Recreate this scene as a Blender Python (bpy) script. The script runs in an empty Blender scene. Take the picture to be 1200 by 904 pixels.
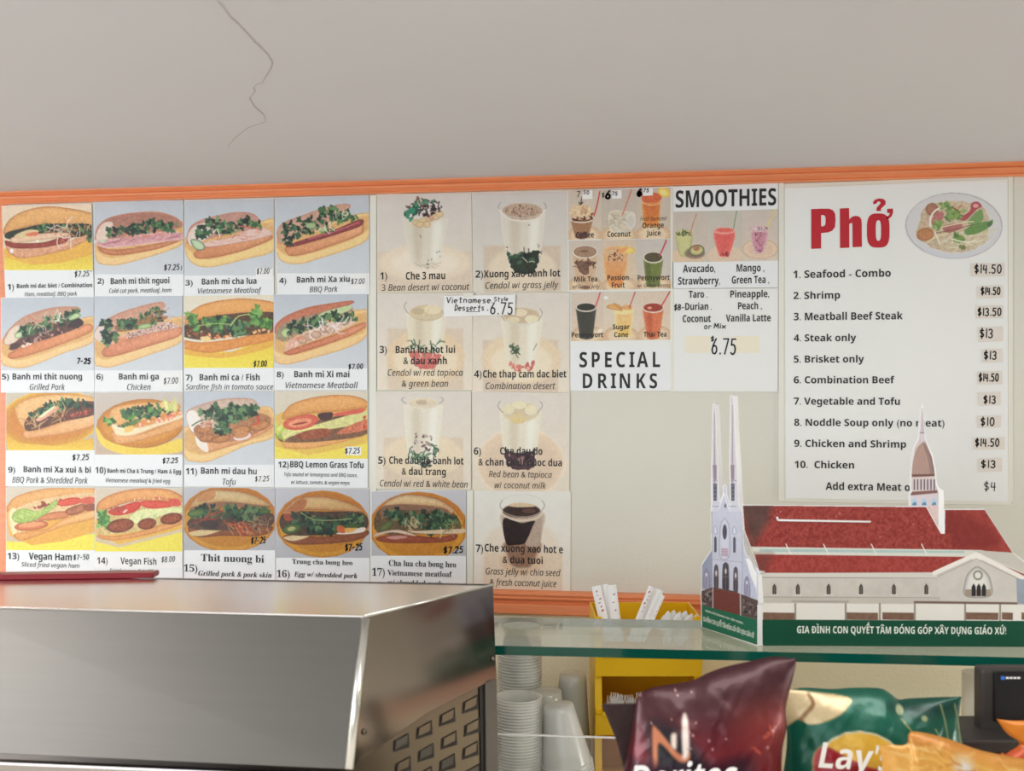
import bpy, bmesh, math, random
import numpy as np
from mathutils import Vector, Matrix

# ------------------------------------------------------------------ camera, world, lights
F_PX = 1300.0                     # focal length in pixels of a 1200 px wide picture
CX, CY = 600.0, 452.0
EYE = Vector((0.0, -2.30, 1.70))
YAW = math.atan(0.158)            # camera turned a little to the left of the wall's normal
FWD = Vector((-math.sin(YAW), math.cos(YAW), 0)); RGT = Vector((math.cos(YAW), math.sin(YAW), 0)); UP = Vector((0, 0, 1))
SC = bpy.context.scene
COL = SC.collection
cd = bpy.data.cameras.new('camera'); cam = bpy.data.objects.new('camera', cd); COL.objects.link(cam)
cd.sensor_width = 36.0; cd.lens = F_PX / 1200.0 * 36.0; cd.clip_start = 0.02; cd.clip_end = 50
cam.location = EYE; cam.rotation_euler = (math.pi / 2, 0, YAW)
cd.dof.use_dof = True; cd.dof.focus_distance = 2.26; cd.dof.aperture_fstop = 5.0
SC.camera = cam
SC.view_settings.view_transform = 'Standard'; SC.view_settings.look = 'None'
SC.view_settings.gamma = 1.0; SC.view_settings.exposure = -0.14; SC.view_settings.use_curve_mapping = False

w = bpy.data.worlds.new('world'); SC.world = w; w.use_nodes = True
w.node_tree.nodes['Background'].inputs[0].default_value = (0.97, 0.98, 1.0, 1)
w.node_tree.nodes['Background'].inputs[1].default_value = 0.36

def area(name, loc, target, sx, sy, power, color):
    l = bpy.data.lights.new(name, 'AREA'); l.shape = 'RECTANGLE'; l.size = sx; l.size_y = sy
    l.energy = power; l.color = color
    o = bpy.data.objects.new(name, l); COL.objects.link(o); o.location = loc
    o.rotation_euler = (Vector(target) - Vector(loc)).to_track_quat('-Z', 'Y').to_euler()
    return o
CEIL_Z = EYE.z + 0.4425
area('window_daylight', (-0.9, -4.62, 1.30), (-0.6, 0, 1.30), 3.2, 1.5, 27, (0.86, 0.94, 1.0))
area('left_fill_light', (-3.1, -2.3, 1.45), (0.0, -0.3, 1.35), 1.5, 1.2, 72, (0.87, 0.94, 1.0))  # daylight-coloured fill added at the left wall to brighten the left cards
area('aisle_fill_light', (3.35, -0.72, 0.93), (0.7, -0.12, 1.04), 0.8, 0.6, 36, (1.0, 0.97, 0.92))  # unseen fill added at the right, brightens wall and cups under the shelf
area('ceiling_fill_light', (-1.9, -2.2, CEIL_Z - 0.03), (-1.9, -2.2, 0), 0.6, 1.2, 26, (1.0, 0.97, 0.94))
area('ceiling_fill_light', (0.5, -1.5, CEIL_Z - 0.03), (0.5, -1.5, 0), 1.4, 0.3, 12, (1.0, 0.97, 0.93))  # added out of view to brighten the lower wall behind the glass

# ------------------------------------------------------------------ helpers
def lin(c):
    c = np.asarray(c, float) / 255.0
    return np.where(c <= 0.04045, c / 12.92, ((c + 0.055) / 1.055) ** 2.4)
GAIN = 1.42
def L4(c, g=GAIN):
    v = np.clip(lin(c) * g, 0, 0.92); return (float(v[0]), float(v[1]), float(v[2]), 1)

def ray(px, py):
    return FWD + RGT * ((px - CX) / F_PX) + UP * ((CY - py) / F_PX)
class Plane:                       # a plane in the room; .at() gives the point of it that the picture shows at (px, py)
    def __init__(s, p, n): s.p = Vector(p); s.n = Vector(n).normalized()
    def at(s, px, py, off=0.0):   # off: metres out of the plane along its normal
        d = ray(px, py); q = s.p + s.n * off
        return EYE + d * ((q - EYE).dot(s.n) / d.dot(s.n))
    def many(s, X, Y, off=0.0):
        X = np.asarray(X, float); Y = np.asarray(Y, float)
        a = (X - CX) / F_PX; b = (CY - Y) / F_PX
        D = np.stack([FWD[k] + RGT[k] * a + UP[k] * b for k in range(3)], -1)
        n = np.array(s.n); q = np.array(s.p + s.n * off); e = np.array(EYE)
        t = ((q - e) @ n) / (D @ n)
        return e + D * t[..., None]
WALL = Plane((0, 0, 0), (0, -1, 0))
def level(z): return Plane((0, 0, z), (0, 0, 1))
def facing(depth): return Plane(EYE + FWD * depth, -FWD)   # upright plane square to the line of sight

def mesh_obj(name, verts, faces, mat, parent=None, smooth=False):
    me = bpy.data.meshes.new(name); me.from_pydata([tuple(v) for v in verts], [], faces); me.update()
    if mat: me.materials.append(mat)
    if smooth: me.polygons.foreach_set('use_smooth', [True] * len(me.polygons))
    o = bpy.data.objects.new(name, me); COL.objects.link(o)
    if parent:
        o.parent = parent; o.matrix_parent_inverse = Matrix.Translation(-parent.location)
    return o
def tag(o, label=None, cat=None, group=None, kind=None):
    for k, v in (('label', label), ('category', cat), ('group', group), ('kind', kind)):
        if v: o[k] = v
    return o
def thing(name, loc, label, cat, group=None):
    o = bpy.data.objects.new(name, None); o.location = loc; o.empty_display_size = 0.05; COL.objects.link(o)
    return tag(o, label, cat, group)

class MB:
    def __init__(s): s.v = []; s.f = []
    def add(s, vs, fs):
        b = len(s.v); s.v += [Vector(v) for v in vs]; s.f += [tuple(i + b for i in f) for f in fs]
    def box(s, x0, x1, y0, y1, z0, z1):
        s.add([(x, y, z) for z in (z0, z1) for y in (y0, y1) for x in (x0, x1)],
              [(0, 2, 3, 1), (4, 5, 7, 6), (0, 1, 5, 4), (2, 6, 7, 3), (0, 4, 6, 2), (1, 3, 7, 5)])
    def slab(s, front, back):     # closed solid between two matching rings
        n = len(front)
        s.add(list(front) + list(back), [tuple(range(n)), tuple(range(2 * n - 1, n - 1, -1))] +
              [(i, i + n, (i + 1) % n + n, (i + 1) % n) for i in range(n)])
    def lathe(s, prof, c=(0, 0, 0), seg=24, cap0=True, cap1=True):
        c = Vector(c); vs = []; fs = []
        for r, z in prof:
            for k in range(seg):
                a = 2 * math.pi * k / seg; vs.append(c + Vector((r * math.cos(a), r * math.sin(a), z)))
        for i in range(len(prof) - 1):
            for k in range(seg):
                k2 = (k + 1) % seg; fs.append((i * seg + k, i * seg + k2, (i + 1) * seg + k2, (i + 1) * seg + k))
        if cap0: fs.append(tuple(range(seg - 1, -1, -1)))
        if cap1: fs.append(tuple((len(prof) - 1) * seg + k for k in range(seg)))
        s.add(vs, fs)
    def tube(s, pts, r, seg=8):
        pts = [Vector(p) for p in pts]; vs = []; fs = []
        for i, p in enumerate(pts):
            d = (pts[min(i + 1, len(pts) - 1)] - pts[max(i - 1, 0)]).normalized()
            u = d.cross(Vector((0.3, 0.2, 1))).normalized(); v = d.cross(u)
            for k in range(seg):
                a = 2 * math.pi * k / seg; vs.append(p + u * (r * math.cos(a)) + v * (r * math.sin(a)))
        for i in range(len(pts) - 1):
            for k in range(seg):
                k2 = (k + 1) % seg; fs.append((i * seg + k, i * seg + k2, (i + 1) * seg + k2, (i + 1) * seg + k))
        fs += [tuple(range(seg - 1, -1, -1)), tuple((len(pts) - 1) * seg + k for k in range(seg))]
        s.add(vs, fs)
    def obj(s, name, mat, parent=None, smooth=False, bevel=0, seg=2):
        o = mesh_obj(name, s.v, s.f, mat, parent, smooth)
        bm = bmesh.new(); bm.from_mesh(o.data); bmesh.ops.recalc_face_normals(bm, faces=bm.faces)
        bm.to_mesh(o.data); bm.free()
        if bevel:
            m = o.modifiers.new('bevel', 'BEVEL'); m.width = bevel; m.segments = seg; m.limit_method = 'ANGLE'; m.angle_limit = 0.6
        return o

def mat(name, col, rough=0.5, metal=0.0, spec=0.5, noise=None, bump=None, g=None, coat=0, stretch=(1, 1, 1)):
    m = bpy.data.materials.new(name); m.use_nodes = True; nt = m.node_tree; b = nt.nodes['Principled BSDF']
    c = L4(col, g if g else GAIN)
    b.inputs['Base Color'].default_value = c; b.inputs['Roughness'].default_value = rough
    b.inputs['Metallic'].default_value = metal; b.inputs['Specular IOR Level'].default_value = spec
    b.inputs['Coat Weight'].default_value = coat
    tc = nt.nodes.new('ShaderNodeTexCoord'); mp = nt.nodes.new('ShaderNodeMapping')
    mp.inputs['Scale'].default_value = stretch; nt.links.new(tc.outputs['Object'], mp.inputs[0])
    if noise:
        sc, amt = noise
        n = nt.nodes.new('ShaderNodeTexNoise'); n.inputs['Scale'].default_value = sc; n.inputs['Detail'].default_value = 6
        nt.links.new(mp.outputs[0], n.inputs['Vector'])
        mx = nt.nodes.new('ShaderNodeMix'); mx.data_type = 'RGBA'
        mx.inputs[6].default_value = tuple(max(0, k * (1 - amt)) for k in c[:3]) + (1,)
        mx.inputs[7].default_value = tuple(min(1, k * (1 + amt)) for k in c[:3]) + (1,)
        nt.links.new(n.outputs[0], mx.inputs[0]); nt.links.new(mx.outputs[2], b.inputs['Base Color'])
    if bump:
        sc, st = bump
        n = nt.nodes.new('ShaderNodeTexNoise'); n.inputs['Scale'].default_value = sc; n.inputs['Detail'].default_value = 4
        nt.links.new(mp.outputs[0], n.inputs['Vector'])
        bu = nt.nodes.new('ShaderNodeBump'); bu.inputs['Strength'].default_value = st; bu.inputs['Distance'].default_value = 0.002
        nt.links.new(n.outputs[0], bu.inputs['Height']); nt.links.new(bu.outputs[0], b.inputs['Normal'])
    return m
def print_mat(name, rough=0.45, spec=0.4, coat=0.0, metal=0.0, bump=None):
    m = mat(name, (200, 200, 200), rough, metal, spec, coat=coat, bump=bump)
    a = m.node_tree.nodes.new('ShaderNodeAttribute'); a.attribute_name = 'print'
    m.node_tree.links.new(a.outputs['Color'], m.node_tree.nodes['Principled BSDF'].inputs['Base Color'])
    return m

M = {}
M['wall'] = mat('wall paint', (191, 189, 179), 0.6, noise=(3, 0.03), bump=(160, 0.25))
M['lower'] = mat('lower wall cream paint', (214, 204, 178), 0.6, noise=(8, 0.04), bump=(140, 0.5))
M['ceiling'] = mat('ceiling paint', (182, 181, 184), 0.75, noise=(2, 0.04), bump=(90, 0.12))
M['floor'] = mat('floor tile', (150, 144, 138), 0.5, noise=(6, 0.1))
M['wood'] = mat('orange stained wood', (206, 122, 80), 0.38, noise=(9, 0.22), bump=(40, 0.2), stretch=(1, 12, 12))
M['rail'] = mat('clear white plastic strip', (200, 199, 190), 0.3, noise=(10, 0.04))
M['card'] = mat('card stock', (206, 208, 214), 0.5, noise=(14, 0.02))
M['cream_card'] = mat('cream card stock', (214, 204, 186), 0.5, noise=(10, 0.03))
M['sheet'] = mat('laminated white sheet', (206, 207, 206), 0.42, noise=(6, 0.02))
M['sticker'] = mat('paper price sticker', (214, 214, 222), 0.6)
M['sticker2'] = mat('beige paper price sticker', (198, 191, 184), 0.6)
M['ink'] = mat('black print', (32, 30, 32), 0.5, g=1.0)
M['pen'] = mat('black marker ink', (38, 36, 40), 0.5, g=1.0)
M['red_ink'] = mat('red print', (178, 22, 40), 0.5, g=1.2)
M['white_ink'] = mat('white print', (205, 215, 200), 0.5)
M['print'] = print_mat('printed picture')
M['wprint'] = print_mat('printed foam board', 0.5)
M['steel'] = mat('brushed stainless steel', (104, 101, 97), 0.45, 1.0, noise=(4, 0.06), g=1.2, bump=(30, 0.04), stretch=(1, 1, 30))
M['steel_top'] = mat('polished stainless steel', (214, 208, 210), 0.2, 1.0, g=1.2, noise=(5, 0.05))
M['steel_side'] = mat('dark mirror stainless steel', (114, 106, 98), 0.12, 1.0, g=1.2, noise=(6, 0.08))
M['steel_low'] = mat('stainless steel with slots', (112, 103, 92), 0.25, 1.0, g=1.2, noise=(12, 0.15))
M['steel_highlight'] = mat('steel edge with painted highlight', (232, 228, 214), 0.28, 1.0, g=1.3)  # pale colour paints the light caught along the hood's rounded edges
M['dark'] = mat('dark slot', (42, 37, 33), 0.5, g=1)
M['red'] = mat('dark red lacquer', (135, 20, 34), 0.3, g=1.1, noise=(14, 0.1))
M['edge'] = mat('green glass edge', (8, 82, 70), 0.12, g=1.0, noise=(6, 0.25), coat=0.5, stretch=(1, 1, 40))
M['yellow'] = mat('yellow bin plastic', (226, 178, 8), 0.35, noise=(8, 0.06), g=1.2)
M['foam'] = mat('white foam board', (226, 224, 222), 0.6)
M['paper'] = mat('white paper sleeve', (222, 216, 226), 0.6)
M['pinkprint'] = mat('red sleeve print', (190, 60, 80), 0.6, g=1)
M['spoon'] = mat('white spoon plastic', (226, 224, 216), 0.3)
M['black'] = mat('black plastic', (24, 24, 28), 0.32, g=1)
M['blackmat'] = mat('dark bezel plastic', (60, 56, 54), 0.5, g=1)
M['blue'] = mat('blue mark', (60, 120, 220), 0.4, g=1)
M['granite'] = mat('worktop laminate', (206, 200, 188), 0.4, noise=(40, 0.06))
M['foil_r'] = print_mat('maroon foil bag', 0.34, 0.4, 0.1, 0.3, bump=(30, 0.4))
M['foil_g'] = print_mat('green foil bag', 0.28, 0.5, 0.15, 0.2, bump=(30, 0.4))
M['foil_o'] = print_mat('orange foil bag', 0.32, 0.5, 0.1, 0.15, bump=(40, 0.6))

def thin_clear(name, tint, body, alpha, rough=0.05, glow=0.0, haze=0.0):    # sheet glass / thin plastic: see-through film with a real mirror sheen
    m = bpy.data.materials.new(name); m.use_nodes = True; nt = m.node_tree; nt.nodes.clear()
    out = nt.nodes.new('ShaderNodeOutputMaterial'); t = nt.nodes.new('ShaderNodeBsdfTransparent'); t.inputs[0].default_value = tint
    d = nt.nodes.new('ShaderNodeBsdfPrincipled'); d.inputs['Base Color'].default_value = body; d.inputs['Roughness'].default_value = 0.3
    m1 = nt.nodes.new('ShaderNodeMixShader'); m1.inputs[0].default_value = alpha
    if glow:
        tl = nt.nodes.new('ShaderNodeBsdfTranslucent'); tl.inputs[0].default_value = body; m0 = nt.nodes.new('ShaderNodeMixShader'); m0.inputs[0].default_value = glow
        nt.links.new(d.outputs[0], m0.inputs[1]); nt.links.new(tl.outputs[0], m0.inputs[2]); d = m0
    g = nt.nodes.new('ShaderNodeBsdfGlossy'); g.inputs['Roughness'].default_value = rough
    lw = nt.nodes.new('ShaderNodeLayerWeight'); lw.inputs[0].default_value = 0.5
    p5 = nt.nodes.new('ShaderNodeMath'); p5.operation = 'POWER'; p5.inputs[1].default_value = 5.0; nt.links.new(lw.outputs['Facing'], p5.inputs[0])
    fr = nt.nodes.new('ShaderNodeMath'); fr.operation = 'MULTIPLY_ADD'; fr.inputs[1].default_value = 0.45 if glow else 0.96; fr.inputs[2].default_value = 0.04; nt.links.new(p5.outputs[0], fr.inputs[0])
    m2 = nt.nodes.new('ShaderNodeMixShader')
    nt.links.new(t.outputs[0], m1.inputs[1]); nt.links.new(d.outputs[0], m1.inputs[2])
    if haze:                                       # pale colour mixed in towards grazing angles, standing in for the milky reflection
        p3 = nt.nodes.new('ShaderNodeMath'); p3.operation = 'POWER'; p3.inputs[1].default_value = 4.0; nt.links.new(lw.outputs['Facing'], p3.inputs[0])
        al = nt.nodes.new('ShaderNodeMath'); al.operation = 'MULTIPLY_ADD'; al.inputs[1].default_value = haze; al.inputs[2].default_value = alpha
        nt.links.new(p3.outputs[0], al.inputs[0]); nt.links.new(al.outputs[0], m1.inputs[0])
    nt.links.new(fr.outputs[0], m2.inputs[0]); nt.links.new(m1.outputs[0], m2.inputs[1]); nt.links.new(g.outputs[0], m2.inputs[2])
    nt.links.new(m2.outputs[0], out.inputs[0]); return m
M['glass'] = thin_clear('shelf glass', (0.93, 0.98, 0.95, 1), (0.78, 0.86, 0.76, 1), 0.02, 0.03)
M['glass_top'] = thin_clear('hazed shelf glass top', (0.93, 0.98, 0.95, 1), (0.84, 0.92, 0.82, 1), 0.05, 0.04, haze=0.85)
M['pane'] = thin_clear('clear pane', (0.97, 0.98, 0.97, 1), (0.8, 0.8, 0.8, 1), 0.02, 0.02)
M['cup'] = thin_clear('translucent cup plastic', (0.97, 0.97, 0.96, 1), (1.0, 0.99, 0.96, 1), 0.78, 0.2, 0.4)
M['clearcup'] = thin_clear('clear cup plastic', (0.97, 0.97, 0.96, 1), (1.0, 0.98, 0.92, 1), 0.42, 0.1, 0.4)

# ------------------------------------------------------------------ lettering
# letters are taken from the upright, bold, italic and serif alphabets of the built-in type
STYLE = {'b': (0x1D5D4, 0x1D5EE, 0x1D7EC), 'i': (0x1D608, 0x1D622, 0x1D7E2), 'r': (0x1D5A0, 0x1D5BA, 0x1D7E2), 's': (0x1D400, 0x1D41A, 0x1D7CE)}
SHEARED = {'t': 's', 'z': 'b'}
def styled(s, k):
    up, lo, dg = STYLE[k]
    return ''.join(chr(up + ord(c) - 65) if 'A' <= c <= 'Z' else chr(lo + ord(c) - 97) if 'a' <= c <= 'z' else chr(dg + ord(c) - 48) if '0' <= c <= '9' else c for c in s)
ATLAS = {}
_D = "0123456789"
USED = {'b': _D + "()&/.,-!' ABCDEFGHIJKLMNOPQRSTUVXY" + "abcdefghijklmnopqrstuvwxyz", 'i': "()&/.,3BCDFGHJMPQRSTVabcdefghijklmnopqrstuvwxyz",
        's': "()/& 1567BCEGTVabcdefghiklmnoprstuw"}
def _atlas(k):
    """every glyph of one alphabet, made in one go: one line per character, an H after it to measure its advance"""
    chars = sorted(set(USED[k]) | {' ', 'H'}); H = 'H'
    c = bpy.data.curves.new('t', 'FONT'); c.body = '\n'.join(['   ' + H] + [styled(ch, k) + '   ' + H for ch in chars])
    c.resolution_u = 5; c.space_line = 4.0
    o = bpy.data.objects.new('t', c); m = bpy.data.meshes.new_from_object(o)
    v = np.array([(q.co.x, q.co.y) for q in m.vertices]); polys = [tuple(p.vertices) for p in m.polygons]
    bpy.data.objects.remove(o); bpy.data.meshes.remove(m); bpy.data.curves.remove(c)
    line = np.round(-(v[:, 1] - .3) / 4.0).astype(int); f_line = {}
    for p in polys: f_line.setdefault(line[p[0]], []).append(p)
    hv = np.where(line == 0)[0]; base3 = v[hv, 0].min(); out = {}; hw = np.ptp(v[hv, 0])
    for i, ch in enumerate(chars):
        idx = np.where(line == i + 1)[0]; hx = v[idx, 0].max() - hw; g = idx[v[idx, 0] < hx - .12]; mp = {int(q): n for n, q in enumerate(g)}
        fs = [tuple(mp[q] for q in p) for p in f_line.get(i + 1, []) if all(q in mp for q in p)]
        out[ch] = (np.stack([v[g, 0], v[g, 1] + 4.0 * (i + 1)], -1) if len(g) else np.zeros((0, 2)), fs, hx - base3)
    ATLAS[k] = out
del STYLE['r']
for _k in STYLE: _atlas(_k)
def raw_text(s, k, spacing=1.0):
    V = []; F = []; n = 0; x = 0.0
    for ch in s:
        g, f, adv = ATLAS[k][ch]
        V.append(g + (x, 0)); F += [tuple(i + n for i in q) for q in f]; n += len(g); x += adv * spacing
    return np.concatenate(V).reshape(-1, 2), F
for _k, _s in SHEARED.items(): ATLAS[_k] = {c: (np.stack([g[:, 0] + g[:, 1] * .22, g[:, 1]], -1), f, a) for c, (g, f, a) in ATLAS[_s].items()}
CAPS = {k: ATLAS[k]['H'][0][:, 1].max() for k in ATLAS}
def text_mesh(s, x0, x1, base, cap, style='', tilt=None, spacing=1.0):
    """flat glyph outlines fitted between x0 and x1 (picture pixels), cap height cap"""
    k = style[0] if style and style[0] in ATLAS else 'b'
    v, f = raw_text(s, k, spacing)
    lo, hi = v[:, 0].min(), v[:, 0].max()
    X = x0 + (v[:, 0] - lo) / (hi - lo) * (x1 - x0); Y = base - v[:, 1] / CAPS[k] * cap
    k = 0.00012 * (base - CY) if tilt is None else tilt
    Y = Y + k * (X - (x0 + x1) / 2)
    return X, Y, f
# pen strokes (0..1 wide, 0..1 tall)
def arc(cx, cy, rx, ry, a0, a1, n=10):
    return [(cx + rx * math.cos(math.radians(a0 + (a1 - a0) * i / n)), cy + ry * math.sin(math.radians(a0 + (a1 - a0) * i / n))) for i in range(n + 1)]
PEN = {
 '0': [arc(.5, .5, .38, .5, 90, 450, 16)], '1': [[(.5, 1), (.5, 0)]], '2': [arc(.5, .72, .35, .28, 160, -30) + [(.1, 0), (.9, 0)]],
 '3': [arc(.45, .75, .35, .25, 150, -90, 8) + arc(.45, .25, .4, .25, 90, -150, 8)], '4': [[(.2, 1), (.1, .45), (.85, .45)], [(.7, .95), (.7, 0)]],
 '5': [[(.85, 1), (.25, 1), (.2, .6)] + arc(.45, .32, .38, .32, 110, -140, 10)], '6': [[(.7, 1), (.3, .6)] + arc(.5, .27, .36, .27, 150, 510, 14)],
 '7': [[(.1, 1), (.9, 1), (.4, 0)]], '8': [arc(.5, .75, .3, .25, -90, 270, 12), arc(.5, .25, .38, .25, 90, 450, 12)],
 '9': [arc(.5, .72, .35, .27, 0, 360, 12) + [(.8, .3), (.6, 0)]], '$': [arc(.5, .7, .35, .2, 30, 270, 8) + arc(.5, .3, .35, .2, 90, -150, 8), [(.5, 1.1), (.5, -.1)]],
 '.': [[(.45, .0), (.55, .06)]], '-': [[(.15, .45), (.75, .45)]], ' ': [], "'": [[(.5, 1), (.5, .75)]],
 'V': [[(0, 1), (.45, 0), (1, 1)]], 'i': [[(.5, .6), (.5, 0)], [(.5, .85), (.55, .9)]], 'e': [[(.1, .3), (.85, .35)] + arc(.5, .3, .38, .3, 10, 310, 10)],
 't': [[(.5, 1), (.5, 0), (.7, 0)], [(.15, .65), (.85, .65)]], 'n': [[(.15, .6), (.15, 0)], arc(.5, .35, .33, .25, 180, 0, 8) + [(.83, 0)]],
 'a': [arc(.5, .3, .35, .3, 20, 380, 12), [(.85, .6), (.85, 0)]], 'm': [[(.05, .6), (.05, 0)], arc(.28, .4, .22, .2, 180, 0, 6) + [(.5, 0)], arc(.72, .4, .22, .2, 180, 0, 6) + [(.95, 0)]],
 's': [arc(.5, .45, .3, .15, 40, 270, 8) + arc(.5, .15, .3, .15, 90, -140, 8)], 'S': [arc(.5, .75, .35, .25, 30, 270, 8) + arc(.5, .25, .35, .25, 90, -150, 8)],
 'y': [[(.1, .6), (.5, .05)], [(.9, .6), (.3, -.35)]], 'l': [[(.5, 1), (.5, 0)]], 'D': [[(.15, 1), (.15, 0)] + arc(.15, .5, .75, .5, -90, 90, 12)],
 'r': [[(.2, .6), (.2, 0)], arc(.55, .3, .35, .28, 170, 50, 6)], 'o': [arc(.5, .3, .36, .3, 90, 450, 12)], 'M': [[(0, 0), (.1, 1), (.5, .3), (.9, 1), (1, 0)]],
 'x': [[(.1, .6), (.9, 0)], [(.9, .6), (.1, 0)]], '/': [[(.2, 0), (.8, 1)]], 'v': [[(.1, .5), (.5, 0), (.9, .5)]], 'I': [[(.5, 1), (.5, 0)]],
}
NARROW = {'.': .45, '1': .5, 'i': .5, 'l': .45, ' ': .5, "'": .4, 'I': .5}
def pen_mesh(s, x0, x1, base, h, wt, slant=0.12, seed=1):
    rnd = random.Random(seed + len(s)); tot = sum(NARROW.get(ch, 1.0) * 1.22 for ch in s)
    u = (x1 - x0) / tot; cur = x0; X = []; Y = []; f = []
    for ch in s:
        wd = NARROW.get(ch, 1.0); jy = rnd.uniform(-.06, .06) * h
        for st in PEN.get(ch, []):
            P = [(cur + p[0] * u * wd + slant * p[1] * h, base - p[1] * h + jy) for p in st]
            for i in range(len(P) - 1):
                (ax, ay), (bx, by) = P[i], P[i + 1]; d = math.hypot(bx - ax, by - ay) or 1e-6
                nx, ny = -(by - ay) / d * wt / 2, (bx - ax) / d * wt / 2; ex, ey = (bx - ax) / d * wt * .3, (by - ay) / d * wt * .3
                b = len(X)
                X += [ax - ex + nx, bx + ex + nx, bx + ex - nx, ax - ex - nx]; Y += [ay - ey + ny, by + ey + ny, by + ey - ny, ay - ey - ny]
                f.append((b, b + 1, b + 2, b + 3))
        cur += wd * 1.22 * u
    return np.array(X), np.array(Y), f
class Letters:                     # collects lettering in picture pixels, laid on a plane of the room
    def __init__(s, plane, off, z=(0, 0, 1.0)): s.pl = plane; s.off = off; s.z = z; s.V = []; s.F = []; s.n = 0
    def put(s, X, Y, f, d=0.0):
        ox, oy, _ = s.z; s.V.append(s.pl.many(X, Y, s.off + d)); s.F += [tuple(i + s.n for i in q) for q in f]; s.n += len(X)
    def px(s, x): return s.z[0] + x / s.z[2]
    def py(s, y): return s.z[1] + y / s.z[2]
    def t(s, txt, x0, x1, base, cap, style='', tilt=None, spacing=1.0):
        s.put(*text_mesh(txt, s.px(x0), s.px(x1), s.py(base), cap / s.z[2], style, tilt, spacing))
    def pen(s, txt, x0, x1, base, h, wt=3.0, slant=.12):
        s.put(*pen_mesh(txt, s.px(x0), s.px(x1), s.py(base), h / s.z[2], wt / s.z[2], slant))
    def obj(s, name, m, parent):
        if not s.V: return None
        v = np.concatenate(s.V); n = s.pl.n
        o = mesh_obj(name, [tuple(p) for p in v], s.F, m, parent)
        return o

# ------------------------------------------------------------------ printed pictures: an inked sheet, one colour per point
def _hash(ix, iy, seed):
    h = (ix.astype(np.int64) * 374761393 + iy.astype(np.int64) * 668265263 + seed * 1274126177) & 0x7fffffff
    h = ((h ^ (h >> 13)) * 1274126177) & 0x7fffffff
    return ((h ^ (h >> 16)) & 0xffff) / 65535.0
def vnoise(X, Y, sc, seed=0):
    x = X / sc; y = Y / sc; ix = np.floor(x); iy = np.floor(y); fx = x - ix; fy = y - iy
    fx = fx * fx * (3 - 2 * fx); fy = fy * fy * (3 - 2 * fy)
    a = _hash(ix, iy, seed); b = _hash(ix + 1, iy, seed); c = _hash(ix, iy + 1, seed); d = _hash(ix + 1, iy + 1, seed)
    return (a * (1 - fx) + b * fx) * (1 - fy) + (c * (1 - fx) + d * fx) * fy
def fbm(X, Y, sc, seed=0):
    return (vnoise(X, Y, sc, seed) * .5 + vnoise(X, Y, sc / 2.1, seed + 7) * .3 + vnoise(X, Y, sc / 4.3, seed + 13) * .2)
def smooth_ring(pts, closed=True, k=5):
    P = [np.array(p, float) for p in pts]; n = len(P); out = []
    rng = range(n if closed else n - 1)
    for i in rng:
        p0, p1, p2, p3 = (P[(i - 1) % n], P[i], P[(i + 1) % n], P[(i + 2) % n]) if closed else (P[max(i - 1, 0)], P[i], P[i + 1], P[min(i + 2, n - 1)])
        for j in range(k):
            t = j / k
            out.append(.5 * ((2 * p1) + (-p0 + p2) * t + (2 * p0 - 5 * p1 + 4 * p2 - p3) * t * t + (-p0 + 3 * p1 - 3 * p2 + p3) * t ** 3))
    if not closed: out.append(P[-1])
    return np.array(out)
def sdist(X, Y, R):                # signed distance to ring R, positive inside
    d = np.full(X.shape, 1e18); ins = np.zeros(X.shape, bool); n = len(R)
    for i in range(n):
        ax, ay = R[i]; bx, by = R[(i + 1) % n]; ex, ey = bx - ax, by - ay; q = ex * ex + ey * ey + 1e-12
        t = np.clip(((X - ax) * ex + (Y - ay) * ey) / q, 0, 1)
        d = np.minimum(d, (X - ax - t * ex) ** 2 + (Y - ay - t * ey) ** 2)
        if ay != by:
            ins ^= ((ay > Y) != (by > Y)) & (X < ex * (Y - ay) / (by - ay) + ax)
    d = np.sqrt(d); return np.where(ins, d, -d)
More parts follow.
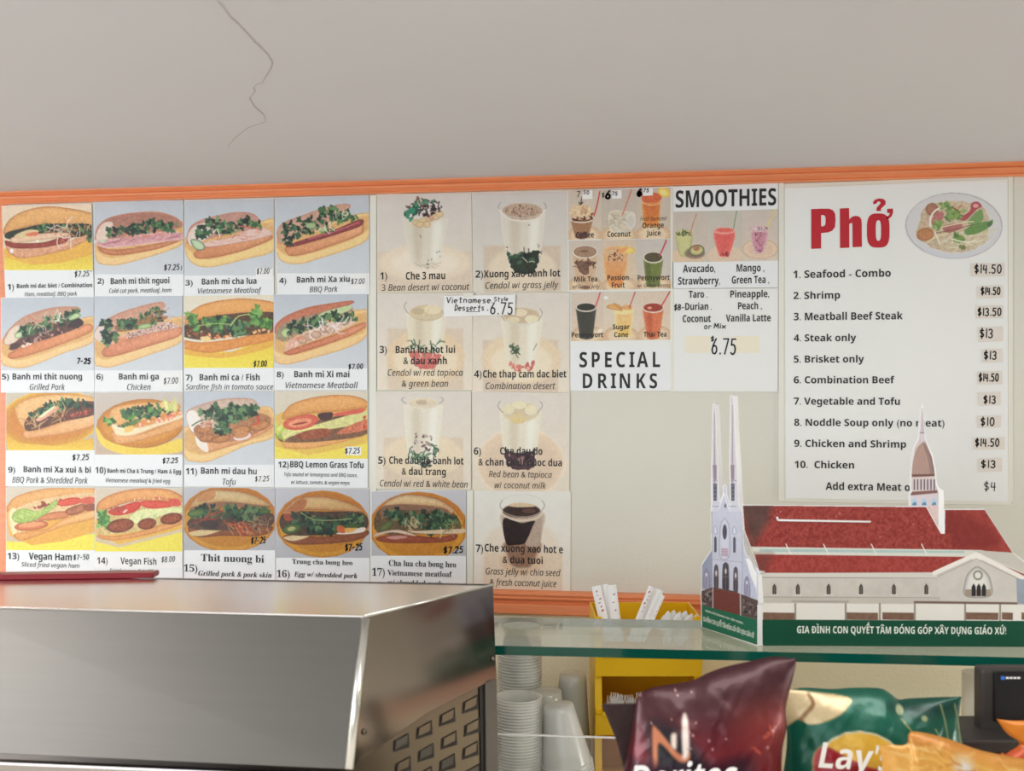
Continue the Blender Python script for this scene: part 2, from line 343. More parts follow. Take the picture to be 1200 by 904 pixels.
class Ink:
    def __init__(s, X, Y, px, seed=1):   # X, Y in the pixels of the working zoom; px = size of one sample there
        s.X = X; s.Y = Y; s.px = px; s.C = np.zeros(X.shape + (3,)); s.r = random.Random(seed); s.seed = seed
    def mixin(s, a, col):
        s.C = s.C + (np.asarray(col, float) - s.C) * a[..., None]
    def bg(s, c0, c1=None, n=6):
        t = ((s.Y - s.Y.min()) / (np.ptp(s.Y) + 1e-9))[..., None]; c0 = np.array(c0, float); c1 = np.array(c1 if c1 is not None else c0, float)
        s.C[:] = c0 * (1 - t) + c1 * t + ((fbm(s.X, s.Y, 60, s.seed) - .5) * n)[..., None]
    def P(s, pts, col, tex=0, ts=14, rim=0, rimcol=None, soft=1.0, smooth=True, a=1.0, top=None, jag=0):
        R = smooth_ring(pts) if smooth and len(pts) > 3 else np.array(pts, float)
        s.seed += 1
        d = sdist(s.X, s.Y, R)
        if jag: d = d + (vnoise(s.X, s.Y, jag * 1.5, s.seed) - .5) * jag * 1.6
        m = np.clip(d / (s.px * soft) + .5, 0, 1) * a
        col = np.array(col, float); C = np.broadcast_to(col, s.C.shape).copy()
        if top is not None:          # second tone towards the top of the shape
            t = np.clip((s.Y - R[:, 1].min()) / (np.ptp(R[:, 1]) + 1e-9), 0, 1)[..., None]; C = np.array(top, float) * (1 - t) + C * t
        if rim:
            q = np.exp(-np.clip(d, 0, None) / rim)[..., None]; rc = np.array(rimcol if rimcol is not None else col * .6, float); C = C * (1 - q) + rc * q
        if tex: C += ((fbm(s.X, s.Y, ts, s.seed) - .5) * 2 * tex)[..., None] * np.array([1, .9, .75])
        s.C += (C - s.C) * m[..., None]
    def E(s, cx, cy, rx, ry, col, ang=0, **k):
        a = math.radians(ang); pts = []
        for i in range(20):
            t = 2 * math.pi * i / 20; x, y = rx * math.cos(t), ry * math.sin(t)
            pts.append((cx + x * math.cos(a) - y * math.sin(a), cy + x * math.sin(a) + y * math.cos(a)))
        s.P(pts, col, smooth=False, **k)
    def spot(s, cx, cy, rx, ry, col, ang=0, a=1.0, soft=.35):
        R = max(rx, ry) * 1.3; w_ = (abs(s.X - cx) < R) & (abs(s.Y - cy) < R)
        if not w_.any(): return
        t = math.radians(ang); x = s.X[w_] - cx; y = s.Y[w_] - cy
        u = (x * math.cos(t) + y * math.sin(t)) / rx; v = (-x * math.sin(t) + y * math.cos(t)) / ry
        m = np.clip((1 - np.sqrt(u * u + v * v)) / soft, 0, 1) * a
        s.C[w_] += (np.array(col, float) - s.C[w_]) * m[:, None]
    def line(s, pts, col, wd, a=1.0, closed=False, smooth=True):
        R = smooth_ring(pts, closed) if smooth and len(pts) > 2 else np.array(pts, float)
        lo = R.min(0) - wd - s.px * 2; hi = R.max(0) + wd + s.px * 2
        w_ = (s.X > lo[0]) & (s.X < hi[0]) & (s.Y > lo[1]) & (s.Y < hi[1])
        if not w_.any(): return
        X = s.X[w_]; Y = s.Y[w_]; d = np.full(X.shape, 1e18)
        n = len(R)
        for i in range(n if closed else n - 1):
            ax, ay = R[i]; bx, by = R[(i + 1) % n]; ex, ey = bx - ax, by - ay; q = ex * ex + ey * ey + 1e-12
            t = np.clip(((X - ax) * ex + (Y - ay) * ey) / q, 0, 1); d = np.minimum(d, (X - ax - t * ex) ** 2 + (Y - ay - t * ey) ** 2)
        m = np.clip((wd / 2 - np.sqrt(d)) / s.px + .5, 0, 1) * a
        s.C[w_] += (np.array(col, float) - s.C[w_]) * m[:, None]
    def _inside(s, R):
        lo = R.min(0); hi = R.max(0)
        while True:
            x = s.r.uniform(lo[0], hi[0]); y = s.r.uniform(lo[1], hi[1])
            if sdist(np.array([x]), np.array([y]), R)[0] > 0: return x, y
    def leaves(s, region, n, size=16, cols=((34, 62, 48), (48, 84, 58), (66, 104, 66), (96, 132, 84), (28, 48, 40))):
        R = np.array(region, float); n = int(n * 1.25); size *= 1.4
        for _ in range(n):
            x, y = s._inside(R); c = np.array(s.r.choice(cols), float) + s.r.uniform(-10, 10); a0 = s.r.uniform(0, 180)
            for k in range(3):
                z = size * s.r.uniform(.5, 1); an = a0 + k * 60 + s.r.uniform(-15, 15); t = math.radians(an)
                s.spot(x + math.cos(t) * z * .5, y + math.sin(t) * z * .5, z * .75, z * .42, c, an, .92)
    def strands(s, region, n, ln=60, wd=6, cols=((225, 205, 190), (220, 140, 95), (200, 190, 160)), ang=None):
        R = np.array(region, float)
        for _ in range(n):
            x, y = s._inside(R); t = math.radians(ang + s.r.uniform(-25, 25)) if ang is not None else s.r.uniform(0, 6.28)
            l = ln * s.r.uniform(.5, 1); b = s.r.uniform(-.5, .5) * l
            s.line([(x, y), (x + math.cos(t) * l / 2 - math.sin(t) * b * .5, y + math.sin(t) * l / 2 + math.cos(t) * b * .5), (x + math.cos(t) * l, y + math.sin(t) * l)],
                   np.array(s.r.choice(cols), float) * .94, wd * s.r.uniform(.55, .95), a=.82)
    def bits(s, region, n, size=10, cols=((90, 50, 40),), asp=.6, a=.9):
        R = np.array(region, float)
        for _ in range(n):
            x, y = s._inside(R); z = size * s.r.uniform(.5, 1.1); s.spot(x, y, z, z * asp, np.array(s.r.choice(cols), float) + s.r.uniform(-8, 8), s.r.uniform(0, 180), a)
def quad_grid(q, nx, ny):          # q = TL, TR, BR, BL in picture pixels
    u, v = np.meshgrid(np.linspace(0, 1, nx), np.linspace(0, 1, ny))
    q = [np.array(p, float) for p in q]
    P = [q[0][k] * (1 - u) * (1 - v) + q[1][k] * u * (1 - v) + q[2][k] * u * v + q[3][k] * (1 - u) * v for k in (0, 1)]
    return P[0], P[1]
def grid_faces(nx, ny):
    i = np.arange(nx * ny).reshape(ny, nx)
    return np.stack([i[:-1, :-1], i[1:, :-1], i[1:, 1:], i[:-1, 1:]], -1).reshape(-1, 4)
SAT = 0.13
def color_mesh(name, V, nx, ny, C, m, parent, keep=None, gain=1.34, smooth=False):
    F = grid_faces(nx, ny)
    if keep is not None:
        kf = keep.reshape(-1)[F].all(1); F = F[kf]
    me = bpy.data.meshes.new(name); V = V.reshape(-1, 3)
    me.vertices.add(len(V)); me.vertices.foreach_set('co', V.astype(np.float32).ravel())
    me.loops.add(F.size); me.loops.foreach_set('vertex_index', F.ravel().astype(np.int32))
    me.polygons.add(len(F)); me.polygons.foreach_set('loop_start', np.arange(0, F.size, 4, dtype=np.int32)); me.polygons.foreach_set('loop_total', np.full(len(F), 4, np.int32))
    me.update(calc_edges=True); me.validate()
    at = me.color_attributes.new('print', 'FLOAT_COLOR', 'POINT')
    C = C + (C.mean(-1, keepdims=True) - C) * SAT; C = (C - 130) * 1.06 + 126
    c = np.clip(lin(np.clip(C, 0, 255)) * gain, 0, .92).reshape(-1, 3); at.data.foreach_set('color', np.concatenate([c, np.ones((len(c), 1))], 1).astype(np.float32).ravel())
    me.materials.append(m)
    if smooth: me.polygons.foreach_set('use_smooth', [True] * len(me.polygons))
    o = bpy.data.objects.new(name, me); COL.objects.link(o)
    if parent: o.parent = parent; o.matrix_parent_inverse = Matrix.Translation(-parent.location)
    return o
def photo_print(quad, zoom, painter, plane, off, parent, res=1.5, seed=1, name='printed_photo', m=None):
    wd = abs(quad[1][0] - quad[0][0]); ht = abs(quad[3][1] - quad[0][1]); nx = int(wd * res) + 2; ny = int(ht * res) + 2
    X, Y = quad_grid(quad, nx, ny); ox, oy, sc = zoom
    ink = Ink((X - ox) * sc, (Y - oy) * sc, sc / res, seed); painter(ink)
    chroma = np.clip((ink.C.max(-1) - ink.C.min(-1)) / 70, 0.1, 1)          # halftone grain of the inkjet print, strongest in the coloured parts
    ink.C += ((vnoise(X, Y, 1.3, seed) - .5) * 15 * chroma)[..., None]
    return color_mesh(name, plane.many(X, Y, off), nx, ny, ink.C, m or M['print'], parent)
def plate_solid(name, quad, plane, off, th, m, parent, bevel=0):   # a thin sheet; off = its front face, th = thickness
    mb = MB(); f = [plane.at(x, y, off) for x, y in quad]; b = [p - plane.n * th for p in f]; mb.slab(f, b)
    return mb.obj(name, m, parent, bevel=bevel)
# ------------------------------------------------------------------ the room
def room_box(name, b, m):
    mb = MB(); mb.box(*b); o = mb.obj(name, m); return tag(o, kind='structure')
CEIL = WALL.at(600, 207, 0.02).z
RAIL_T = WALL.at(600, 692.8, 0.02).z; RAIL_B = WALL.at(600, 720.5, 0.02).z
RAIL_M = (RAIL_T + RAIL_B) / 2
room_box('wall_back', (-3.2, 3.4, 0.0, 0.1, RAIL_M, CEIL + 0.1), M['wall'])
room_box('wall_back', (-3.2, 3.4, 0.0, 0.1, 0.0, RAIL_M), M['lower'])
room_box('floor', (-3.2, 3.4, -4.7, 0.1, -0.1, 0.0), M['floor'])
room_box('wall_left', (-3.3, -3.2, -4.7, 0.1, 0.0, CEIL + 0.1), M['wall'])
room_box('wall_right', (3.4, 3.5, -4.7, 0.1, 0.0, CEIL + 0.1), M['wall'])
# the ceiling, with its crack as a thin brown strip laid under it
CE = level(CEIL)
mb = MB(); mb.box(-3.2, 3.4, -4.7, 0.0, CEIL, CEIL + 0.1); o = mb.obj('ceiling', M['ceiling']); tag(o, kind='structure')
crack_px = [(255, 0), (262, 8), (270, 19), (278, 27), (284, 33), (291, 40), (296, 45), (298, 48), (306, 56), (313, 63), (320, 73), (317, 80), (312, 88), (307, 97), (300, 99), (297, 103), (299, 106), (296, 110), (292, 115), (297, 124), (303, 129), (309, 134), (311, 139), (310, 143), (301, 146), (290, 150), (281, 157), (273, 163), (269, 169), (267, 173)]
rc = random.Random(4); vs = []; fs = []
for i, (x, y) in enumerate(crack_px):
    p = CE.at(x + rc.uniform(-.7, .7), y, 0); wd = (0.00034 if i < 17 else 0.00022) * rc.uniform(.6, 1.3)
    vs += [p + Vector((-wd, 0, -0.0006)), p + Vector((wd, 0, -0.0006)), p + Vector((wd, 0, -0.0001)), p + Vector((-wd, 0, -0.0001))]
for i in range(len(crack_px) - 1):
    a = i * 4; b = a + 4
    fs += [(a, a + 1, b + 1, b), (a + 1, a + 2, b + 2, b + 1), (a + 3, a, b, b + 3)]
M['crack'] = mat('brown crack line plaster', (164, 152, 142), 0.9, g=1.0)
tag(mesh_obj('trim_crack', vs, fs, M['crack']), kind='structure')
M['fixture'] = mat('white lamp rim', (220, 216, 208), .4)
M['glow'] = mat('lit lamp glass', (255, 244, 224), .4); _b = M['glow'].node_tree.nodes['Principled BSDF']; _b.inputs['Emission Color'].default_value = (1, .93, .8, 1); _b.inputs['Emission Strength'].default_value = 5.0
lc = CE.at(600, -62); lamp = thing('ceiling_lamp', (lc.x, lc.y, CEIL), 'round white glass ceiling lamp just above the top edge of the picture', 'ceiling lamp')
mb = MB(); mb.lathe([(.085, 0), (.085, -.012), (.075, -.014)], (lc.x, lc.y, CEIL), 40); mb.obj('rim', M['fixture'], lamp)
mb = MB(); mb.lathe([(.074, -.013), (.066, -.022), (.045, -.027), (.002, -.029)], (lc.x, lc.y, CEIL), 40, cap0=False); mb.obj('lamp_glass', M['glow'], lamp, smooth=True)
# back of the room behind the photographer: wall around a wide shop window
for b in ((-3.2, 3.4, -4.8, -4.7, 0.0, 0.54), (-3.2, 3.4, -4.8, -4.7, 2.07, CEIL + 0.1), (-3.2, -1.12, -4.8, -4.7, 0.54, 2.07), (2.12, 3.4, -4.8, -4.7, 0.54, 2.07)):
    room_box('wall_front', b, M['lower'])

def moulding(name, prof, x0, x1, m):      # prof: (out from wall, z) ring, swept along X
    vs = [(x, -d, z) for x in (x0, x1) for d, z in prof]; n = len(prof)
    fs = [tuple(range(n)), tuple(range(2 * n - 1, n - 1, -1))] + [(i, (i + 1) % n, (i + 1) % n + n, i + n) for i in range(n)]
    mb = MB(); mb.add(vs, fs); o = mb.obj(name, m); return tag(o, kind='structure')
ct = CEIL; cb = WALL.at(600, 222.5, 0.012).z; h = ct - cb
moulding('trim_1', [(0, ct), (.022, ct), (.022, ct - h * .12), (.018, ct - h * .22), (.015, ct - h * .34), (.019, ct - h * .42), (.019, ct - h * .62), (.014, ct - h * .74), (.013, ct - h * .82), (.015, cb + h * .1), (.013, cb), (0, cb)], -3.2, 3.4, M['wood'])
rt, rb = RAIL_T, RAIL_B; h = rt - rb
moulding('trim_2', [(0, rt), (.016, rt), (.021, rt - h * .06), (.022, rt - h * .14), (.019, rt - h * .24), (.021, rt - h * .3), (.019, rt - h * .36), (.011, rt - h * .40), (.010, rt - h * .5), (.017, rt - h * .56), (.018, rt - h * .75), (.018, rb + h * .05), (.015, rb), (0, rb)], -3.2, 3.4, M['wood'])
# upright timber strip left of the menu cards
a = WALL.at(-16, 300, .012); b = WALL.at(5.6, 300, .012)
mb = MB(); mb.box(a.x, b.x, -.0007, 0, RAIL_T, cb); o = mb.obj('trim_3', M['wood']); tag(o, kind='structure')
# clear plastic joining strips between the poster columns
def strip(n, x0, x1, y0, y1, m='rail', d=.003):
    q = [(x0, y0), (x1, y0), (x1, y1), (x0, y1)]; o = plate_solid('trim_%d' % n, q, WALL, d, d - .0005, M[m], None, bevel=.0006); tag(o, kind='structure')
strip(4, 433.5, 441, 229, 690); strip(5, 547, 554.5, 575, 691); strip(6, 912.5, 919, 212, 588); strip(7, 1181.5, 1187, 205, 588); strip(8, 785.5, 789.5, 218, 460)
# ------------------------------------------------------------------ the sandwich pictures (coordinates of a 5.45x working zoom)
GREYBG = ((172, 179, 188), (188, 192, 198))
HERB = ((34, 62, 48), (46, 82, 58), (62, 100, 66), (84, 122, 80), (30, 50, 42))
FRESH = ((96, 148, 66), (70, 122, 56), (120, 168, 84), (54, 98, 50))
def board(k, pts, inner=None, col=(222, 184, 126)):
    k.P(pts, col, tex=4, ts=40, rim=5, rimcol=(186, 142, 92))
    if inner: k.P(inner, (206, 160, 100), tex=5, ts=40, rim=6, rimcol=(224, 186, 124))
def s1(k):
    k.bg((214, 196, 170), (200, 180, 150))
    k.P([(20, 330), (150, 372), (400, 350), (600, 250), (600, 480), (10, 480)], (216, 164, 66), smooth=False, tex=6)
    k.P([(10, 380), (200, 440), (400, 425), (600, 370), (600, 490), (10, 490)], (222, 204, 70), smooth=False, tex=4, top=(214, 178, 60))
    k.P([(20, 225), (60, 150), (150, 96), (290, 66), (430, 76), (600, 115), (600, 195), (420, 190), (290, 180), (150, 205), (40, 245)], (206, 150, 88), tex=12, rim=9, rimcol=(168, 108, 60), top=(222, 172, 110))
    k.P([(40, 235), (150, 205), (300, 178), (600, 182), (600, 250), (300, 270), (60, 275)], (50, 54, 44), tex=12)
    k.leaves([(120, 215), (300, 185), (590, 185), (590, 225), (300, 235), (120, 245)], 34, 15)
    k.P([(30, 290), (55, 360), (130, 396), (240, 385), (420, 345), (520, 300), (600, 260), (600, 225), (430, 290), (200, 320), (40, 285)], (206, 150, 116), tex=22, ts=12, rim=6, rimcol=(176, 112, 70))
    k.P([(35, 285), (120, 300), (280, 295), (430, 250), (440, 285), (300, 325), (130, 335), (50, 320)], (150, 62, 48), tex=16, rim=6, rimcol=(120, 44, 36))
    k.P([(80, 262), (240, 240), (420, 232), (420, 258), (250, 280), (90, 300)], (214, 180, 150), tex=10, rim=4, rimcol=(170, 120, 96))
    k.P([(90, 255), (180, 215), (250, 225), (170, 268)], (204, 178, 134), tex=10); k.P([(170, 240), (240, 228), (235, 252), (175, 255)], (206, 110, 76))
    k.strands([(300, 200), (440, 190), (450, 285), (300, 300)], 20, 90, 9, ((232, 212, 200), (218, 190, 178), (206, 130, 90)))
    k.strands([(430, 200), (590, 180), (590, 250), (430, 270)], 14, 80, 8, ((222, 180, 130), (206, 140, 90)))
    k.leaves([(540, 225), (595, 220), (595, 290), (555, 280)], 9, 14); k.spot(75, 350, 14, 18, (238, 220, 214)); k.spot(238, 288, 9, 10, (232, 216, 208))
def s2(k):
    k.bg(*GREYBG)
    board(k, [(608, 320), (640, 300), (1165, 160), (1172, 290), (1080, 350), (800, 432), (700, 442), (620, 420)], [(612, 300), (1165, 165), (1165, 275), (1060, 320), (780, 392), (680, 396), (615, 350)])
    k.P([(608, 250), (625, 190), (690, 140), (800, 112), (960, 98), (1060, 110), (1140, 145), (1160, 200), (900, 260), (620, 280)], (168, 120, 104), tex=16, rim=7, rimcol=(190, 128, 104), top=(160, 108, 92))
    k.P([(612, 260), (650, 180), (720, 168), (700, 260), (640, 285)], (208, 184, 170), tex=10)
    k.P([(628, 318), (700, 340), (860, 330), (1140, 275), (1155, 285), (1000, 340), (800, 375), (700, 376), (640, 352)], (190, 118, 76), tex=12, rim=8, rimcol=(160, 92, 60), top=(208, 146, 104))
    k.P([(625, 280), (760, 270), (1060, 222), (1150, 235), (1155, 275), (900, 310), (720, 330), (630, 318)], (196, 140, 146), tex=20, ts=18, rim=5, rimcol=(216, 186, 180))
    k.strands([(640, 280), (860, 285), (1150, 245), (1150, 262), (860, 308), (650, 315)], 24, 80, 6, ((222, 176, 174), (166, 96, 104), (210, 160, 160)), ang=-10)
    k.strands([(740, 240), (1040, 220), (1040, 240), (760, 275)], 30, 60, 6, ((216, 128, 98), (200, 110, 84), (226, 170, 140)), ang=-8)
    k.leaves([(700, 210), (860, 165), (1010, 145), (1115, 170), (1105, 215), (900, 240), (800, 232), (690, 262)], 60, 19); k.spot(655, 288, 22, 14, (170, 192, 160))
    k.leaves([(1115, 165), (1140, 160), (1138, 200)], 3, 10)
def s3(k):
    k.bg(*GREYBG)
    board(k, [(10, 300), (60, 280), (480, 190), (580, 180), (580, 370), (400, 430), (200, 478), (90, 474), (25, 420), (8, 340)], [(12, 310), (560, 190), (580, 300), (420, 370), (200, 430), (100, 425), (30, 375)], (224, 190, 124))
    k.P([(20, 290), (45, 220), (110, 180), (220, 150), (330, 130), (430, 135), (480, 170), (470, 230), (200, 290), (40, 335)], (180, 134, 122), tex=14, rim=7, rimcol=(184, 120, 100))
    k.P([(25, 290), (70, 220), (160, 200), (180, 270), (60, 345)], (206, 188, 178), tex=8)
    k.P([(68, 390), (120, 360), (300, 320), (480, 285), (560, 280), (556, 305), (400, 370), (240, 412), (130, 428), (78, 422)], (196, 126, 82), tex=12, rim=9, rimcol=(162, 94, 62), top=(212, 150, 108))
    k.P([(130, 325), (300, 290), (430, 235), (520, 230), (570, 270), (480, 300), (260, 340), (150, 352)], (210, 178, 168), tex=12, rim=4, rimcol=(184, 140, 130))
    k.strands([(150, 310), (350, 280), (480, 240), (540, 255), (300, 320), (160, 335)], 26, 80, 6, ((226, 200, 190), (216, 150, 128), (196, 120, 104)), ang=-12)
    k.leaves([(85, 240), (180, 170), (230, 165), (260, 200), (430, 165), (500, 215), (350, 235), (310, 270), (190, 265), (90, 290)], 62, 20)
    k.P([(45, 310), (90, 305), (135, 340), (125, 372), (75, 365)], (178, 196, 160), rim=5, rimcol=(46, 80, 58)); k.line([(190, 260), (215, 238), (232, 285)], (205, 214, 190), 6)
    k.line([(350, 220), (420, 225), (490, 240)], (180, 100, 80), 8); k.line([(270, 275), (350, 250), (355, 225)], (120, 150, 90), 5)
def s4(k):
    k.bg(*GREYBG)
    board(k, [(598, 290), (1185, 130), (1188, 280), (1100, 350), (860, 430), (740, 462), (640, 450), (600, 400)], [(600, 300), (1150, 150), (1185, 200), (1185, 240), (1050, 320), (760, 412), (660, 408), (605, 370)], (224, 190, 128))
    k.P([(598, 250), (640, 195), (760, 150), (900, 100), (1048, 76), (1050, 120), (900, 210), (640, 330), (602, 300)], (186, 146, 126), tex=12, rim=6, rimcol=(176, 116, 94))
    k.P([(655, 355), (780, 325), (960, 270), (1100, 210), (1140, 205), (1150, 235), (1130, 275), (960, 340), (800, 392), (690, 410), (660, 390)], (202, 136, 92), tex=12, rim=8, rimcol=(168, 98, 64), top=(218, 160, 116))
    k.P([(655, 345), (780, 300), (960, 245), (1130, 175), (1138, 215), (1000, 265), (800, 325), (690, 352)], (140, 62, 66), tex=18, rim=4, rimcol=(100, 40, 44)); k.line([(800, 300), (960, 255), (1120, 195)], (190, 96, 104), 8)
    k.leaves([(645, 215), (780, 160), (870, 175), (960, 200), (960, 245), (770, 280), (660, 345), (630, 300)], 66, 17); k.leaves([(850, 130), (900, 95), (990, 95), (1115, 145), (1110, 185), (900, 200)], 40, 19)
    k.E(885, 112, 26, 18, (66, 104, 66)); k.spot(815, 215, 38, 22, (148, 172, 124)); k.spot(890, 238, 36, 20, (160, 180, 130)); k.spot(1035, 138, 26, 20, (196, 196, 168)); k.spot(1035, 138, 18, 12, (120, 130, 96))
    k.strands([(740, 250), (860, 215), (1000, 150), (1040, 190), (850, 260)], 18, 60, 7, ((214, 216, 196), (226, 220, 208), (196, 150, 130)))
def s5(k):
    k.bg(*GREYBG)
    board(k, [(5, 290), (300, 200), (590, 140), (600, 150), (600, 300), (400, 380), (180, 466), (60, 466), (5, 430)], [(5, 300), (590, 150), (590, 270), (400, 340), (170, 418), (60, 415), (5, 370)])
    k.P([(20, 290), (60, 220), (160, 140), (320, 88), (450, 78), (512, 90), (480, 130), (200, 240), (90, 320), (30, 320)], (184, 140, 118), tex=12, rim=7, rimcol=(182, 116, 88))
    k.P([(28, 300), (70, 225), (130, 200), (110, 290), (50, 322)], (208, 190, 170), tex=10)
    k.P([(52, 385), (120, 345), (300, 280), (470, 215), (575, 190), (582, 240), (420, 310), (240, 375), (100, 412), (60, 408)], (204, 126, 80), tex=12, rim=9, rimcol=(170, 92, 58), top=(218, 150, 104))
    k.P([(65, 335), (200, 240), (440, 150), (510, 155), (525, 200), (350, 270), (160, 325), (80, 358)], (92, 60, 54), tex=24, ts=12)
    k.bits([(80, 330), (300, 240), (500, 190), (500, 210), (300, 280), (90, 350)], 34, 17, ((74, 46, 42), (110, 68, 56), (206, 146, 120), (170, 130, 120), (58, 38, 38)))
    k.E(485, 185, 44, 30, (60, 42, 44), ang=-15, tex=10); k.E(92, 332, 30, 20, (78, 48, 46), tex=8)
    k.leaves([(95, 215), (230, 190), (420, 110), (500, 100), (500, 150), (330, 215), (150, 265), (100, 255)], 62, 19)
    k.P([(440, 150), (480, 120), (515, 128), (505, 150), (450, 168)], (182, 200, 150), rim=5, rimcol=(70, 108, 66)); k.P([(95, 255), (135, 240), (140, 272), (105, 282)], (190, 204, 158), rim=4, rimcol=(84, 116, 74))
    k.strands([(150, 190), (400, 130), (420, 150), (200, 220)], 16, 80, 6, ((214, 216, 196), (200, 120, 80))); k.line([(385, 120), (375, 160), (355, 175)], (208, 214, 186), 9)
    k.bits([(120, 330), (190, 308), (200, 322), (130, 345)], 6, 16, ((226, 176, 160), (232, 196, 180)))
def s6(k):
    k.bg(*GREYBG)
    board(k, [(604, 270), (1160, 140), (1165, 150), (1165, 300), (950, 390), (720, 465), (640, 462), (605, 440)], [(604, 290), (1150, 150), (1160, 265), (900, 350), (700, 418), (640, 412), (606, 390)])
    k.P([(604, 240), (650, 180), (760, 120), (900, 75), (1010, 50), (1048, 55), (1040, 95), (850, 180), (680, 290), (610, 290)], (190, 140, 118), tex=14, rim=6, rimcol=(182, 116, 88))
    k.P([(604, 250), (650, 195), (680, 250), (660, 310), (615, 290)], (206, 186, 176), tex=8)
    k.P([(652, 365), (700, 320), (850, 275), (1000, 235), (1110, 215), (1160, 215), (1140, 270), (960, 330), (780, 385), (690, 402), (656, 388)], (200, 122, 86), tex=14, rim=8, rimcol=(166, 92, 62), top=(214, 146, 110))
    k.P([(680, 310), (850, 235), (1050, 175), (1120, 190), (1150, 210), (1000, 240), (800, 290), (700, 325)], (196, 158, 144), tex=26, ts=9)
    k.bits([(800, 250), (1100, 180), (1140, 205), (820, 285)], 80, 8, ((140, 108, 96), (226, 206, 196), (112, 88, 80))); k.bits([(720, 290), (820, 260), (810, 285), (720, 312)], 18, 16, ((206, 128, 88), (216, 150, 110)))
    k.P([(740, 200), (860, 165), (1050, 140), (1055, 160), (880, 220), (760, 240)], (142, 104, 74), tex=24, ts=10); k.leaves([(650, 180), (690, 150), (760, 235), (770, 270), (680, 320), (655, 270)], 34, 21)
    k.leaves([(740, 165), (860, 165), (880, 205), (780, 225)], 20, 19); k.leaves([(900, 130), (1000, 85), (1045, 100), (1055, 160), (1000, 190), (900, 160)], 30, 18)
    k.strands([(820, 185), (1040, 110), (1040, 150), (880, 200)], 16, 90, 6, ((206, 130, 80), (190, 110, 66)), ang=-20); k.E(925, 205, 46, 17, (170, 190, 130), ang=-10, rim=5, rimcol=(80, 116, 70))
def s7(k):
    k.bg((206, 198, 178), (206, 198, 178))
    k.P([(-20, 350), (300, 400), (600, 270), (600, 510), (-20, 510)], (226, 206, 64), smooth=False, tex=3, top=(222, 186, 62))
    k.P([(-20, 340), (150, 400), (350, 385), (600, 290), (600, 350), (300, 430), (100, 425), (-20, 400)], (216, 164, 60), tex=5)
    k.P([(-20, 320), (120, 335), (330, 310), (600, 250), (600, 310), (350, 370), (180, 402), (60, 388), (-20, 360)], (212, 138, 66), tex=16, ts=10, rim=6, rimcol=(190, 106, 44))
    k.P([(-20, 200), (30, 150), (130, 90), (300, 58), (450, 58), (600, 88), (600, 160), (400, 150), (200, 170), (60, 200), (-20, 235)], (206, 142, 72), tex=10, ts=8, rim=8, rimcol=(182, 108, 50), top=(220, 160, 92))
    k.P([(-20, 240), (200, 165), (600, 145), (600, 260), (300, 300), (120, 320), (-20, 290)], (86, 60, 40), tex=26, ts=12)
    k.bits([(-10, 250), (300, 280), (590, 240), (590, 268), (200, 312), (0, 290)], 44, 16, ((190, 104, 56), (150, 70, 40), (226, 178, 120)))
    k.P([(110, 300), (165, 300), (170, 330), (120, 325)], (226, 190, 130), tex=8)
    k.leaves([(20, 150), (80, 170), (100, 260), (60, 240)], 14, 22, FRESH); k.leaves([(120, 190), (260, 165), (340, 200), (430, 215), (420, 265), (300, 290), (190, 260)], 70, 20, FRESH + HERB)
    k.leaves([(430, 150), (480, 105), (520, 180), (575, 170), (575, 255), (450, 210)], 34, 21, FRESH); k.line([(300, 230), (350, 170), (420, 155)], (190, 200, 120), 6); k.line([(90, 230), (200, 215), (300, 220)], (140, 176, 96), 6)
def s8(k):
    k.bg(*GREYBG)
    board(k, [(580, 270), (1170, 120), (1172, 290), (1050, 370), (850, 430), (680, 475), (600, 468), (580, 430)], [(580, 290), (1160, 140), (1170, 260), (1000, 330), (760, 410), (660, 420), (582, 390)])
    k.P([(582, 240), (640, 175), (780, 115), (920, 88), (1075, 68), (1078, 88), (1000, 115), (850, 160), (700, 210), (640, 260), (600, 300)], (186, 110, 82), tex=14, rim=5, rimcol=(158, 84, 60))
    k.P([(590, 290), (640, 215), (850, 150), (1055, 100), (1060, 150), (850, 200), (680, 320), (610, 320)], (150, 130, 104), tex=16); k.P([(880, 150), (1055, 100), (1058, 130), (900, 185)], (176, 190, 140), tex=8)
    k.P([(650, 395), (800, 340), (960, 285), (1100, 225), (1165, 208), (1168, 235), (1050, 300), (850, 370), (700, 414), (655, 412)], (196, 112, 78), tex=14, rim=7, rimcol=(160, 84, 56), top=(212, 142, 106))
    k.P([(650, 380), (680, 320), (850, 240), (1040, 175), (1110, 200), (960, 275), (760, 345), (660, 390)], (206, 176, 160), tex=18, ts=12)
    for x, y in ((800, 300), (850, 285), (905, 250), (1030, 200), (760, 320), (940, 255)): k.E(x, y, 32, 26, (196, 160, 138), tex=24, ts=8, rim=6, rimcol=(150, 112, 92))
    k.leaves([(680, 215), (850, 180), (1000, 140), (1100, 150), (1110, 190), (960, 190), (800, 250), (640, 285)], 62, 20); k.E(655, 275, 34, 32, (178, 192, 138), rim=6, rimcol=(90, 120, 74)); k.E(675, 278, 16, 18, (50, 80, 54))
    k.strands([(660, 330), (760, 290), (760, 310), (680, 350)], 14, 60, 9, ((214, 130, 98), (220, 150, 120))); k.strands([(760, 270), (900, 230), (1000, 200), (1000, 240), (800, 290)], 14, 90, 9, ((232, 222, 220), (220, 206, 200)))
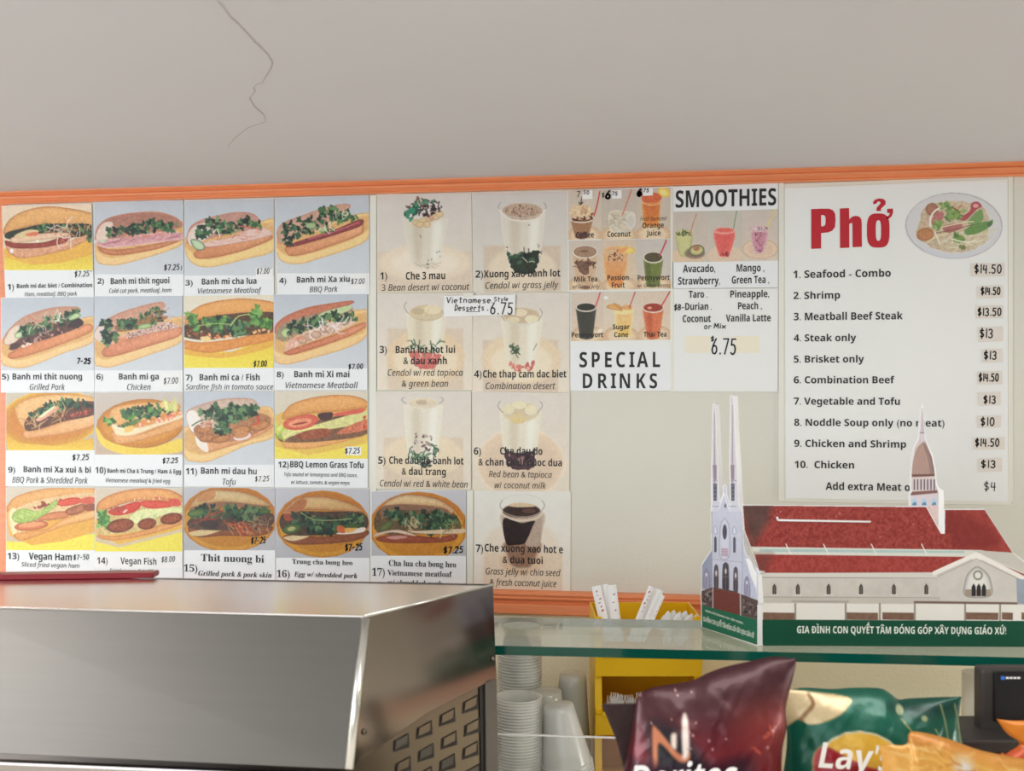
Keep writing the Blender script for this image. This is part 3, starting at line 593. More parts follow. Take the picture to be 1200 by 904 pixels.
def s9(k):
    k.bg((190, 178, 160), (176, 160, 140))
    k.E(320, 200, 330, 190, (196, 130, 48), ang=-6, rim=16, rimcol=(222, 180, 60), tex=4); k.P([(30, 290), (120, 350), (350, 370), (600, 320), (600, 400), (50, 400)], (222, 188, 60), smooth=False, tex=3, top=(206, 150, 56)); k.E(330, 190, 280, 150, (198, 126, 50), ang=-6, tex=6)
    k.P([(95, 130), (150, 80), (280, 45), (430, 40), (600, 60), (600, 130), (300, 120), (190, 190), (170, 270), (120, 220)], (214, 160, 98), tex=14, rim=8, rimcol=(190, 124, 64), top=(224, 180, 120))
    k.P([(150, 275), (250, 265), (450, 200), (600, 165), (600, 240), (420, 290), (280, 310), (165, 325)], (214, 154, 94), tex=12, rim=7, rimcol=(180, 112, 60), top=(226, 178, 128))
    k.P([(170, 195), (300, 110), (600, 85), (600, 170), (400, 215), (240, 265), (165, 268)], (98, 62, 46), tex=24, ts=12); k.leaves([(200, 160), (320, 90), (460, 65), (560, 90), (590, 115), (400, 130), (280, 150), (210, 210)], 60, 18)
    k.P([(235, 195), (350, 118), (372, 135), (260, 210)], (214, 150, 130), tex=12); k.P([(245, 185), (335, 120), (345, 128), (255, 196)], (206, 210, 168))
    k.bits([(400, 170), (595, 130), (595, 160), (380, 210)], 34, 14, ((166, 66, 52), (190, 96, 70), (130, 44, 40))); k.strands([(180, 220), (330, 170), (440, 150), (400, 200), (200, 260)], 24, 90, 7, ((212, 160, 96), (196, 136, 84), (220, 180, 130)))
def s10(k):
    k.bg((184, 174, 166), (186, 162, 140))
    k.E(900, 230, 285, 160, (196, 128, 46), ang=-5, rim=10, rimcol=(170, 106, 40)); k.P([(618, 250), (680, 330), (820, 376), (980, 378), (1172, 320), (1172, 400), (980, 425), (780, 420), (660, 372), (620, 300)], (222, 192, 72), tex=3); k.E(910, 220, 255, 130, (204, 138, 54), ang=-5, tex=5)
    k.P([(695, 170), (730, 125), (850, 98), (1000, 90), (1110, 90), (1150, 130), (1000, 190), (780, 240), (700, 225)], (212, 156, 92), tex=14, rim=7, rimcol=(186, 122, 62), top=(222, 172, 112))
    k.P([(720, 280), (900, 290), (1165, 190), (1165, 245), (1000, 305), (850, 345), (750, 355), (722, 320)], (216, 158, 98), tex=12, rim=6, rimcol=(184, 116, 64))
    k.P([(715, 225), (850, 250), (1000, 220), (1165, 160), (1165, 195), (1020, 245), (850, 305), (750, 305), (722, 270)], (226, 206, 170), tex=10, rim=5, rimcol=(196, 130, 76))
    k.leaves([(780, 150), (870, 125), (1010, 110), (1085, 125), (1085, 165), (940, 185), (850, 210), (790, 195)], 60, 19, HERB + FRESH[:2]); k.leaves([(665, 205), (700, 190), (740, 215), (700, 235)], 10, 18, FRESH); k.leaves([(1020, 90), (1130, 90), (1140, 130), (1080, 140)], 14, 20, ((186, 190, 110), (206, 200, 130)))
    k.bits([(880, 225), (1040, 180), (1160, 150), (1150, 180), (1000, 225), (890, 245)], 36, 16, ((220, 120, 84), (226, 150, 120), (230, 190, 170))); k.leaves([(755, 240), (870, 205), (870, 225), (770, 250)], 10, 14, ((90, 120, 60), (70, 96, 50))); k.E(825, 262, 34, 20, (224, 180, 96), ang=-20)
def s11(k):
    k.bg(*GREYBG)
    board(k, [(5, 250), (480, 120), (580, 160), (580, 310), (400, 370), (180, 465), (80, 472), (8, 440)], [(5, 270), (480, 130), (575, 180), (575, 290), (380, 350), (160, 425), (60, 420), (5, 385)], (224, 186, 124))
    k.P([(22, 150), (110, 105), (260, 68), (420, 66), (475, 100), (470, 160), (300, 200), (100, 250), (60, 290), (25, 230)], (190, 164, 148), tex=18, rim=7, rimcol=(174, 128, 108)); k.P([(22, 160), (70, 145), (110, 210), (70, 285), (28, 230)], (220, 208, 200), tex=8)
    k.P([(75, 275), (130, 300), (300, 330), (480, 250), (560, 230), (560, 260), (400, 340), (250, 385), (150, 410), (90, 370)], (208, 148, 100), tex=12, rim=6, rimcol=(180, 112, 68)); k.P([(80, 290), (140, 330), (160, 400), (130, 405), (85, 360)], (222, 206, 194), tex=6)
    k.P([(70, 250), (200, 200), (480, 160), (560, 220), (400, 320), (200, 350), (100, 330)], (166, 112, 78), tex=24, ts=14)
    for x, y, a, b in ((370, 275, 62, 34), (490, 240, 66, 32), (240, 325, 60, 26), (150, 320, 50, 24), (130, 265, 50, 24)): k.E(x, y, a, b, (190, 130, 80), ang=-12, tex=22, ts=14, rim=9, rimcol=(140, 84, 48))
    k.E(375, 310, 58, 25, (222, 206, 206), ang=-12, rim=5, rimcol=(196, 160, 160)); k.E(372, 302, 48, 18, (190, 130, 84), ang=-12)
    k.leaves([(100, 150), (200, 115), (290, 105), (350, 120), (470, 105), (475, 155), (420, 200), (300, 215), (300, 280), (220, 285), (200, 200)], 84, 23); k.line([(55, 240), (120, 205), (220, 195)], (60, 96, 56), 8)
    k.strands([(110, 220), (200, 210), (200, 270), (120, 260)], 16, 70, 7, ((228, 206, 196), (214, 140, 110))); k.line([(470, 180), (480, 220), (450, 235)], (206, 60, 50), 10)
def s12(k):
    k.bg((196, 188, 170), (196, 184, 160)); k.P([(575, 180), (640, 150), (1180, 120), (1180, 460), (575, 460)], (214, 178, 74), tex=4, smooth=False, top=(206, 170, 90)); k.P([(575, 370), (800, 430), (1180, 350), (1180, 460), (575, 460)], (224, 202, 76), smooth=False, tex=3)
    k.P([(630, 335), (760, 340), (960, 320), (1175, 265), (1180, 290), (1000, 350), (800, 388), (660, 385), (635, 365)], (216, 158, 92), tex=12, rim=6, rimcol=(190, 120, 60))
    k.P([(585, 240), (640, 250), (1180, 150), (1180, 290), (900, 340), (640, 345), (600, 300)], (120, 84, 60), tex=20); k.leaves([(590, 240), (680, 270), (650, 320), (595, 290)], 20, 24, ((176, 186, 80), (150, 166, 70), (198, 202, 100)))
    k.P([(640, 275), (840, 235), (1000, 190), (1180, 140), (1180, 215), (960, 260), (720, 300), (650, 325)], (200, 196, 128), tex=20, ts=22); k.line([(640, 320), (720, 275), (900, 245)], (216, 214, 130), 8)
    k.P([(715, 300), (820, 265), (930, 262), (935, 300), (840, 325), (730, 325)], (150, 80, 52), tex=30, ts=12); k.P([(980, 290), (1060, 240), (1180, 200), (1180, 260), (1060, 290)], (196, 110, 78), tex=30, ts=12)
    k.E(750, 218, 115, 48, (206, 100, 76), ang=-10, rim=12, rimcol=(196, 72, 58), tex=8); k.E(745, 222, 75, 26, (218, 140, 104), ang=-10, tex=14); k.E(745, 226, 50, 6, (150, 50, 40), ang=-10)
    k.P([(945, 165), (1060, 145), (1160, 130), (1130, 160), (980, 178)], (208, 90, 76), tex=8); k.P([(860, 165), (950, 155), (940, 200), (880, 205)], (76, 48, 48), tex=8)
    k.P([(630, 185), (680, 110), (800, 66), (960, 44), (1100, 52), (1180, 90), (1180, 125), (1000, 150), (800, 165), (660, 200)], (206, 144, 78), tex=12, ts=8, rim=9, rimcol=(180, 108, 50), top=(220, 162, 96))
    k.bits([(1140, 180), (1175, 170), (1175, 260), (1150, 255)], 30, 8, ((190, 60, 44), (210, 120, 90)))
def s13(k):
    k.bg((196, 184, 166), (190, 170, 140)); k.P([(30, 380), (150, 385), (610, 330), (610, 445), (30, 445)], (224, 208, 70), smooth=False, tex=3); k.P([(35, 220), (60, 340), (200, 405), (400, 380), (610, 320), (610, 150), (35, 150)], (216, 160, 68), smooth=False, tex=4)
    k.P([(40, 190), (55, 140), (110, 90), (260, 48), (430, 35), (610, 40), (610, 90), (400, 95), (300, 120), (200, 150), (80, 180)], (212, 152, 84), tex=10, rim=8, rimcol=(186, 116, 54), top=(220, 166, 104))
    k.P([(60, 200), (200, 130), (380, 90), (600, 70), (608, 130), (400, 200), (200, 300), (100, 340), (60, 290)], (214, 178, 130), tex=26, ts=10); k.P([(55, 190), (110, 175), (110, 340), (70, 320)], (226, 204, 160), tex=8, rim=5, rimcol=(206, 160, 90))
    k.P([(100, 330), (300, 300), (400, 240), (605, 175), (608, 230), (420, 280), (280, 330), (150, 375), (105, 365)], (214, 150, 78), tex=12, rim=7, rimcol=(190, 116, 54), top=(226, 180, 120))
    k.bits([(190, 150), (300, 130), (400, 110), (420, 130), (220, 170)], 12, 22, ((120, 44, 36), (150, 60, 44)))
    k.P([(370, 125), (460, 100), (520, 110), (500, 140), (390, 155)], (212, 84, 62), tex=8, rim=5, rimcol=(190, 54, 40)); k.P([(505, 120), (560, 95), (606, 105), (600, 135), (530, 140)], (206, 90, 66), tex=8)
    k.P([(240, 225), (330, 195), (425, 190), (430, 225), (330, 245), (250, 245)], (206, 130, 84), tex=10, rim=6, rimcol=(150, 80, 50)); k.P([(420, 180), (530, 140), (540, 185), (450, 215)], (180, 110, 74), tex=20, ts=16, rim=6, rimcol=(120, 60, 40)); k.P([(530, 150), (606, 140), (606, 180), (550, 185)], (150, 80, 56), tex=14)
    k.E(200, 280, 108, 32, (206, 122, 76), ang=-6, tex=8, rim=8, rimcol=(160, 76, 44)); k.E(200, 274, 84, 16, (216, 142, 96), ang=-6)
    k.P([(85, 200), (150, 170), (250, 185), (350, 120), (365, 145), (270, 220), (160, 262), (85, 250)], (166, 186, 96), tex=22, ts=16, rim=6, rimcol=(120, 156, 66)); k.strands([(90, 200), (240, 190), (340, 150), (240, 230), (100, 250)], 24, 50, 5, ((200, 212, 140), (130, 162, 76)))
def s14(k):
    k.bg((196, 182, 164), (196, 176, 140)); k.P([(605, 380), (760, 420), (1165, 320), (1165, 450), (605, 450)], (224, 206, 72), smooth=False, tex=3); k.P([(605, 330), (760, 400), (1165, 300), (1165, 200), (605, 240)], (216, 166, 72), smooth=False, tex=4)
    k.P([(615, 175), (640, 120), (740, 70), (900, 42), (1060, 46), (1165, 90), (1165, 130), (900, 120), (760, 150), (640, 200)], (206, 140, 76), tex=12, rim=9, rimcol=(176, 100, 50), top=(222, 160, 96)); k.bits([(780, 110), (1000, 90), (1150, 110), (900, 120)], 50, 8, ((226, 196, 150), (200, 120, 80), (206, 90, 60)))
    k.P([(615, 270), (700, 180), (1160, 130), (1160, 220), (900, 310), (700, 340), (625, 330)], (196, 170, 110), tex=24, ts=12); k.P([(625, 340), (750, 345), (950, 300), (1160, 225), (1160, 270), (960, 335), (760, 372), (650, 365)], (212, 148, 84), tex=12, rim=6, rimcol=(186, 112, 54))
    k.leaves([(615, 180), (680, 190), (700, 270), (640, 280)], 22, 24, FRESH); k.P([(820, 250), (900, 180), (1160, 165), (1160, 195), (1030, 215), (960, 255), (880, 265)], (206, 208, 150), tex=16, ts=12); k.strands([(830, 240), (1000, 180), (1010, 240), (860, 260)], 20, 60, 5, ((226, 226, 180), (160, 180, 90)), ang=100)
    for x, y, a, b in ((770, 280, 88, 44), (940, 268, 60, 36), (1095, 235, 72, 36)): k.E(x, y, a, b, (150, 74, 40), ang=-10, tex=28, ts=12, rim=10, rimcol=(96, 44, 28))
    k.P([(740, 215), (690, 190), (760, 160), (880, 125), (900, 155), (850, 195)], (206, 66, 48), tex=10, rim=7, rimcol=(178, 42, 34)); k.bits([(700, 165), (800, 150), (780, 185), (710, 195)], 14, 14, ((120, 60, 44), (160, 80, 60)))
    k.P([(890, 130), (980, 118), (1080, 130), (1090, 160), (950, 170)], (212, 80, 60), tex=8, rim=6, rimcol=(190, 50, 40)); k.P([(1080, 110), (1140, 112), (1155, 150), (1090, 150)], (206, 80, 60)); k.spot(800, 188, 22, 8, (236, 180, 170), -40)
def plateC(k, cx, cy, rx, ry):
    k.bg((196, 196, 204), (186, 186, 192)); k.E(cx, cy, rx, ry, (196, 118, 36), tex=6, rim=10, rimcol=(206, 134, 50)); k.E(cx, cy + 18, rx * .93, ry * .88, (216, 152, 46), tex=5); k.E(cx, cy + 40, rx * .8, ry * .66, (204, 134, 40), tex=6)
def s15(k):
    plateC(k, 290, 235, 310, 215)
    k.P([(30, 290), (80, 270), (300, 300), (550, 280), (556, 320), (480, 345), (250, 345), (120, 355), (50, 340)], (150, 86, 52), tex=12, rim=8, rimcol=(130, 70, 40)); k.P([(45, 320), (200, 295), (260, 300), (150, 340), (60, 345)], (222, 196, 140), tex=8)
    k.P([(30, 250), (150, 200), (540, 190), (548, 290), (300, 310), (60, 300)], (96, 66, 52), tex=28, ts=14)
    k.P([(40, 165), (60, 120), (120, 70), (220, 50), (400, 70), (520, 120), (560, 155), (400, 148), (220, 130), (90, 160)], (206, 168, 108), tex=14, rim=9, rimcol=(170, 106, 62), top=(224, 200, 150)); k.P([(110, 80), (200, 60), (190, 110), (90, 130)], (206, 142, 86), tex=14)
    k.P([(45, 170), (150, 140), (300, 128), (450, 145), (548, 160), (500, 175), (200, 160), (60, 195)], (150, 104, 76), tex=12)
    k.leaves([(40, 195), (150, 155), (300, 160), (540, 175), (480, 215), (400, 260), (300, 215), (180, 225), (60, 220)], 84, 21); k.E(80, 200, 56, 24, (110, 134, 66), ang=-8, rim=8, rimcol=(46, 84, 46)); k.E(520, 188, 38, 16, (90, 120, 60), rim=6, rimcol=(46, 84, 46))
    k.P([(95, 270), (180, 230), (225, 260), (210, 300), (140, 298)], (70, 52, 48), tex=14); k.strands([(30, 265), (200, 210), (190, 230), (50, 275)], 12, 110, 9, ((190, 80, 46), (166, 62, 40)), ang=-25)
    k.strands([(220, 230), (350, 240), (480, 290), (380, 300), (260, 280)], 26, 90, 10, ((206, 84, 44), (190, 70, 40), (218, 150, 96)), ang=35); k.strands([(440, 230), (550, 260), (530, 310), (440, 290)], 30, 60, 5, ((206, 176, 130), (176, 140, 96)))
    k.C *= .88
def s16(k):
    plateC(k, 890, 270, 300, 215)
    k.P([(635, 350), (700, 335), (900, 350), (1165, 310), (1165, 350), (1050, 385), (800, 402), (680, 392)], (150, 84, 52), tex=12, rim=8, rimcol=(126, 68, 40)); k.P([(640, 355), (760, 335), (800, 350), (700, 378)], (222, 196, 150), tex=8)
    k.P([(640, 200), (900, 190), (1150, 200), (1155, 310), (900, 340), (650, 330)], (84, 62, 46), tex=26, ts=14); k.P([(645, 180), (700, 195), (720, 240), (650, 245)], (166, 74, 54), tex=10)
    k.P([(638, 200), (660, 160), (720, 110), (830, 92), (960, 105), (1100, 150), (1152, 190), (1000, 186), (800, 180), (680, 205)], (206, 158, 96), tex=14, rim=9, rimcol=(166, 98, 58), top=(220, 186, 128)); k.P([(650, 190), (740, 112), (790, 120), (760, 180), (680, 195)], (184, 112, 68), tex=14)
    k.leaves([(700, 200), (830, 210), (960, 235), (1150, 200), (1155, 270), (1000, 275), (960, 325), (850, 320), (720, 270)], 96, 22); k.E(692, 300, 60, 32, (96, 116, 60), ang=-12, rim=9, rimcol=(48, 82, 46)); k.E(690, 300, 26, 14, (176, 176, 110), ang=-12)
    k.line([(750, 195), (830, 240), (960, 245), (1080, 235)], (150, 160, 96), 6); k.P([(975, 330), (1060, 310), (1155, 290), (1150, 320), (1040, 335)], (226, 216, 206), tex=6); k.P([(985, 280), (1030, 285), (1035, 325), (985, 320)], (206, 104, 54)); k.P([(1040, 295), (1110, 290), (1080, 320), (1035, 322)], (226, 170, 80)); k.E(1080, 282, 66, 12, (80, 110, 56), rim=5, rimcol=(40, 76, 42))
    k.C *= .88
def s17(k):
    plateC(k, 300, 240, 290, 208)
    k.P([(60, 300), (200, 280), (400, 300), (520, 280), (520, 310), (440, 330), (200, 335), (80, 325)], (160, 78, 52), tex=14, rim=7, rimcol=(130, 60, 40)); k.P([(110, 300), (190, 290), (240, 300), (160, 312)], (196, 140, 130))
    k.P([(80, 130), (300, 130), (500, 150), (540, 270), (300, 280), (60, 270)], (104, 84, 54), tex=24, ts=12)
    k.P([(85, 120), (150, 70), (250, 48), (400, 70), (480, 110), (515, 140), (490, 165), (440, 130), (250, 112), (120, 125), (90, 200), (80, 160)], (206, 158, 104), tex=14, rim=8, rimcol=(150, 96, 64), top=(226, 200, 150)); k.P([(90, 120), (250, 108), (440, 130), (490, 165), (400, 150), (200, 140), (95, 190)], (140, 100, 76), tex=12)
    k.leaves([(110, 160), (190, 120), (210, 170), (260, 160), (330, 165), (380, 135), (440, 145), (530, 195), (480, 230), (400, 260), (370, 285), (330, 240), (180, 210)], 90, 20); k.P([(30, 300), (60, 275), (180, 255), (280, 285), (270, 292), (150, 272), (60, 292)], (222, 200, 180), rim=4, rimcol=(180, 140, 120)); k.P([(240, 260), (300, 262), (570, 250), (560, 275), (400, 280), (280, 275)], (214, 188, 156), tex=8)
    k.E(112, 235, 46, 22, (110, 120, 66), ang=-35, rim=8, rimcol=(66, 84, 46)); k.strands([(220, 180), (320, 170), (320, 250), (220, 240)], 20, 60, 6, ((222, 200, 160), (196, 150, 104))); k.strands([(470, 210), (540, 200), (550, 245), (480, 250)], 16, 60, 6, ((190, 170, 110), (120, 120, 70))); k.line([(430, 240), (440, 270), (428, 305)], (206, 206, 160), 5)
    k.C *= .9

# ------------------------------------------------------------------ dessert glasses (5x zoom)
def halo(k, cx, cy, rx, ry, x0, x1):
    k.P([(x0, cy - ry * .6), (x1, cy - ry * .6), (x1, 700), (x0, 700)], (206, 182, 156), smooth=False, soft=3, tex=4, a=.8); k.E(cx, cy, rx, ry, (218, 198, 170), soft=8, a=.9, tex=3); k.E(cx, cy, rx * .72, ry * .7, (222, 206, 184), soft=9, a=.8)
def tumbler(k, xl, xr, yt, yb, bl, br, body, rimc=(120, 112, 104)):
    ell = (xr - xl) / 2; cx = (xl + xr) / 2; n = 8; bw_ = (br - bl) / 2; bc = (bl + br) / 2
    bot = [(bc - bw_ * math.cos(math.pi * i / n), yb - 16 + 24 * math.sin(math.pi * i / n)) for i in range(n + 1)]
    side = [(xl + (bl - xl) * t ** 1.5, yt + (yb - 16 - yt) * t) for t in (0, .2, .4, .6, .8)]; side2 = [(xr + (br - xr) * t ** 1.5, yt + (yb - 16 - yt) * t) for t in (.8, .6, .4, .2, 0)]
    k.P(side + bot + side2, body, tex=4, rim=10, rimcol=np.array(body) + (6, 10, 10), a=.88, smooth=False, soft=2)
    k.P([(cx - ell * .55, yt + 40), (cx - ell * .15, yt + 40), (cx - ell * .2, yb - 60), (cx - ell * .45, yb - 60)], np.array(body) * (.93, .9, .85), soft=8, a=.7); k.P([(cx + ell * .35, yt + 40), (cx + ell * .75, yt + 40), (cx + ell * .55, yb - 50), (cx + ell * .3, yb - 50)], (222, 222, 210), soft=8, a=.6)
def glassrim(k, cx, cy, rx, ry, col=(104, 98, 92)):
    pts = [(cx + rx * math.cos(t), cy + ry * math.sin(t)) for t in [math.pi * 2 * i / 16 for i in range(16)]]
    k.line(pts, (196, 190, 178), 4, a=.8, closed=True); k.line([(cx - rx * .9, cy - ry * .45), (cx - rx, cy), (cx - rx * .8, cy + ry * .6)], col, 3.4, a=.7); k.line([(cx + rx * .9, cy - ry * .45), (cx + rx, cy), (cx + rx * .8, cy + ry * .6)], col, 3.4, a=.7)
CREAMBG = ((204, 194, 182), (214, 200, 178))
def d1(k):
    k.bg((196, 188, 182), (210, 196, 176)); halo(k, 340, 440, 270, 110, 62, 615); tumbler(k, 210, 475, 180, 470, 265, 410, (204, 194, 174))
    for x, y in ((290, 205), (330, 195), (370, 180), (405, 170), (350, 215), (310, 215), (425, 155)): k.E(x, y, 25, 21, (214, 184, 132), rim=6, rimcol=(186, 150, 96))
    k.E(375, 178, 18, 16, (206, 150, 120)); k.bits([(310, 120), (370, 70), (440, 90), (435, 140), (380, 170), (300, 165)], 50, 15, ((58, 34, 44), (84, 50, 54), (40, 26, 34))); k.bits([(225, 120), (300, 60), (340, 70), (320, 130), (240, 120)], 26, 14, ((120, 84, 64), (90, 60, 56)))
    k.bits([(218, 140), (290, 95), (315, 150), (260, 195), (225, 180)], 30, 20, ((30, 110, 84), (50, 140, 104), (24, 84, 66))); k.bits([(300, 80), (345, 60), (400, 75), (390, 90), (310, 100)], 14, 15, ((60, 120, 92), (96, 150, 112))); k.E(262, 135, 22, 20, (40, 138, 106), tex=10)
    k.bits([(300, 270), (330, 300), (310, 300)], 3, 9, ((90, 86, 84),), .3); k.bits([(380, 380), (440, 360), (420, 450), (330, 478), (340, 470)], 9, 11, ((96, 92, 86),), .35); k.strands([(260, 430), (400, 440), (380, 475), (280, 465)], 10, 60, 3, ((190, 160, 110),), ang=15)
def d2(k):
    k.bg((190, 184, 180), (204, 196, 182)); k.P([(685, 340), (1135, 340), (1135, 640), (685, 640)], (200, 178, 152), smooth=False, soft=4, tex=5); k.E(910, 480, 200, 130, (214, 194, 166), soft=8); tumbler(k, 780, 1045, 130, 490, 835, 1000, (206, 196, 178))
    k.P([(820, 365), (870, 400), (1005, 370), (995, 470), (960, 505), (880, 505), (845, 460)], (44, 58, 42), tex=16, jag=10); k.bits([(830, 390), (990, 400), (980, 450), (850, 440)], 20, 22, ((44, 92, 60), (60, 104, 70), (30, 50, 38))); k.strands([(860, 380), (1000, 365), (990, 440), (870, 430)], 16, 50, 7, ((206, 200, 176), (30, 32, 30)))
    k.E(910, 140, 122, 52, (176, 142, 116), tex=26, ts=9, rim=10, rimcol=(196, 172, 148)); k.bits([(810, 140), (910, 95), (1010, 140), (910, 180)], 70, 8, ((120, 80, 62), (206, 172, 140), (100, 64, 52)), .5); glassrim(k, 910, 115, 140, 62); k.line([(775, 130), (830, 180), (910, 195), (1000, 180), (1042, 130)], (214, 206, 192), 9)
    k.bits([(940, 205), (960, 215), (950, 220)], 1, 10, ((120, 110, 100),)); k.bits([(815, 330), (830, 360), (820, 350)], 2, 8, ((110, 104, 96),)); k.bits([(1000, 330), (1015, 350), (1005, 350)], 2, 8, ((110, 104, 96),))
def d3(k):
    k.bg(*CREAMBG); k.P([(120, 250), (565, 250), (565, 640), (120, 640)], (206, 180, 150), smooth=False, soft=3, tex=4, a=.7); k.E(345, 420, 230, 165, (218, 188, 146), soft=6); k.E(345, 440, 190, 120, (222, 200, 166), soft=8); tumbler(k, 230, 465, 150, 480, 270, 430, (212, 200, 172))
    k.P([(262, 385), (420, 400), (425, 440), (400, 480), (350, 492), (290, 475), (265, 430)], (214, 96, 84), tex=18, ts=10, jag=8); k.strands([(255, 320), (300, 345), (360, 370), (420, 330), (440, 310), (400, 375), (330, 390), (270, 365)], 22, 50, 9, ((74, 112, 72), (96, 134, 86), (60, 92, 60))); k.strands([(280, 390), (410, 400), (400, 440), (290, 440)], 10, 40, 6, ((236, 196, 180), (226, 120, 104)))
    k.E(350, 160, 100, 48, (206, 184, 140), tex=8, rim=8, rimcol=(196, 172, 130)); k.E(385, 140, 50, 28, (216, 200, 160), tex=6); k.E(300, 150, 36, 20, (190, 166, 126)); glassrim(k, 345, 125, 126, 66)
def d4(k):
    k.bg(*CREAMBG); k.P([(680, 320), (1120, 320), (1120, 640), (680, 640)], (204, 176, 150), smooth=False, soft=3, tex=4, a=.8); k.E(905, 430, 235, 150, (218, 192, 154), soft=6); k.E(905, 450, 180, 110, (222, 204, 172), soft=8); tumbler(k, 785, 1030, 165, 490, 830, 990, (212, 202, 178))
    k.E(905, 175, 108, 48, (196, 168, 132), tex=8, rim=7, rimcol=(206, 186, 150)); k.E(900, 158, 40, 22, (216, 200, 164)); k.E(965, 195, 40, 24, (218, 206, 166)); k.E(860, 200, 38, 18, (212, 196, 156)); glassrim(k, 905, 165, 122, 66)
    k.strands([(820, 345), (890, 370), (890, 395), (850, 400), (825, 370)], 18, 40, 8, ((52, 84, 54), (72, 110, 70))); k.bits([(825, 450), (900, 470), (985, 440), (960, 495), (850, 495)], 26, 20, ((216, 110, 92), (206, 80, 70), (230, 176, 160))); k.line([(995, 340), (975, 380)], (120, 116, 90), 4)
def d5(k):
    k.bg(*CREAMBG); k.P([(100, 290), (565, 290), (565, 620), (100, 620)], (206, 182, 152), smooth=False, soft=3, tex=4, a=.8); k.E(330, 400, 235, 130, (218, 196, 160), soft=6); tumbler(k, 215, 445, 100, 450, 245, 405, (212, 202, 182))
    k.bits([(260, 270), (330, 260), (400, 300), (370, 370), (290, 350)], 24, 17, ((176, 150, 140), (110, 74, 80), (200, 180, 170), (84, 56, 62)), .5); k.strands([(240, 300), (260, 380), (330, 400), (390, 380), (415, 310), (405, 400), (330, 440), (255, 420)], 34, 50, 10, ((60, 112, 76), (40, 88, 60), (90, 136, 96))); k.bits([(270, 430), (390, 425), (370, 465), (290, 465)], 14, 16, ((60, 44, 50), (40, 70, 50)))
    k.E(330, 90, 92, 34, (208, 190, 156), tex=8, rim=8, rimcol=(216, 204, 178)); k.E(320, 85, 34, 14, (190, 166, 134)); glassrim(k, 326, 70, 122, 34)
def d6(k):
    k.bg(*CREAMBG); k.E(900, 440, 260, 210, (214, 186, 154), soft=5, rim=10, rimcol=(226, 204, 176), tex=4); k.E(900, 440, 200, 150, (210, 182, 152), soft=8); tumbler(k, 780, 1020, 130, 460, 810, 985, (212, 204, 180))
    k.P([(808, 350), (840, 375), (960, 375), (985, 350), (985, 440), (960, 470), (900, 482), (840, 468), (812, 430)], (76, 46, 56), tex=20, ts=12, jag=10); k.bits([(825, 380), (970, 380), (960, 440), (835, 440)], 18, 18, ((150, 110, 104), (50, 30, 40)), .5)
    k.E(900, 140, 112, 62, (202, 182, 142), tex=6, rim=10, rimcol=(216, 204, 170)); k.E(893, 100, 44, 24, (218, 206, 166)); k.E(962, 130, 36, 30, (218, 206, 166)); k.E(830, 125, 34, 30, (214, 202, 160)); k.E(885, 180, 50, 30, (214, 188, 120)); glassrim(k, 898, 105, 130, 62)
def d7(k):
    k.bg((208, 206, 198), (216, 208, 192)); k.P([(685, 390), (1145, 390), (1145, 640), (685, 640)], (214, 188, 158), smooth=False, soft=3, tex=4, a=.8); k.E(905, 440, 120, 80, (206, 150, 100), soft=9, a=.8); k.P([(730, 260), (1080, 260), (1100, 600), (710, 600)], (218, 192, 162), soft=9, a=.5)
    k.P([(790, 150), (805, 300), (820, 400), (850, 470), (910, 485), (970, 470), (1000, 400), (1020, 300), (1035, 150)], (186, 160, 136), tex=10, rim=8, rimcol=(216, 206, 190)); k.P([(812, 330), (1010, 330), (995, 400), (965, 465), (910, 480), (850, 465), (822, 400)], (150, 104, 76), soft=6, tex=12, ts=14); k.P([(800, 190), (900, 215), (985, 205), (970, 260), (945, 300), (925, 335), (870, 345), (815, 335)], (46, 26, 26), tex=10, ts=20)
    k.P([(985, 210), (1025, 200), (1010, 350), (930, 345), (950, 290)], (176, 150, 130), tex=14, ts=8); k.E(905, 145, 112, 42, (62, 36, 30), tex=12, rim=8, rimcol=(110, 78, 60)); k.P([(830, 110), (900, 96), (990, 112), (960, 122), (860, 122)], (206, 176, 136), tex=14, ts=8); k.E(950, 145, 40, 14, (100, 60, 50)); glassrim(k, 910, 115, 130, 66); k.line([(795, 165), (850, 195), (920, 202), (990, 190), (1028, 160)], (206, 190, 170), 8)

# ------------------------------------------------------------------ small drinks (9.23x zoom)
def sm(k, x0, x1, y0, y1, bgc=(190, 178, 166)):
    k.bg(bgc, np.array(bgc) + (8, 4, -4)); k.E((x0 + x1) / 2, y1 - 40, (x1 - x0) * .52, 120, (206, 176, 142), soft=4, rim=20, rimcol=(190, 156, 124)); k.E((x0 + x1) / 2, y1 - 50, (x1 - x0) * .38, 80, (212, 190, 160), soft=6)
def cupp(k, xl, xr, yt, yb, bl, br, col, topc, toph=40, rimc=(206, 198, 186)):
    k.P([(xl, yt), (bl, yb), ((bl + br) / 2, yb + 14), (br, yb), (xr, yt)], col, tex=8, smooth=False, soft=1.5, rim=14, rimcol=np.array(col) * .85 + 30); k.E((xl + xr) / 2, yt, (xr - xl) / 2, toph, rimc, soft=1.5); k.E((xl + xr) / 2, yt - 4, (xr - xl) / 2 - 12, toph - 10, topc, tex=14, ts=16)
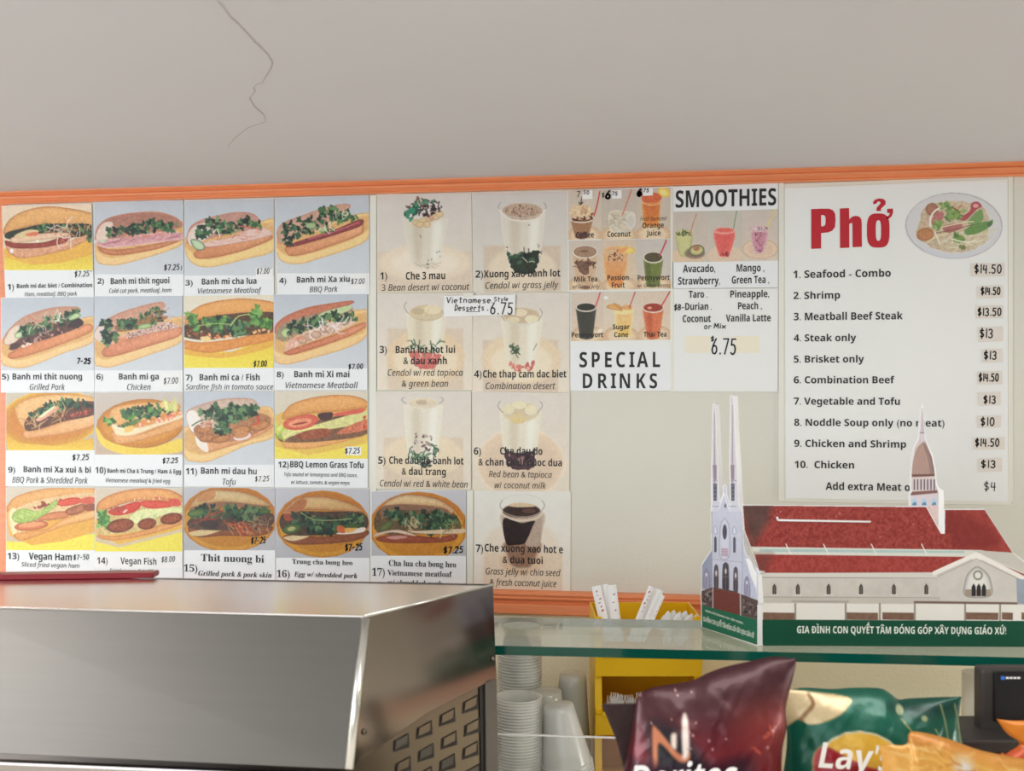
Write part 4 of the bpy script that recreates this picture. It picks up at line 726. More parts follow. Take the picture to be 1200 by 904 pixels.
def m11(k): sm(k, 50, 410, 70, 610); cupp(k, 75, 325, 390, 590, 130, 270, (156, 112, 80), (130, 84, 60)); k.P([(70, 300), (110, 240), (200, 225), (300, 260), (330, 330), (300, 380), (200, 395), (90, 370)], (206, 180, 146), tex=24, ts=24); k.bits([(80, 370), (320, 330), (310, 400), (100, 400)], 20, 26, ((96, 56, 44), (130, 84, 60))); k.bits([(100, 280), (200, 250), (310, 270), (200, 350)], 18, 30, ((224, 206, 170), (190, 150, 116))); k.E(200, 565, 66, 38, (118, 76, 66), soft=3); k.line([(395, 90), (370, 220), (335, 350)], (190, 60, 60), 14)
def m12(k): sm(k, 410, 790, 70, 610, (180, 170, 160)); k.P([(500, 310), (520, 520), (720, 530), (780, 340), (660, 300)], (196, 186, 166), tex=18, ts=30, rim=10, rimcol=(214, 206, 190)); k.E(730, 410, 55, 80, (190, 184, 174), rim=12, rimcol=(212, 206, 196)); k.strands([(510, 330), (640, 340), (660, 480), (520, 480)], 16, 90, 8, ((214, 206, 186), (170, 158, 134))); k.line([(738, 70), (690, 210), (640, 340)], (200, 110, 84), 13)
def m13(k): sm(k, 790, 1160, 60, 600, (184, 172, 162)); k.P([(850, 210), (865, 470), (1040, 470), (1055, 210)], (214, 130, 62), tex=10, smooth=False, top=(196, 100, 54), rim=14, rimcol=(222, 170, 90)); k.E(955, 195, 105, 44, (206, 116, 66), rim=10, rimcol=(222, 190, 130)); k.P([(860, 120), (960, 100), (1060, 120), (1040, 190), (870, 200)], (206, 100, 62), tex=12); k.E(1090, 95, 72, 52, (222, 196, 96), ang=30, rim=10, rimcol=(226, 180, 60)); k.E(1085, 100, 40, 26, (226, 208, 136), ang=30)
def m21(k): sm(k, 50, 420, 60, 600); cupp(k, 100, 375, 190, 580, 150, 320, (196, 164, 132), (156, 124, 100), 72); k.P([(130, 290), (350, 290), (330, 330), (280, 350), (270, 420), (220, 435), (170, 400), (150, 340)], (120, 88, 72), tex=20, jag=14); k.strands([(130, 290), (350, 295), (330, 400), (150, 380)], 14, 70, 12, ((84, 56, 50), (110, 80, 66))); k.E(240, 575, 50, 20, (150, 112, 88), soft=3); k.spot(230, 180, 50, 12, (110, 84, 70))
def m22(k): sm(k, 425, 790, 55, 600, (196, 178, 158)); k.P([(445, 160), (460, 450), (510, 570), (620, 570), (670, 450), (690, 160)], (216, 136, 72), tex=10, rim=14, rimcol=(224, 176, 116), top=(206, 160, 120)); k.P([(455, 170), (680, 170), (670, 290), (465, 290)], (206, 176, 140), smooth=False, a=.7, tex=10); k.bits([(480, 200), (590, 160), (660, 230), (660, 290), (480, 290)], 50, 15, ((110, 60, 40), (150, 84, 50), (190, 130, 80))); k.E(690, 165, 90, 38, (226, 200, 110), ang=8, rim=9, rimcol=(216, 170, 60)); k.P([(580, 200), (620, 150), (700, 140), (660, 190)], (222, 150, 96))
def m23(k): sm(k, 790, 1165, 50, 590, (184, 178, 172)); cupp(k, 865, 1085, 250, 560, 900, 1040, (112, 122, 62), (86, 80, 58), 62); k.line([(1115, 62), (1080, 150), (1040, 235)], (190, 50, 70), 15); k.P([(890, 330), (940, 330), (950, 540), (915, 540)], (84, 94, 52), soft=5, a=.6)
def m31(k): sm(k, 85, 440, 70, 590, (196, 180, 166)); cupp(k, 135, 360, 235, 570, 180, 320, (66, 66, 58), (54, 56, 46), 50); k.line([(400, 70), (380, 140), (345, 230)], (200, 66, 76), 14); k.E(400, 490, 30, 24, (226, 206, 190))
def m32(k): sm(k, 440, 810, 60, 590, (198, 186, 170)); k.P([(555, 250), (575, 560), (730, 560), (765, 240)], (222, 184, 96), tex=8, smooth=False, rim=14, rimcol=(226, 206, 150), top=(214, 176, 126)); k.E(655, 285, 105, 28, (222, 200, 140)); k.E(690, 235, 60, 28, (206, 156, 100), tex=8); k.P([(465, 230), (510, 200), (600, 205), (640, 260), (560, 262), (490, 245)], (212, 160, 96), tex=14, rim=7, rimcol=(184, 124, 66)); k.P([(550, 190), (600, 210), (640, 262), (610, 268)], (206, 146, 90), rim=5, rimcol=(170, 110, 60)); k.line([(778, 66), (745, 160), (715, 240)], (196, 70, 76), 12); k.E(455, 130, 34, 16, (224, 226, 236))
def m33(k): sm(k, 810, 1175, 60, 585, (200, 182, 166)); cupp(k, 855, 1090, 240, 570, 905, 1040, (206, 112, 72), (156, 62, 46), 56); k.line([(1155, 62), (1110, 140), (1065, 215)], (196, 56, 66), 14); k.P([(900, 320), (960, 320), (965, 560), (930, 560)], (180, 80, 56), soft=5, a=.6); k.spot(935, 240, 30, 16, (214, 150, 120))
def n1(k): k.bg((186, 174, 164), (190, 178, 164)); k.E(190, 560, 190, 90, (206, 180, 152), soft=3); k.P([(70, 300), (100, 530), (150, 560), (210, 540), (240, 300)], (190, 188, 132), tex=8, rim=14, rimcol=(166, 160, 104)); k.bits([(65, 320), (140, 265), (240, 320), (200, 335), (80, 330)], 34, 17, ((44, 58, 40), (70, 84, 50), (96, 110, 60), (190, 190, 140))); k.E(270, 525, 110, 60, (120, 100, 90), soft=4, a=.8); k.E(290, 495, 84, 62, (196, 188, 130), ang=-8, rim=12, rimcol=(52, 54, 44)); k.E(288, 470, 36, 32, (166, 120, 84), tex=10); k.line([(288, 100), (255, 190), (222, 310)], (196, 110, 70), 8)
def n2(k): k.bg((182, 178, 168), (190, 178, 164)); k.E(600, 550, 190, 110, (206, 182, 160), soft=3); k.P([(480, 290), (520, 520), (560, 565), (620, 565), (655, 520), (700, 290)], (212, 92, 86), tex=8, rim=16, rimcol=(222, 130, 120)); k.E(590, 282, 115, 38, (218, 130, 118), rim=8, rimcol=(226, 166, 156)); k.E(590, 275, 90, 24, (214, 100, 90), tex=10); k.bits([(530, 520), (640, 510), (630, 560), (560, 565)], 26, 10, ((90, 30, 40), (140, 50, 50)), 1); k.line([(722, 70), (705, 170), (688, 265)], (110, 140, 80), 9)
def n3(k): k.bg((188, 176, 168), (200, 184, 168)); k.E(975, 480, 195, 110, (212, 186, 162), soft=2, rim=8, rimcol=(180, 150, 126)); k.E(975, 480, 140, 80, (206, 178, 156), soft=4); k.P([(880, 290), (910, 490), (940, 525), (990, 525), (1020, 490), (1060, 290)], (190, 130, 146), tex=14, ts=14, rim=16, rimcol=(206, 170, 180)); k.E(970, 262, 95, 36, (196, 164, 170), tex=18, ts=10); k.bits([(890, 250), (1060, 240), (1050, 275), (900, 275)], 26, 10, ((110, 70, 84), (226, 206, 206))); k.bits([(920, 300), (1020, 300), (1000, 520), (930, 515)], 46, 8, ((130, 66, 90), (90, 44, 66)), 1); k.line([(1130, 60), (1095, 150), (1052, 240)], (206, 190, 96), 14); k.bits([(870, 250), (880, 260), (865, 262)], 2, 9, ((80, 60, 60),))
def bowl(k):
    k.bg((192, 188, 188), (194, 192, 190)); k.E(582, 425, 490, 334, (206, 204, 206), rim=10, rimcol=(150, 150, 158), ang=2); k.E(582, 425, 470, 314, (196, 194, 196), ang=2, soft=2, tex=3); k.P([(110, 400), (300, 690), (580, 760), (860, 680), (1060, 440), (1000, 560), (800, 680), (560, 715), (330, 650), (180, 540)], (188, 192, 202), a=.7)
    k.P([(210, 450), (300, 230), (420, 190), (560, 180), (760, 190), (890, 260), (930, 420), (880, 600), (700, 680), (480, 690), (300, 610), (230, 560)], (188, 170, 144), tex=26, ts=22, jag=16)
    k.strands([(320, 600), (500, 500), (900, 480), (870, 600), (700, 670), (450, 680)], 70, 170, 8, ((214, 208, 180), (198, 190, 150), (224, 220, 200)), ang=-20); k.strands([(250, 380), (330, 300), (350, 420), (280, 440)], 14, 60, 8, ((206, 170, 150), (190, 150, 130)))
    k.E(362, 262, 64, 64, (166, 118, 96), tex=14, rim=10, rimcol=(140, 92, 74)); k.E(292, 512, 88, 66, (178, 124, 84), ang=-12, tex=22, ts=14, rim=8, rimcol=(150, 96, 64))
    k.P([(350, 380), (420, 290), (480, 300), (460, 370), (380, 420)], (176, 110, 110), tex=14); k.P([(640, 350), (740, 280), (760, 200), (820, 185), (860, 230), (800, 270), (700, 370)], (176, 84, 92), tex=18, rim=7, rimcol=(150, 60, 72)); k.E(800, 225, 30, 20, (206, 150, 150)); k.P([(470, 430), (640, 400), (660, 450), (520, 500)], (170, 110, 104), tex=18); k.bits([(560, 230), (680, 220), (660, 300), (580, 290)], 12, 20, ((160, 90, 70), (190, 120, 90)))
    k.line([(480, 240), (400, 270), (350, 340), (345, 430)], (220, 208, 200), 18); lg = ((120, 150, 84), (140, 168, 100), (96, 130, 76)); k.leaves([(450, 210), (530, 190), (550, 270), (480, 270)], 14, 26, lg); k.leaves([(480, 330), (620, 260), (690, 270), (640, 350), (540, 390)], 30, 26, lg)
    k.leaves([(370, 430), (440, 360), (470, 400), (420, 470)], 14, 26, lg); k.P([(720, 400), (760, 330), (850, 260), (875, 310), (870, 370), (800, 400)], (116, 150, 92), tex=10); k.P([(690, 470), (800, 400), (930, 380), (970, 365), (960, 420), (850, 490), (720, 520)], (104, 142, 82), tex=12); k.spot(940, 410, 34, 26, (84, 110, 84), -40); k.leaves([(590, 500), (680, 540), (700, 580), (600, 570)], 16, 26, lg); k.leaves([(640, 630), (700, 640), (690, 670)], 6, 22, ((110, 120, 70),))
    k.line([(400, 500), (600, 460), (780, 410)], (120, 70, 60), 7); k.line([(460, 440), (700, 390), (780, 385)], (214, 204, 176), 9); k.line([(560, 560), (700, 590), (800, 575)], (222, 216, 196), 11); k.line([(390, 490), (440, 610)], (222, 214, 200), 11); k.line([(320, 590), (400, 540), (520, 500)], (214, 200, 150), 9)
# ------------------------------------------------------------------ menu cards on the wall
A1 = (0, 230, 5.4545); A2 = (215, 225, 5.4545); A3 = (0, 345, 5.4545); A4 = (215, 340, 5.4545); A5 = (0, 455, 5.4545); A6 = (215, 455, 5.4545); A7 = (0, 565, 5.4545); A8 = (215, 565, 5.4545)
D1 = (430, 220, 5.0); D2 = (430, 335, 5.0); D3 = (430, 455, 5.0); D4 = (430, 570, 5.0)
def zq(z, q): return [(z[0] + x / z[2], z[1] + y / z[2]) for x, y in q]
count = [0]
def menu_card(name, label, z, quad, pic, texts, stickers=(), pens=(), board_m='card', group=None, cat='menu sign', piny=None, inset=0.35, res=1.5, serif=False):
    """quad/pic in working-zoom pixels: TL, TR, BR, BL"""
    count[0] += 1; off = 0.0022 + 0.0005 * (count[0] % 3)
    Q = zq(z, quad); c = WALL.at(sum(p[0] for p in Q) / 4, max(p[1] for p in Q), off); root = thing(name, c, label, cat, group)
    plate_solid('card_sheet', Q, WALL, off, 0.0014, M[board_m], root)
    if pic:
        for k, (pq, fn) in enumerate(pic):
            photo_print(zq(z, pq), z, fn, WALL, off + .00025, root, res=res, seed=count[0] * 31 + k)
    L = Letters(WALL, off + .0008, z)
    for t in texts: L.t(*t)
    L.obj('lettering', M['ink'], root)
    for q, m in stickers: 
        plate_solid('price_sticker', zq(z, q), WALL, off + .0006, .0003, M[m], root)
    if pens:
        L = Letters(WALL, off + .0010, z)
        for p in pens: L.pen(*p)
        L.obj('handwritten_price', M['pen'], root)
    return root
G = 'sandwich menu cards on the wall'
def sw(n, desc, z, q, split, painter, texts, pens, st=(), m='card'):
    (a, b, c, d) = q; t = (split - a[1]) / (d[1] - a[1]); t2 = (split - b[1]) / (c[1] - b[1])
    pq = [(a[0] + 2, a[1] + 2), (b[0] - 2, b[1] + 2), (b[0] + (c[0] - b[0]) * t2 - 2, split), (a[0] + (d[0] - a[0]) * t + 2, split)]
    return menu_card('menu_card', desc, z, q, [(pq, painter)], texts, st, pens, group=G)
sw(1, 'sandwich card 1 for the banh mi dac biet combination, top left corner of the wall', A1, [(10, 62), (585, 48), (600, 648), (35, 655)], 473, s1,
   [('1)', 48, 88, 598, 36, ''), ('Banh mi dac biet / Combination', 107, 588, 585, 27, 'b'), ('Ham, meatloaf, BBQ pork', 157, 492, 638, 26, 'i')], [('$7.25', 474, 572, 514, 34, 4), ("'", 572, 590, 500, 24, 4)])
sw(2, 'sandwich card 2 for banh mi thit nguoi with pink cold cuts and green herbs', A1, [(600, 32), (1170, 25), (1175, 635), (605, 640)], 500, s2,
   [('2)', 622, 664, 560, 34, ''), ('Banh mi thit nguoi', 707, 1082, 560, 38, 'b'), ('Cold cut pork, meatloaf, ham', 697, 1095, 617, 28, 'i')], [('$7.25', 1046, 1150, 472, 34, 5), ("I", 1150, 1170, 472, 30, 4)])
sw(3, 'sandwich card 3 for banh mi cha lua, Vietnamese meatloaf', A2, [(5, 55), (578, 42), (578, 660), (5, 665)], 535, s3,
   [('3)', 12, 58, 598, 34, ''), ('Banh mi cha lua', 117, 466, 590, 38, 'b'), ('Vietnamese Meatloaf', 92, 498, 648, 34, 'i')], [('$7.00', 466, 550, 524, 34, 4), ("'", 548, 568, 510, 24, 4)], [([(462, 488), (572, 486), (572, 560), (464, 562)], 'sticker')])
sw(4, 'sandwich card 4 for banh mi xa xiu, BBQ pork', A2, [(585, 38), (1185, 22), (1190, 655), (600, 665)], 520, s4,
   [('4)', 612, 656, 585, 36, ''), ('Banh mi Xa xiu', 724, 1062, 578, 38, 'b'), ('BBQ Pork', 806, 986, 640, 36, 'i')], [('$7.00', 1070, 1160, 588, 32, 4)], [([(1066, 525), (1170, 520), (1172, 620), (1070, 624)], 'sticker')])
sw(5, 'sandwich card 5 for banh mi thit nuong, dark grilled pork pieces', A3, [(5, 22), (598, 15), (602, 625), (5, 630)], 487, s5,
   [('5)', 12, 56, 545, 36, ''), ('Banh mi thit nuong', 80, 524, 545, 38, 'b'), ('Grilled Pork', 190, 414, 612, 38, 'i')], [('7-25', 490, 580, 442, 32, 8)])
sw(6, 'sandwich card 6 for banh mi ga, chicken', A3, [(602, 12), (1165, 8), (1168, 622), (604, 625)], 487, s6,
   [('6)', 616, 658, 545, 36, ''), ('Banh mi ga', 760, 1014, 545, 38, 'b'), ('Chicken', 812, 962, 612, 38, 'i')], [('$7.00', 1044, 1140, 572, 38, 4)], [([(1024, 508), (1150, 504), (1152, 600), (1028, 604)], 'sticker')])
sw(7, 'sandwich card 7 for banh mi ca fish on a bright yellow plate', A4, [(3, 35), (577, 30), (578, 642), (3, 642)], 498, s7,
   [('7)', 14, 56, 578, 36, ''), ('Banh mi ca / Fish', 103, 486, 578, 40, 'b'), ('Sardine fish in tomato sauce', 15, 573, 636, 34, 'i')], [('$7.00', 446, 534, 490, 36, 5)])
sw(8, 'sandwich card 8 for banh mi xi mai, Vietnamese meatball', A4, [(578, 28), (1172, 25), (1175, 640), (580, 642)], 500, s8,
   [('8)', 596, 640, 558, 36, ''), ('Banh mi Xi mai', 708, 1060, 558, 40, 'b'), ('Vietnamese Meatball', 652, 1114, 628, 38, 'i')], [('$7.00', 1052, 1150, 504, 30, 5)])
sw(9, 'sandwich card 9 for banh mi xa xui and bi, shredded pork', A5, [(38, 30), (602, 30), (605, 625), (35, 628)], 398, s9,
   [('9)', 52, 96, 540, 36, ''), ('Banh mi Xa xui & bi', 150, 580, 540, 38, 'b'), ('BBQ Pork & Shredded Pork', 78, 560, 608, 38, 'i')], [('$7.25', 460, 570, 460, 34, 5)])
sw(10, 'sandwich card 10 for banh mi cha and trung, ham and egg', A5, [(605, 28), (1170, 25), (1168, 632), (605, 628)], 425, s10,
   [('10)', 610, 674, 545, 40, ''), ('Banh mi Cha & Trung / Ham & Egg', 686, 1156, 545, 28, 'b'), ('Vietnamese meatloaf & fried egg', 676, 1088, 605, 26, 'i')], [('$7.25', 1036, 1140, 480, 32, 5)])
sw(11, 'sandwich card 11 for banh mi dau hu, tofu on a pale wooden board', A6, [(3, 20), (578, 20), (578, 632), (3, 630)], 490, s11,
   [('11)', 15, 86, 552, 40, ''), ('Banh mi dau hu', 112, 468, 550, 40, 'b'), ('Tofu', 250, 334, 618, 38, 'i')], [('$7.25', 455, 550, 596, 32, 4)], [([(448, 520), (560, 518), (562, 612), (450, 616)], 'sticker')])
sw(12, 'sandwich card 12 for BBQ lemon grass tofu with tomato slice', A6, [(580, 18), (1178, 18), (1178, 638), (582, 635)], 452, s12,
   [('12)', 606, 672, 508, 38, ''), ('BBQ Lemon Grass Tofu', 682, 1150, 510, 40, 'b'), ('Tofu sauted w/ lemongrass and BBQ sauce,', 642, 1112, 566, 24, 'i'), ('w/ lettuce, tomato, & vegan mayo', 688, 1062, 616, 24, 'i')], [('$7.25', 1030, 1130, 418, 34, 5)], [([(1036, 374), (1136, 376), (1134, 430), (1032, 428)], 'sticker')])
sw(13, 'sandwich card 13 for vegan ham, bottom row at the left edge', A7, [(38, 35), (607, 38), (607, 605), (38, 605)], 437, s13,
   [('13)', 48, 122, 494, 40, ''), ('Vegan Ham', 184, 458, 500, 44, 'b'), ('Sliced fried vegan ham', 136, 508, 546, 28, 'i')], [('$7-50', 466, 570, 498, 32, 4)])
sw(14, 'sandwich card 14 for vegan fish with red tomato', A7, [(608, 38), (1168, 38), (1168, 615), (608, 615)], 445, s14,
   [('14)', 620, 688, 524, 42, ''), ('Vegan Fish', 770, 1000, 528, 42, 'b'), ('Fried vegan fish fillets', 700, 1020, 582, 24, 'i')], [('$8.00', 1030, 1120, 512, 34, 4)], [([(605, 455), (1162, 455), (1162, 550), (605, 545)], 'sticker')])
sw(15, 'sandwich card 15 for thit nuong bi, grilled pork and pork skin', A8, [(3, 35), (583, 38), (588, 640), (3, 640)], 437, s15,
   [('15)', 2, 88, 574, 44, 's'), ('Thit nuong bi', 112, 514, 512, 46, 's'), ('Grilled pork & pork skin', 94, 562, 606, 32, 't')], [('$7-25', 430, 526, 394, 40, 6)])
sw(16, 'sandwich card 16 for trung cha bong heo, egg with shredded pork', A8, [(588, 40), (1188, 45), (1190, 640), (592, 645)], 485, s16,
   [('16)', 596, 678, 610, 44, 's'), ('Trung cha bong heo', 694, 1080, 528, 30, 's'), ('Egg w/ shredded pork', 706, 1112, 610, 30, 't')], [('$7-25', 1030, 1144, 438, 40, 7)])
sw(17, 'sandwich card 17 for cha lua cha bong heo, above the steel hood end', D4, [(25, 30), (580, 25), (580, 580), (25, 580)], 408, s17,
   [('17)', 30, 104, 526, 44, 's'), ('Cha lua cha bong heo', 128, 522, 472, 34, 's'), ('Vietnamese meatloaf', 120, 498, 528, 32, 's'), ('w/ shredded pork', 122, 444, 584, 32, 's')], [('$7.25', 446, 566, 392, 36, 7)])
G2 = 'dessert drink menu cards on the wall'
def ds(label, z, q, fn, texts):
    ins = [(q[0][0] + 2, q[0][1] + 2), (q[1][0] - 2, q[1][1] + 2), (q[2][0] - 2, q[2][1] - 2), (q[3][0] + 2, q[3][1] - 2)]
    menu_card('dessert_card', label, z, q, [(ins, lambda k: (fn(k), k.mixin(np.full(k.X.shape, .22), k.C.mean(-1, keepdims=True))))], texts, board_m='cream_card', group=G2, res=1.35)
ds('cream menu card numbered 1 for che 3 mau, bean dessert with coconut', D1, [(58, 38), (612, 32), (620, 612), (60, 615)], d1, [('1)', 78, 118, 538, 42, 'b'), ('Che 3 mau', 228, 458, 538, 44, 'b'), ('3 Bean desert w/ coconut', 86, 600, 602, 38, 'i')])
ds('cream menu card numbered 2 for xuong xao banh lot with grass jelly', D1, [(615, 30), (1175, 20), (1180, 608), (622, 615)], d2, [('2)', 636, 680, 528, 42, 'b'), ('Xuong xao banh lot', 684, 1132, 524, 42, 'b'), ('Cendol w/ grass jelly', 694, 1122, 590, 38, 'i')])
ds('cream menu card numbered 3 for banh lot hot lui with red tapioca', D2, [(60, 45), (618, 42), (618, 612), (60, 612)], d3, [('3)', 74, 116, 395, 42, 'b'), ('Banh lot hot lui', 168, 516, 395, 42, 'b'), ('& dau xanh', 214, 468, 460, 42, 'b'), ('Cendol w/ red tapioca', 122, 562, 528, 38, 'i'), ('& green bean', 204, 476, 592, 38, 'i')])
ds('cream menu card numbered 4 for che thap cam dac biet, combination dessert', D2, [(622, 40), (1188, 40), (1188, 625), (615, 620)], d4, [('4)', 628, 672, 538, 42, 'b'), ('Che thap cam dac biet', 680, 1168, 538, 42, 'b'), ('Combination desert', 696, 1104, 606, 38, 'i')])
ds('cream menu card numbered 5 for che dau do banh lot and dau trang', D3, [(50, 20), (610, 20), (610, 595), (52, 590)], d5, [('5)', 66, 108, 444, 42, 'b'), ('Che dau do banh lot', 130, 566, 446, 42, 'b'), ('& dau trang', 204, 462, 510, 42, 'b'), ('Cendol w/ red & white bean', 76, 590, 580, 38, 'i')])
ds('cream menu card numbered 6 for che dau do, red bean and tapioca', D3, [(615, 20), (1188, 30), (1185, 608), (618, 600)], d6, [('6)', 626, 668, 390, 42, 'b'), ('Che dau do', 780, 1028, 390, 42, 'b'), ('& chan chau nuoc dua', 654, 1142, 456, 42, 'b'), ('Red bean & tapioca', 714, 1084, 524, 36, 'i'), ('w/ coconut milk', 748, 1050, 588, 36, 'i')])
ds('cream menu card numbered 7 showing a dark grass jelly drink', D4, [(628, 25), (1195, 30), (1192, 622), (625, 615)], d7, [('7)', 638, 680, 386, 44, 'b'), ('Che xuong xao hot e', 690, 1148, 388, 44, 'b'), ('& dua tuoi', 796, 1030, 454, 42, 'b'), ('Grass jelly w/ chia seed', 696, 1134, 522, 38, 'i'), ('& fresh coconut juice', 720, 1110, 586, 38, 'i')])
# handwritten dessert price card over cards 2 to 4
root = thing('price_card', WALL.at(562, 371, .006), 'white handwritten card reading Vietnamese style desserts 6.75', 'price card')
plate_solid('card_sheet', zq(D2, [(452, 60), (870, 52), (866, 170), (448, 182)]), WALL, .0062, .0012, M['sticker'], root)
plate_solid('tape', zq(D2, [(565, 42), (625, 40), (625, 68), (565, 70)]), WALL, .0066, .0003, M['rail'], root)
L = Letters(WALL, .0067, D2)
L.pen('Vietnamese.', 466, 742, 100, 32, 5, .1); L.pen('Style', 744, 830, 90, 24, 4, .1); L.pen('Desserts', 512, 690, 146, 34, 5, .15); L.pen('.', 700, 716, 142, 30, 6); L.pen('6.75', 720, 862, 164, 66, 7, .05)
L.put(*pen_mesh('-', L.px(560), L.px(720), L.py(168), 40 / 5., 3 / 5.)); L.obj('handwritten_price', M['pen'], root)

# drinks board
B1 = (660, 215, 9.2308); B2 = (660, 275, 9.2308); B3 = (660, 335, 9.2308); C1 = (660, 210, 4.6154); C2 = (660, 330, 4.6154); N1 = (785, 240, 9.2308)
off = .0028; Q = zq(C1, [(22, 60), (580, 40), (588, 602), (28, 610)])
root = thing('drinks_poster', WALL.at(727, 341, off), 'drinks poster with six photographs from coffee to green pennywort', 'menu sign'); plate_solid('card_sheet', Q, WALL, off, .0014, M['sheet'], root)
for z, q, fn in ((B1, [(50, 72), (412, 66), (412, 602), (56, 612)], m11), (B1, [(412, 66), (788, 58), (790, 602), (412, 610)], m12), (B1, [(788, 58), (1160, 45), (1162, 596), (790, 604)], m13),
                 (B2, [(58, 66), (424, 60), (428, 598), (66, 604)], m21), (B2, [(424, 60), (790, 54), (792, 594), (428, 600)], m22), (B2, [(790, 54), (1162, 46), (1168, 586), (794, 592)], m23)):
    photo_print(zq(z, q), z, fn, WALL, off + .00025, root, res=1.7, seed=len(root.children) * 5)
L = Letters(WALL, off + .0005, B1)
L.t('Coffee', 138, 332, 588, 62, 'b'); L.t('Coconut', 478, 728, 578, 60, 'b'); L.t('Fresh Squeezed', 834, 1116, 402, 42, 'i'); L.t('Orange', 858, 1088, 482, 58, 'b'); L.t('Juice', 900, 1054, 566, 58, 'b')
L.z = B2; L.t('Milk Tea', 120, 368, 510, 56, 'b'); L.t('w/ Grass Jelly', 100, 396, 584, 42, 'i'); L.t('Passion', 478, 708, 494, 56, 'b'); L.t('Fruit', 526, 664, 574, 56, 'b'); L.t('Pennywort', 806, 1152, 494, 56, 'b'); L.t('w/ Green Beans', 804, 1158, 572, 42, 'i'); L.obj('lettering', M['ink'], root)
for q in ([(212, 80), (318, 74), (318, 166), (206, 172)], [(524, 74), (632, 70), (632, 162), (526, 166)], [(862, 46), (968, 40), (970, 130), (864, 136)]): plate_solid('price_sticker', zq(B1, q), WALL, off + .0009, .0004, M['sticker'], root)
L = Letters(WALL, off + .0012, B1); L.pen('7.', 140, 206, 150, 60, 8); L.pen('50', 214, 286, 116, 36, 7); L.pen('1', 185, 200, 210, 50, 9); L.pen('v', 160, 224, 230, 60, 9); L.pen('$', 415, 448, 150, 50, 6); L.pen('6', 452, 520, 160, 84, 20); L.pen('75', 524, 592, 130, 38, 8); L.pen('6', 800, 852, 130, 70, 28); L.pen('75', 862, 932, 94, 36, 8); L.obj('handwritten_price', M['pen'], root)

Q = zq(C2, [(38, 58), (588, 48), (590, 592), (38, 592)]); off = .0024
root = thing('special_drinks_poster', WALL.at(727, 458, off), 'poster reading special drinks below three photographs of drinks', 'menu sign'); plate_solid('card_sheet', Q, WALL, off, .0014, M['sheet'], root)
for z, q, fn in ((B3, [(85, 76), (442, 68), (442, 596), (86, 598)], m31), (B3, [(442, 68), (812, 62), (812, 588), (442, 594)], m32), (B3, [(812, 62), (1174, 54), (1174, 584), (812, 588)], m33)):
    photo_print(zq(z, q), z, fn, WALL, off + .00025, root, res=1.7, seed=len(root.children) * 7)
plate_solid('caption_panel', zq(C2, [(42, 362), (586, 358), (588, 590), (42, 590)]), WALL, off + .0004, .0004, M['card'], root)
L = Letters(WALL, off + .0007, B3); L.t('Pennywort', 92, 432, 558, 54, 'b'); L.t('Sugar', 536, 718, 472, 54, 'b'); L.t('Cane', 552, 702, 556, 54, 'b'); L.t('Thai Tea', 870, 1118, 552, 54, 'b')
L.z = C2; L.t('SPECIAL', 88, 524, 464, 82, 'B', spacing=1.28); L.t('DRINKS', 106, 508, 578, 80, 'B', spacing=1.28); L.obj('lettering', M['ink'], root)

off = .0030; root = thing('smoothies_poster', WALL.at(850, 337, off), 'poster headed smoothies with three cups in a row', 'menu sign')
plate_solid('card_sheet', zq(C1, [(595, 40), (1162, 22), (1162, 585), (592, 592)]), WALL, off, .0014, M['card'], root)
for q, fn in (([(34, 75), (405, 68), (405, 618), (30, 622)], n1), ([(405, 68), (784, 60), (786, 610), (405, 618)], n2), ([(784, 60), (1168, 48), (1170, 604), (786, 610)], n3)): photo_print(zq(N1, q), N1, fn, WALL, off + .00025, root, res=1.7, seed=len(root.children) * 3)
L = Letters(WALL, off + .0005, C1); L.t('SMOOTHIES', 608, 1152, 148, 92, 'B'); L.t('Avacado,', 648, 822, 504, 40, 'b'); L.t('Strawberry,', 622, 848, 570, 40, 'b'); L.t('Mango ,', 938, 1088, 500, 40, 'b'); L.t('Green Tea ,', 912, 1114, 564, 40, 'b'); L.obj('lettering', M['ink'], root)
off = .0025; root = thing('flavours_poster', WALL.at(850, 459, off), 'white flavour list from taro to vanilla latte with handwritten 6.75', 'menu sign')
plate_solid('card_sheet', zq(C2, [(592, 40), (1162, 38), (1160, 597), (595, 595)]), WALL, off, .0014, M['sheet'], root)
plate_solid('tape', zq(C2, [(656, 296), (1060, 294), (1060, 386), (656, 388)]), WALL, off + .0003, .0003, M['cream_card'], root)
plate_solid('price_sticker', zq(C2, [(796, 298), (922, 297), (922, 390), (796, 392)]), WALL, off + .0006, .0003, M['sheet'], root)
L = Letters(WALL, off + .0009, C2)
for t in (('Taro .', 680, 780, 88, 38), ('Durian .', 660, 804, 154, 38), ('Coconut', 646, 798, 220, 38), ('Pineapple,', 904, 1114, 86, 38), ('Peach ,', 946, 1074, 150, 38), ('Vanilla Latte', 880, 1122, 216, 38)): L.t(*t, 'b')
L.obj('lettering', M['ink'], root); L = Letters(WALL, off + .0011, C2); L.pen('$8-', 598, 658, 156, 30, 5); L.pen('or', 760, 806, 258, 32, 4); L.pen('Mix', 816, 884, 254, 26, 5); L.pen('$', 796, 820, 322, 26, 5); L.pen('6.75', 800, 942, 390, 82, 8, .05); L.obj('handwritten_price', M['pen'], root)

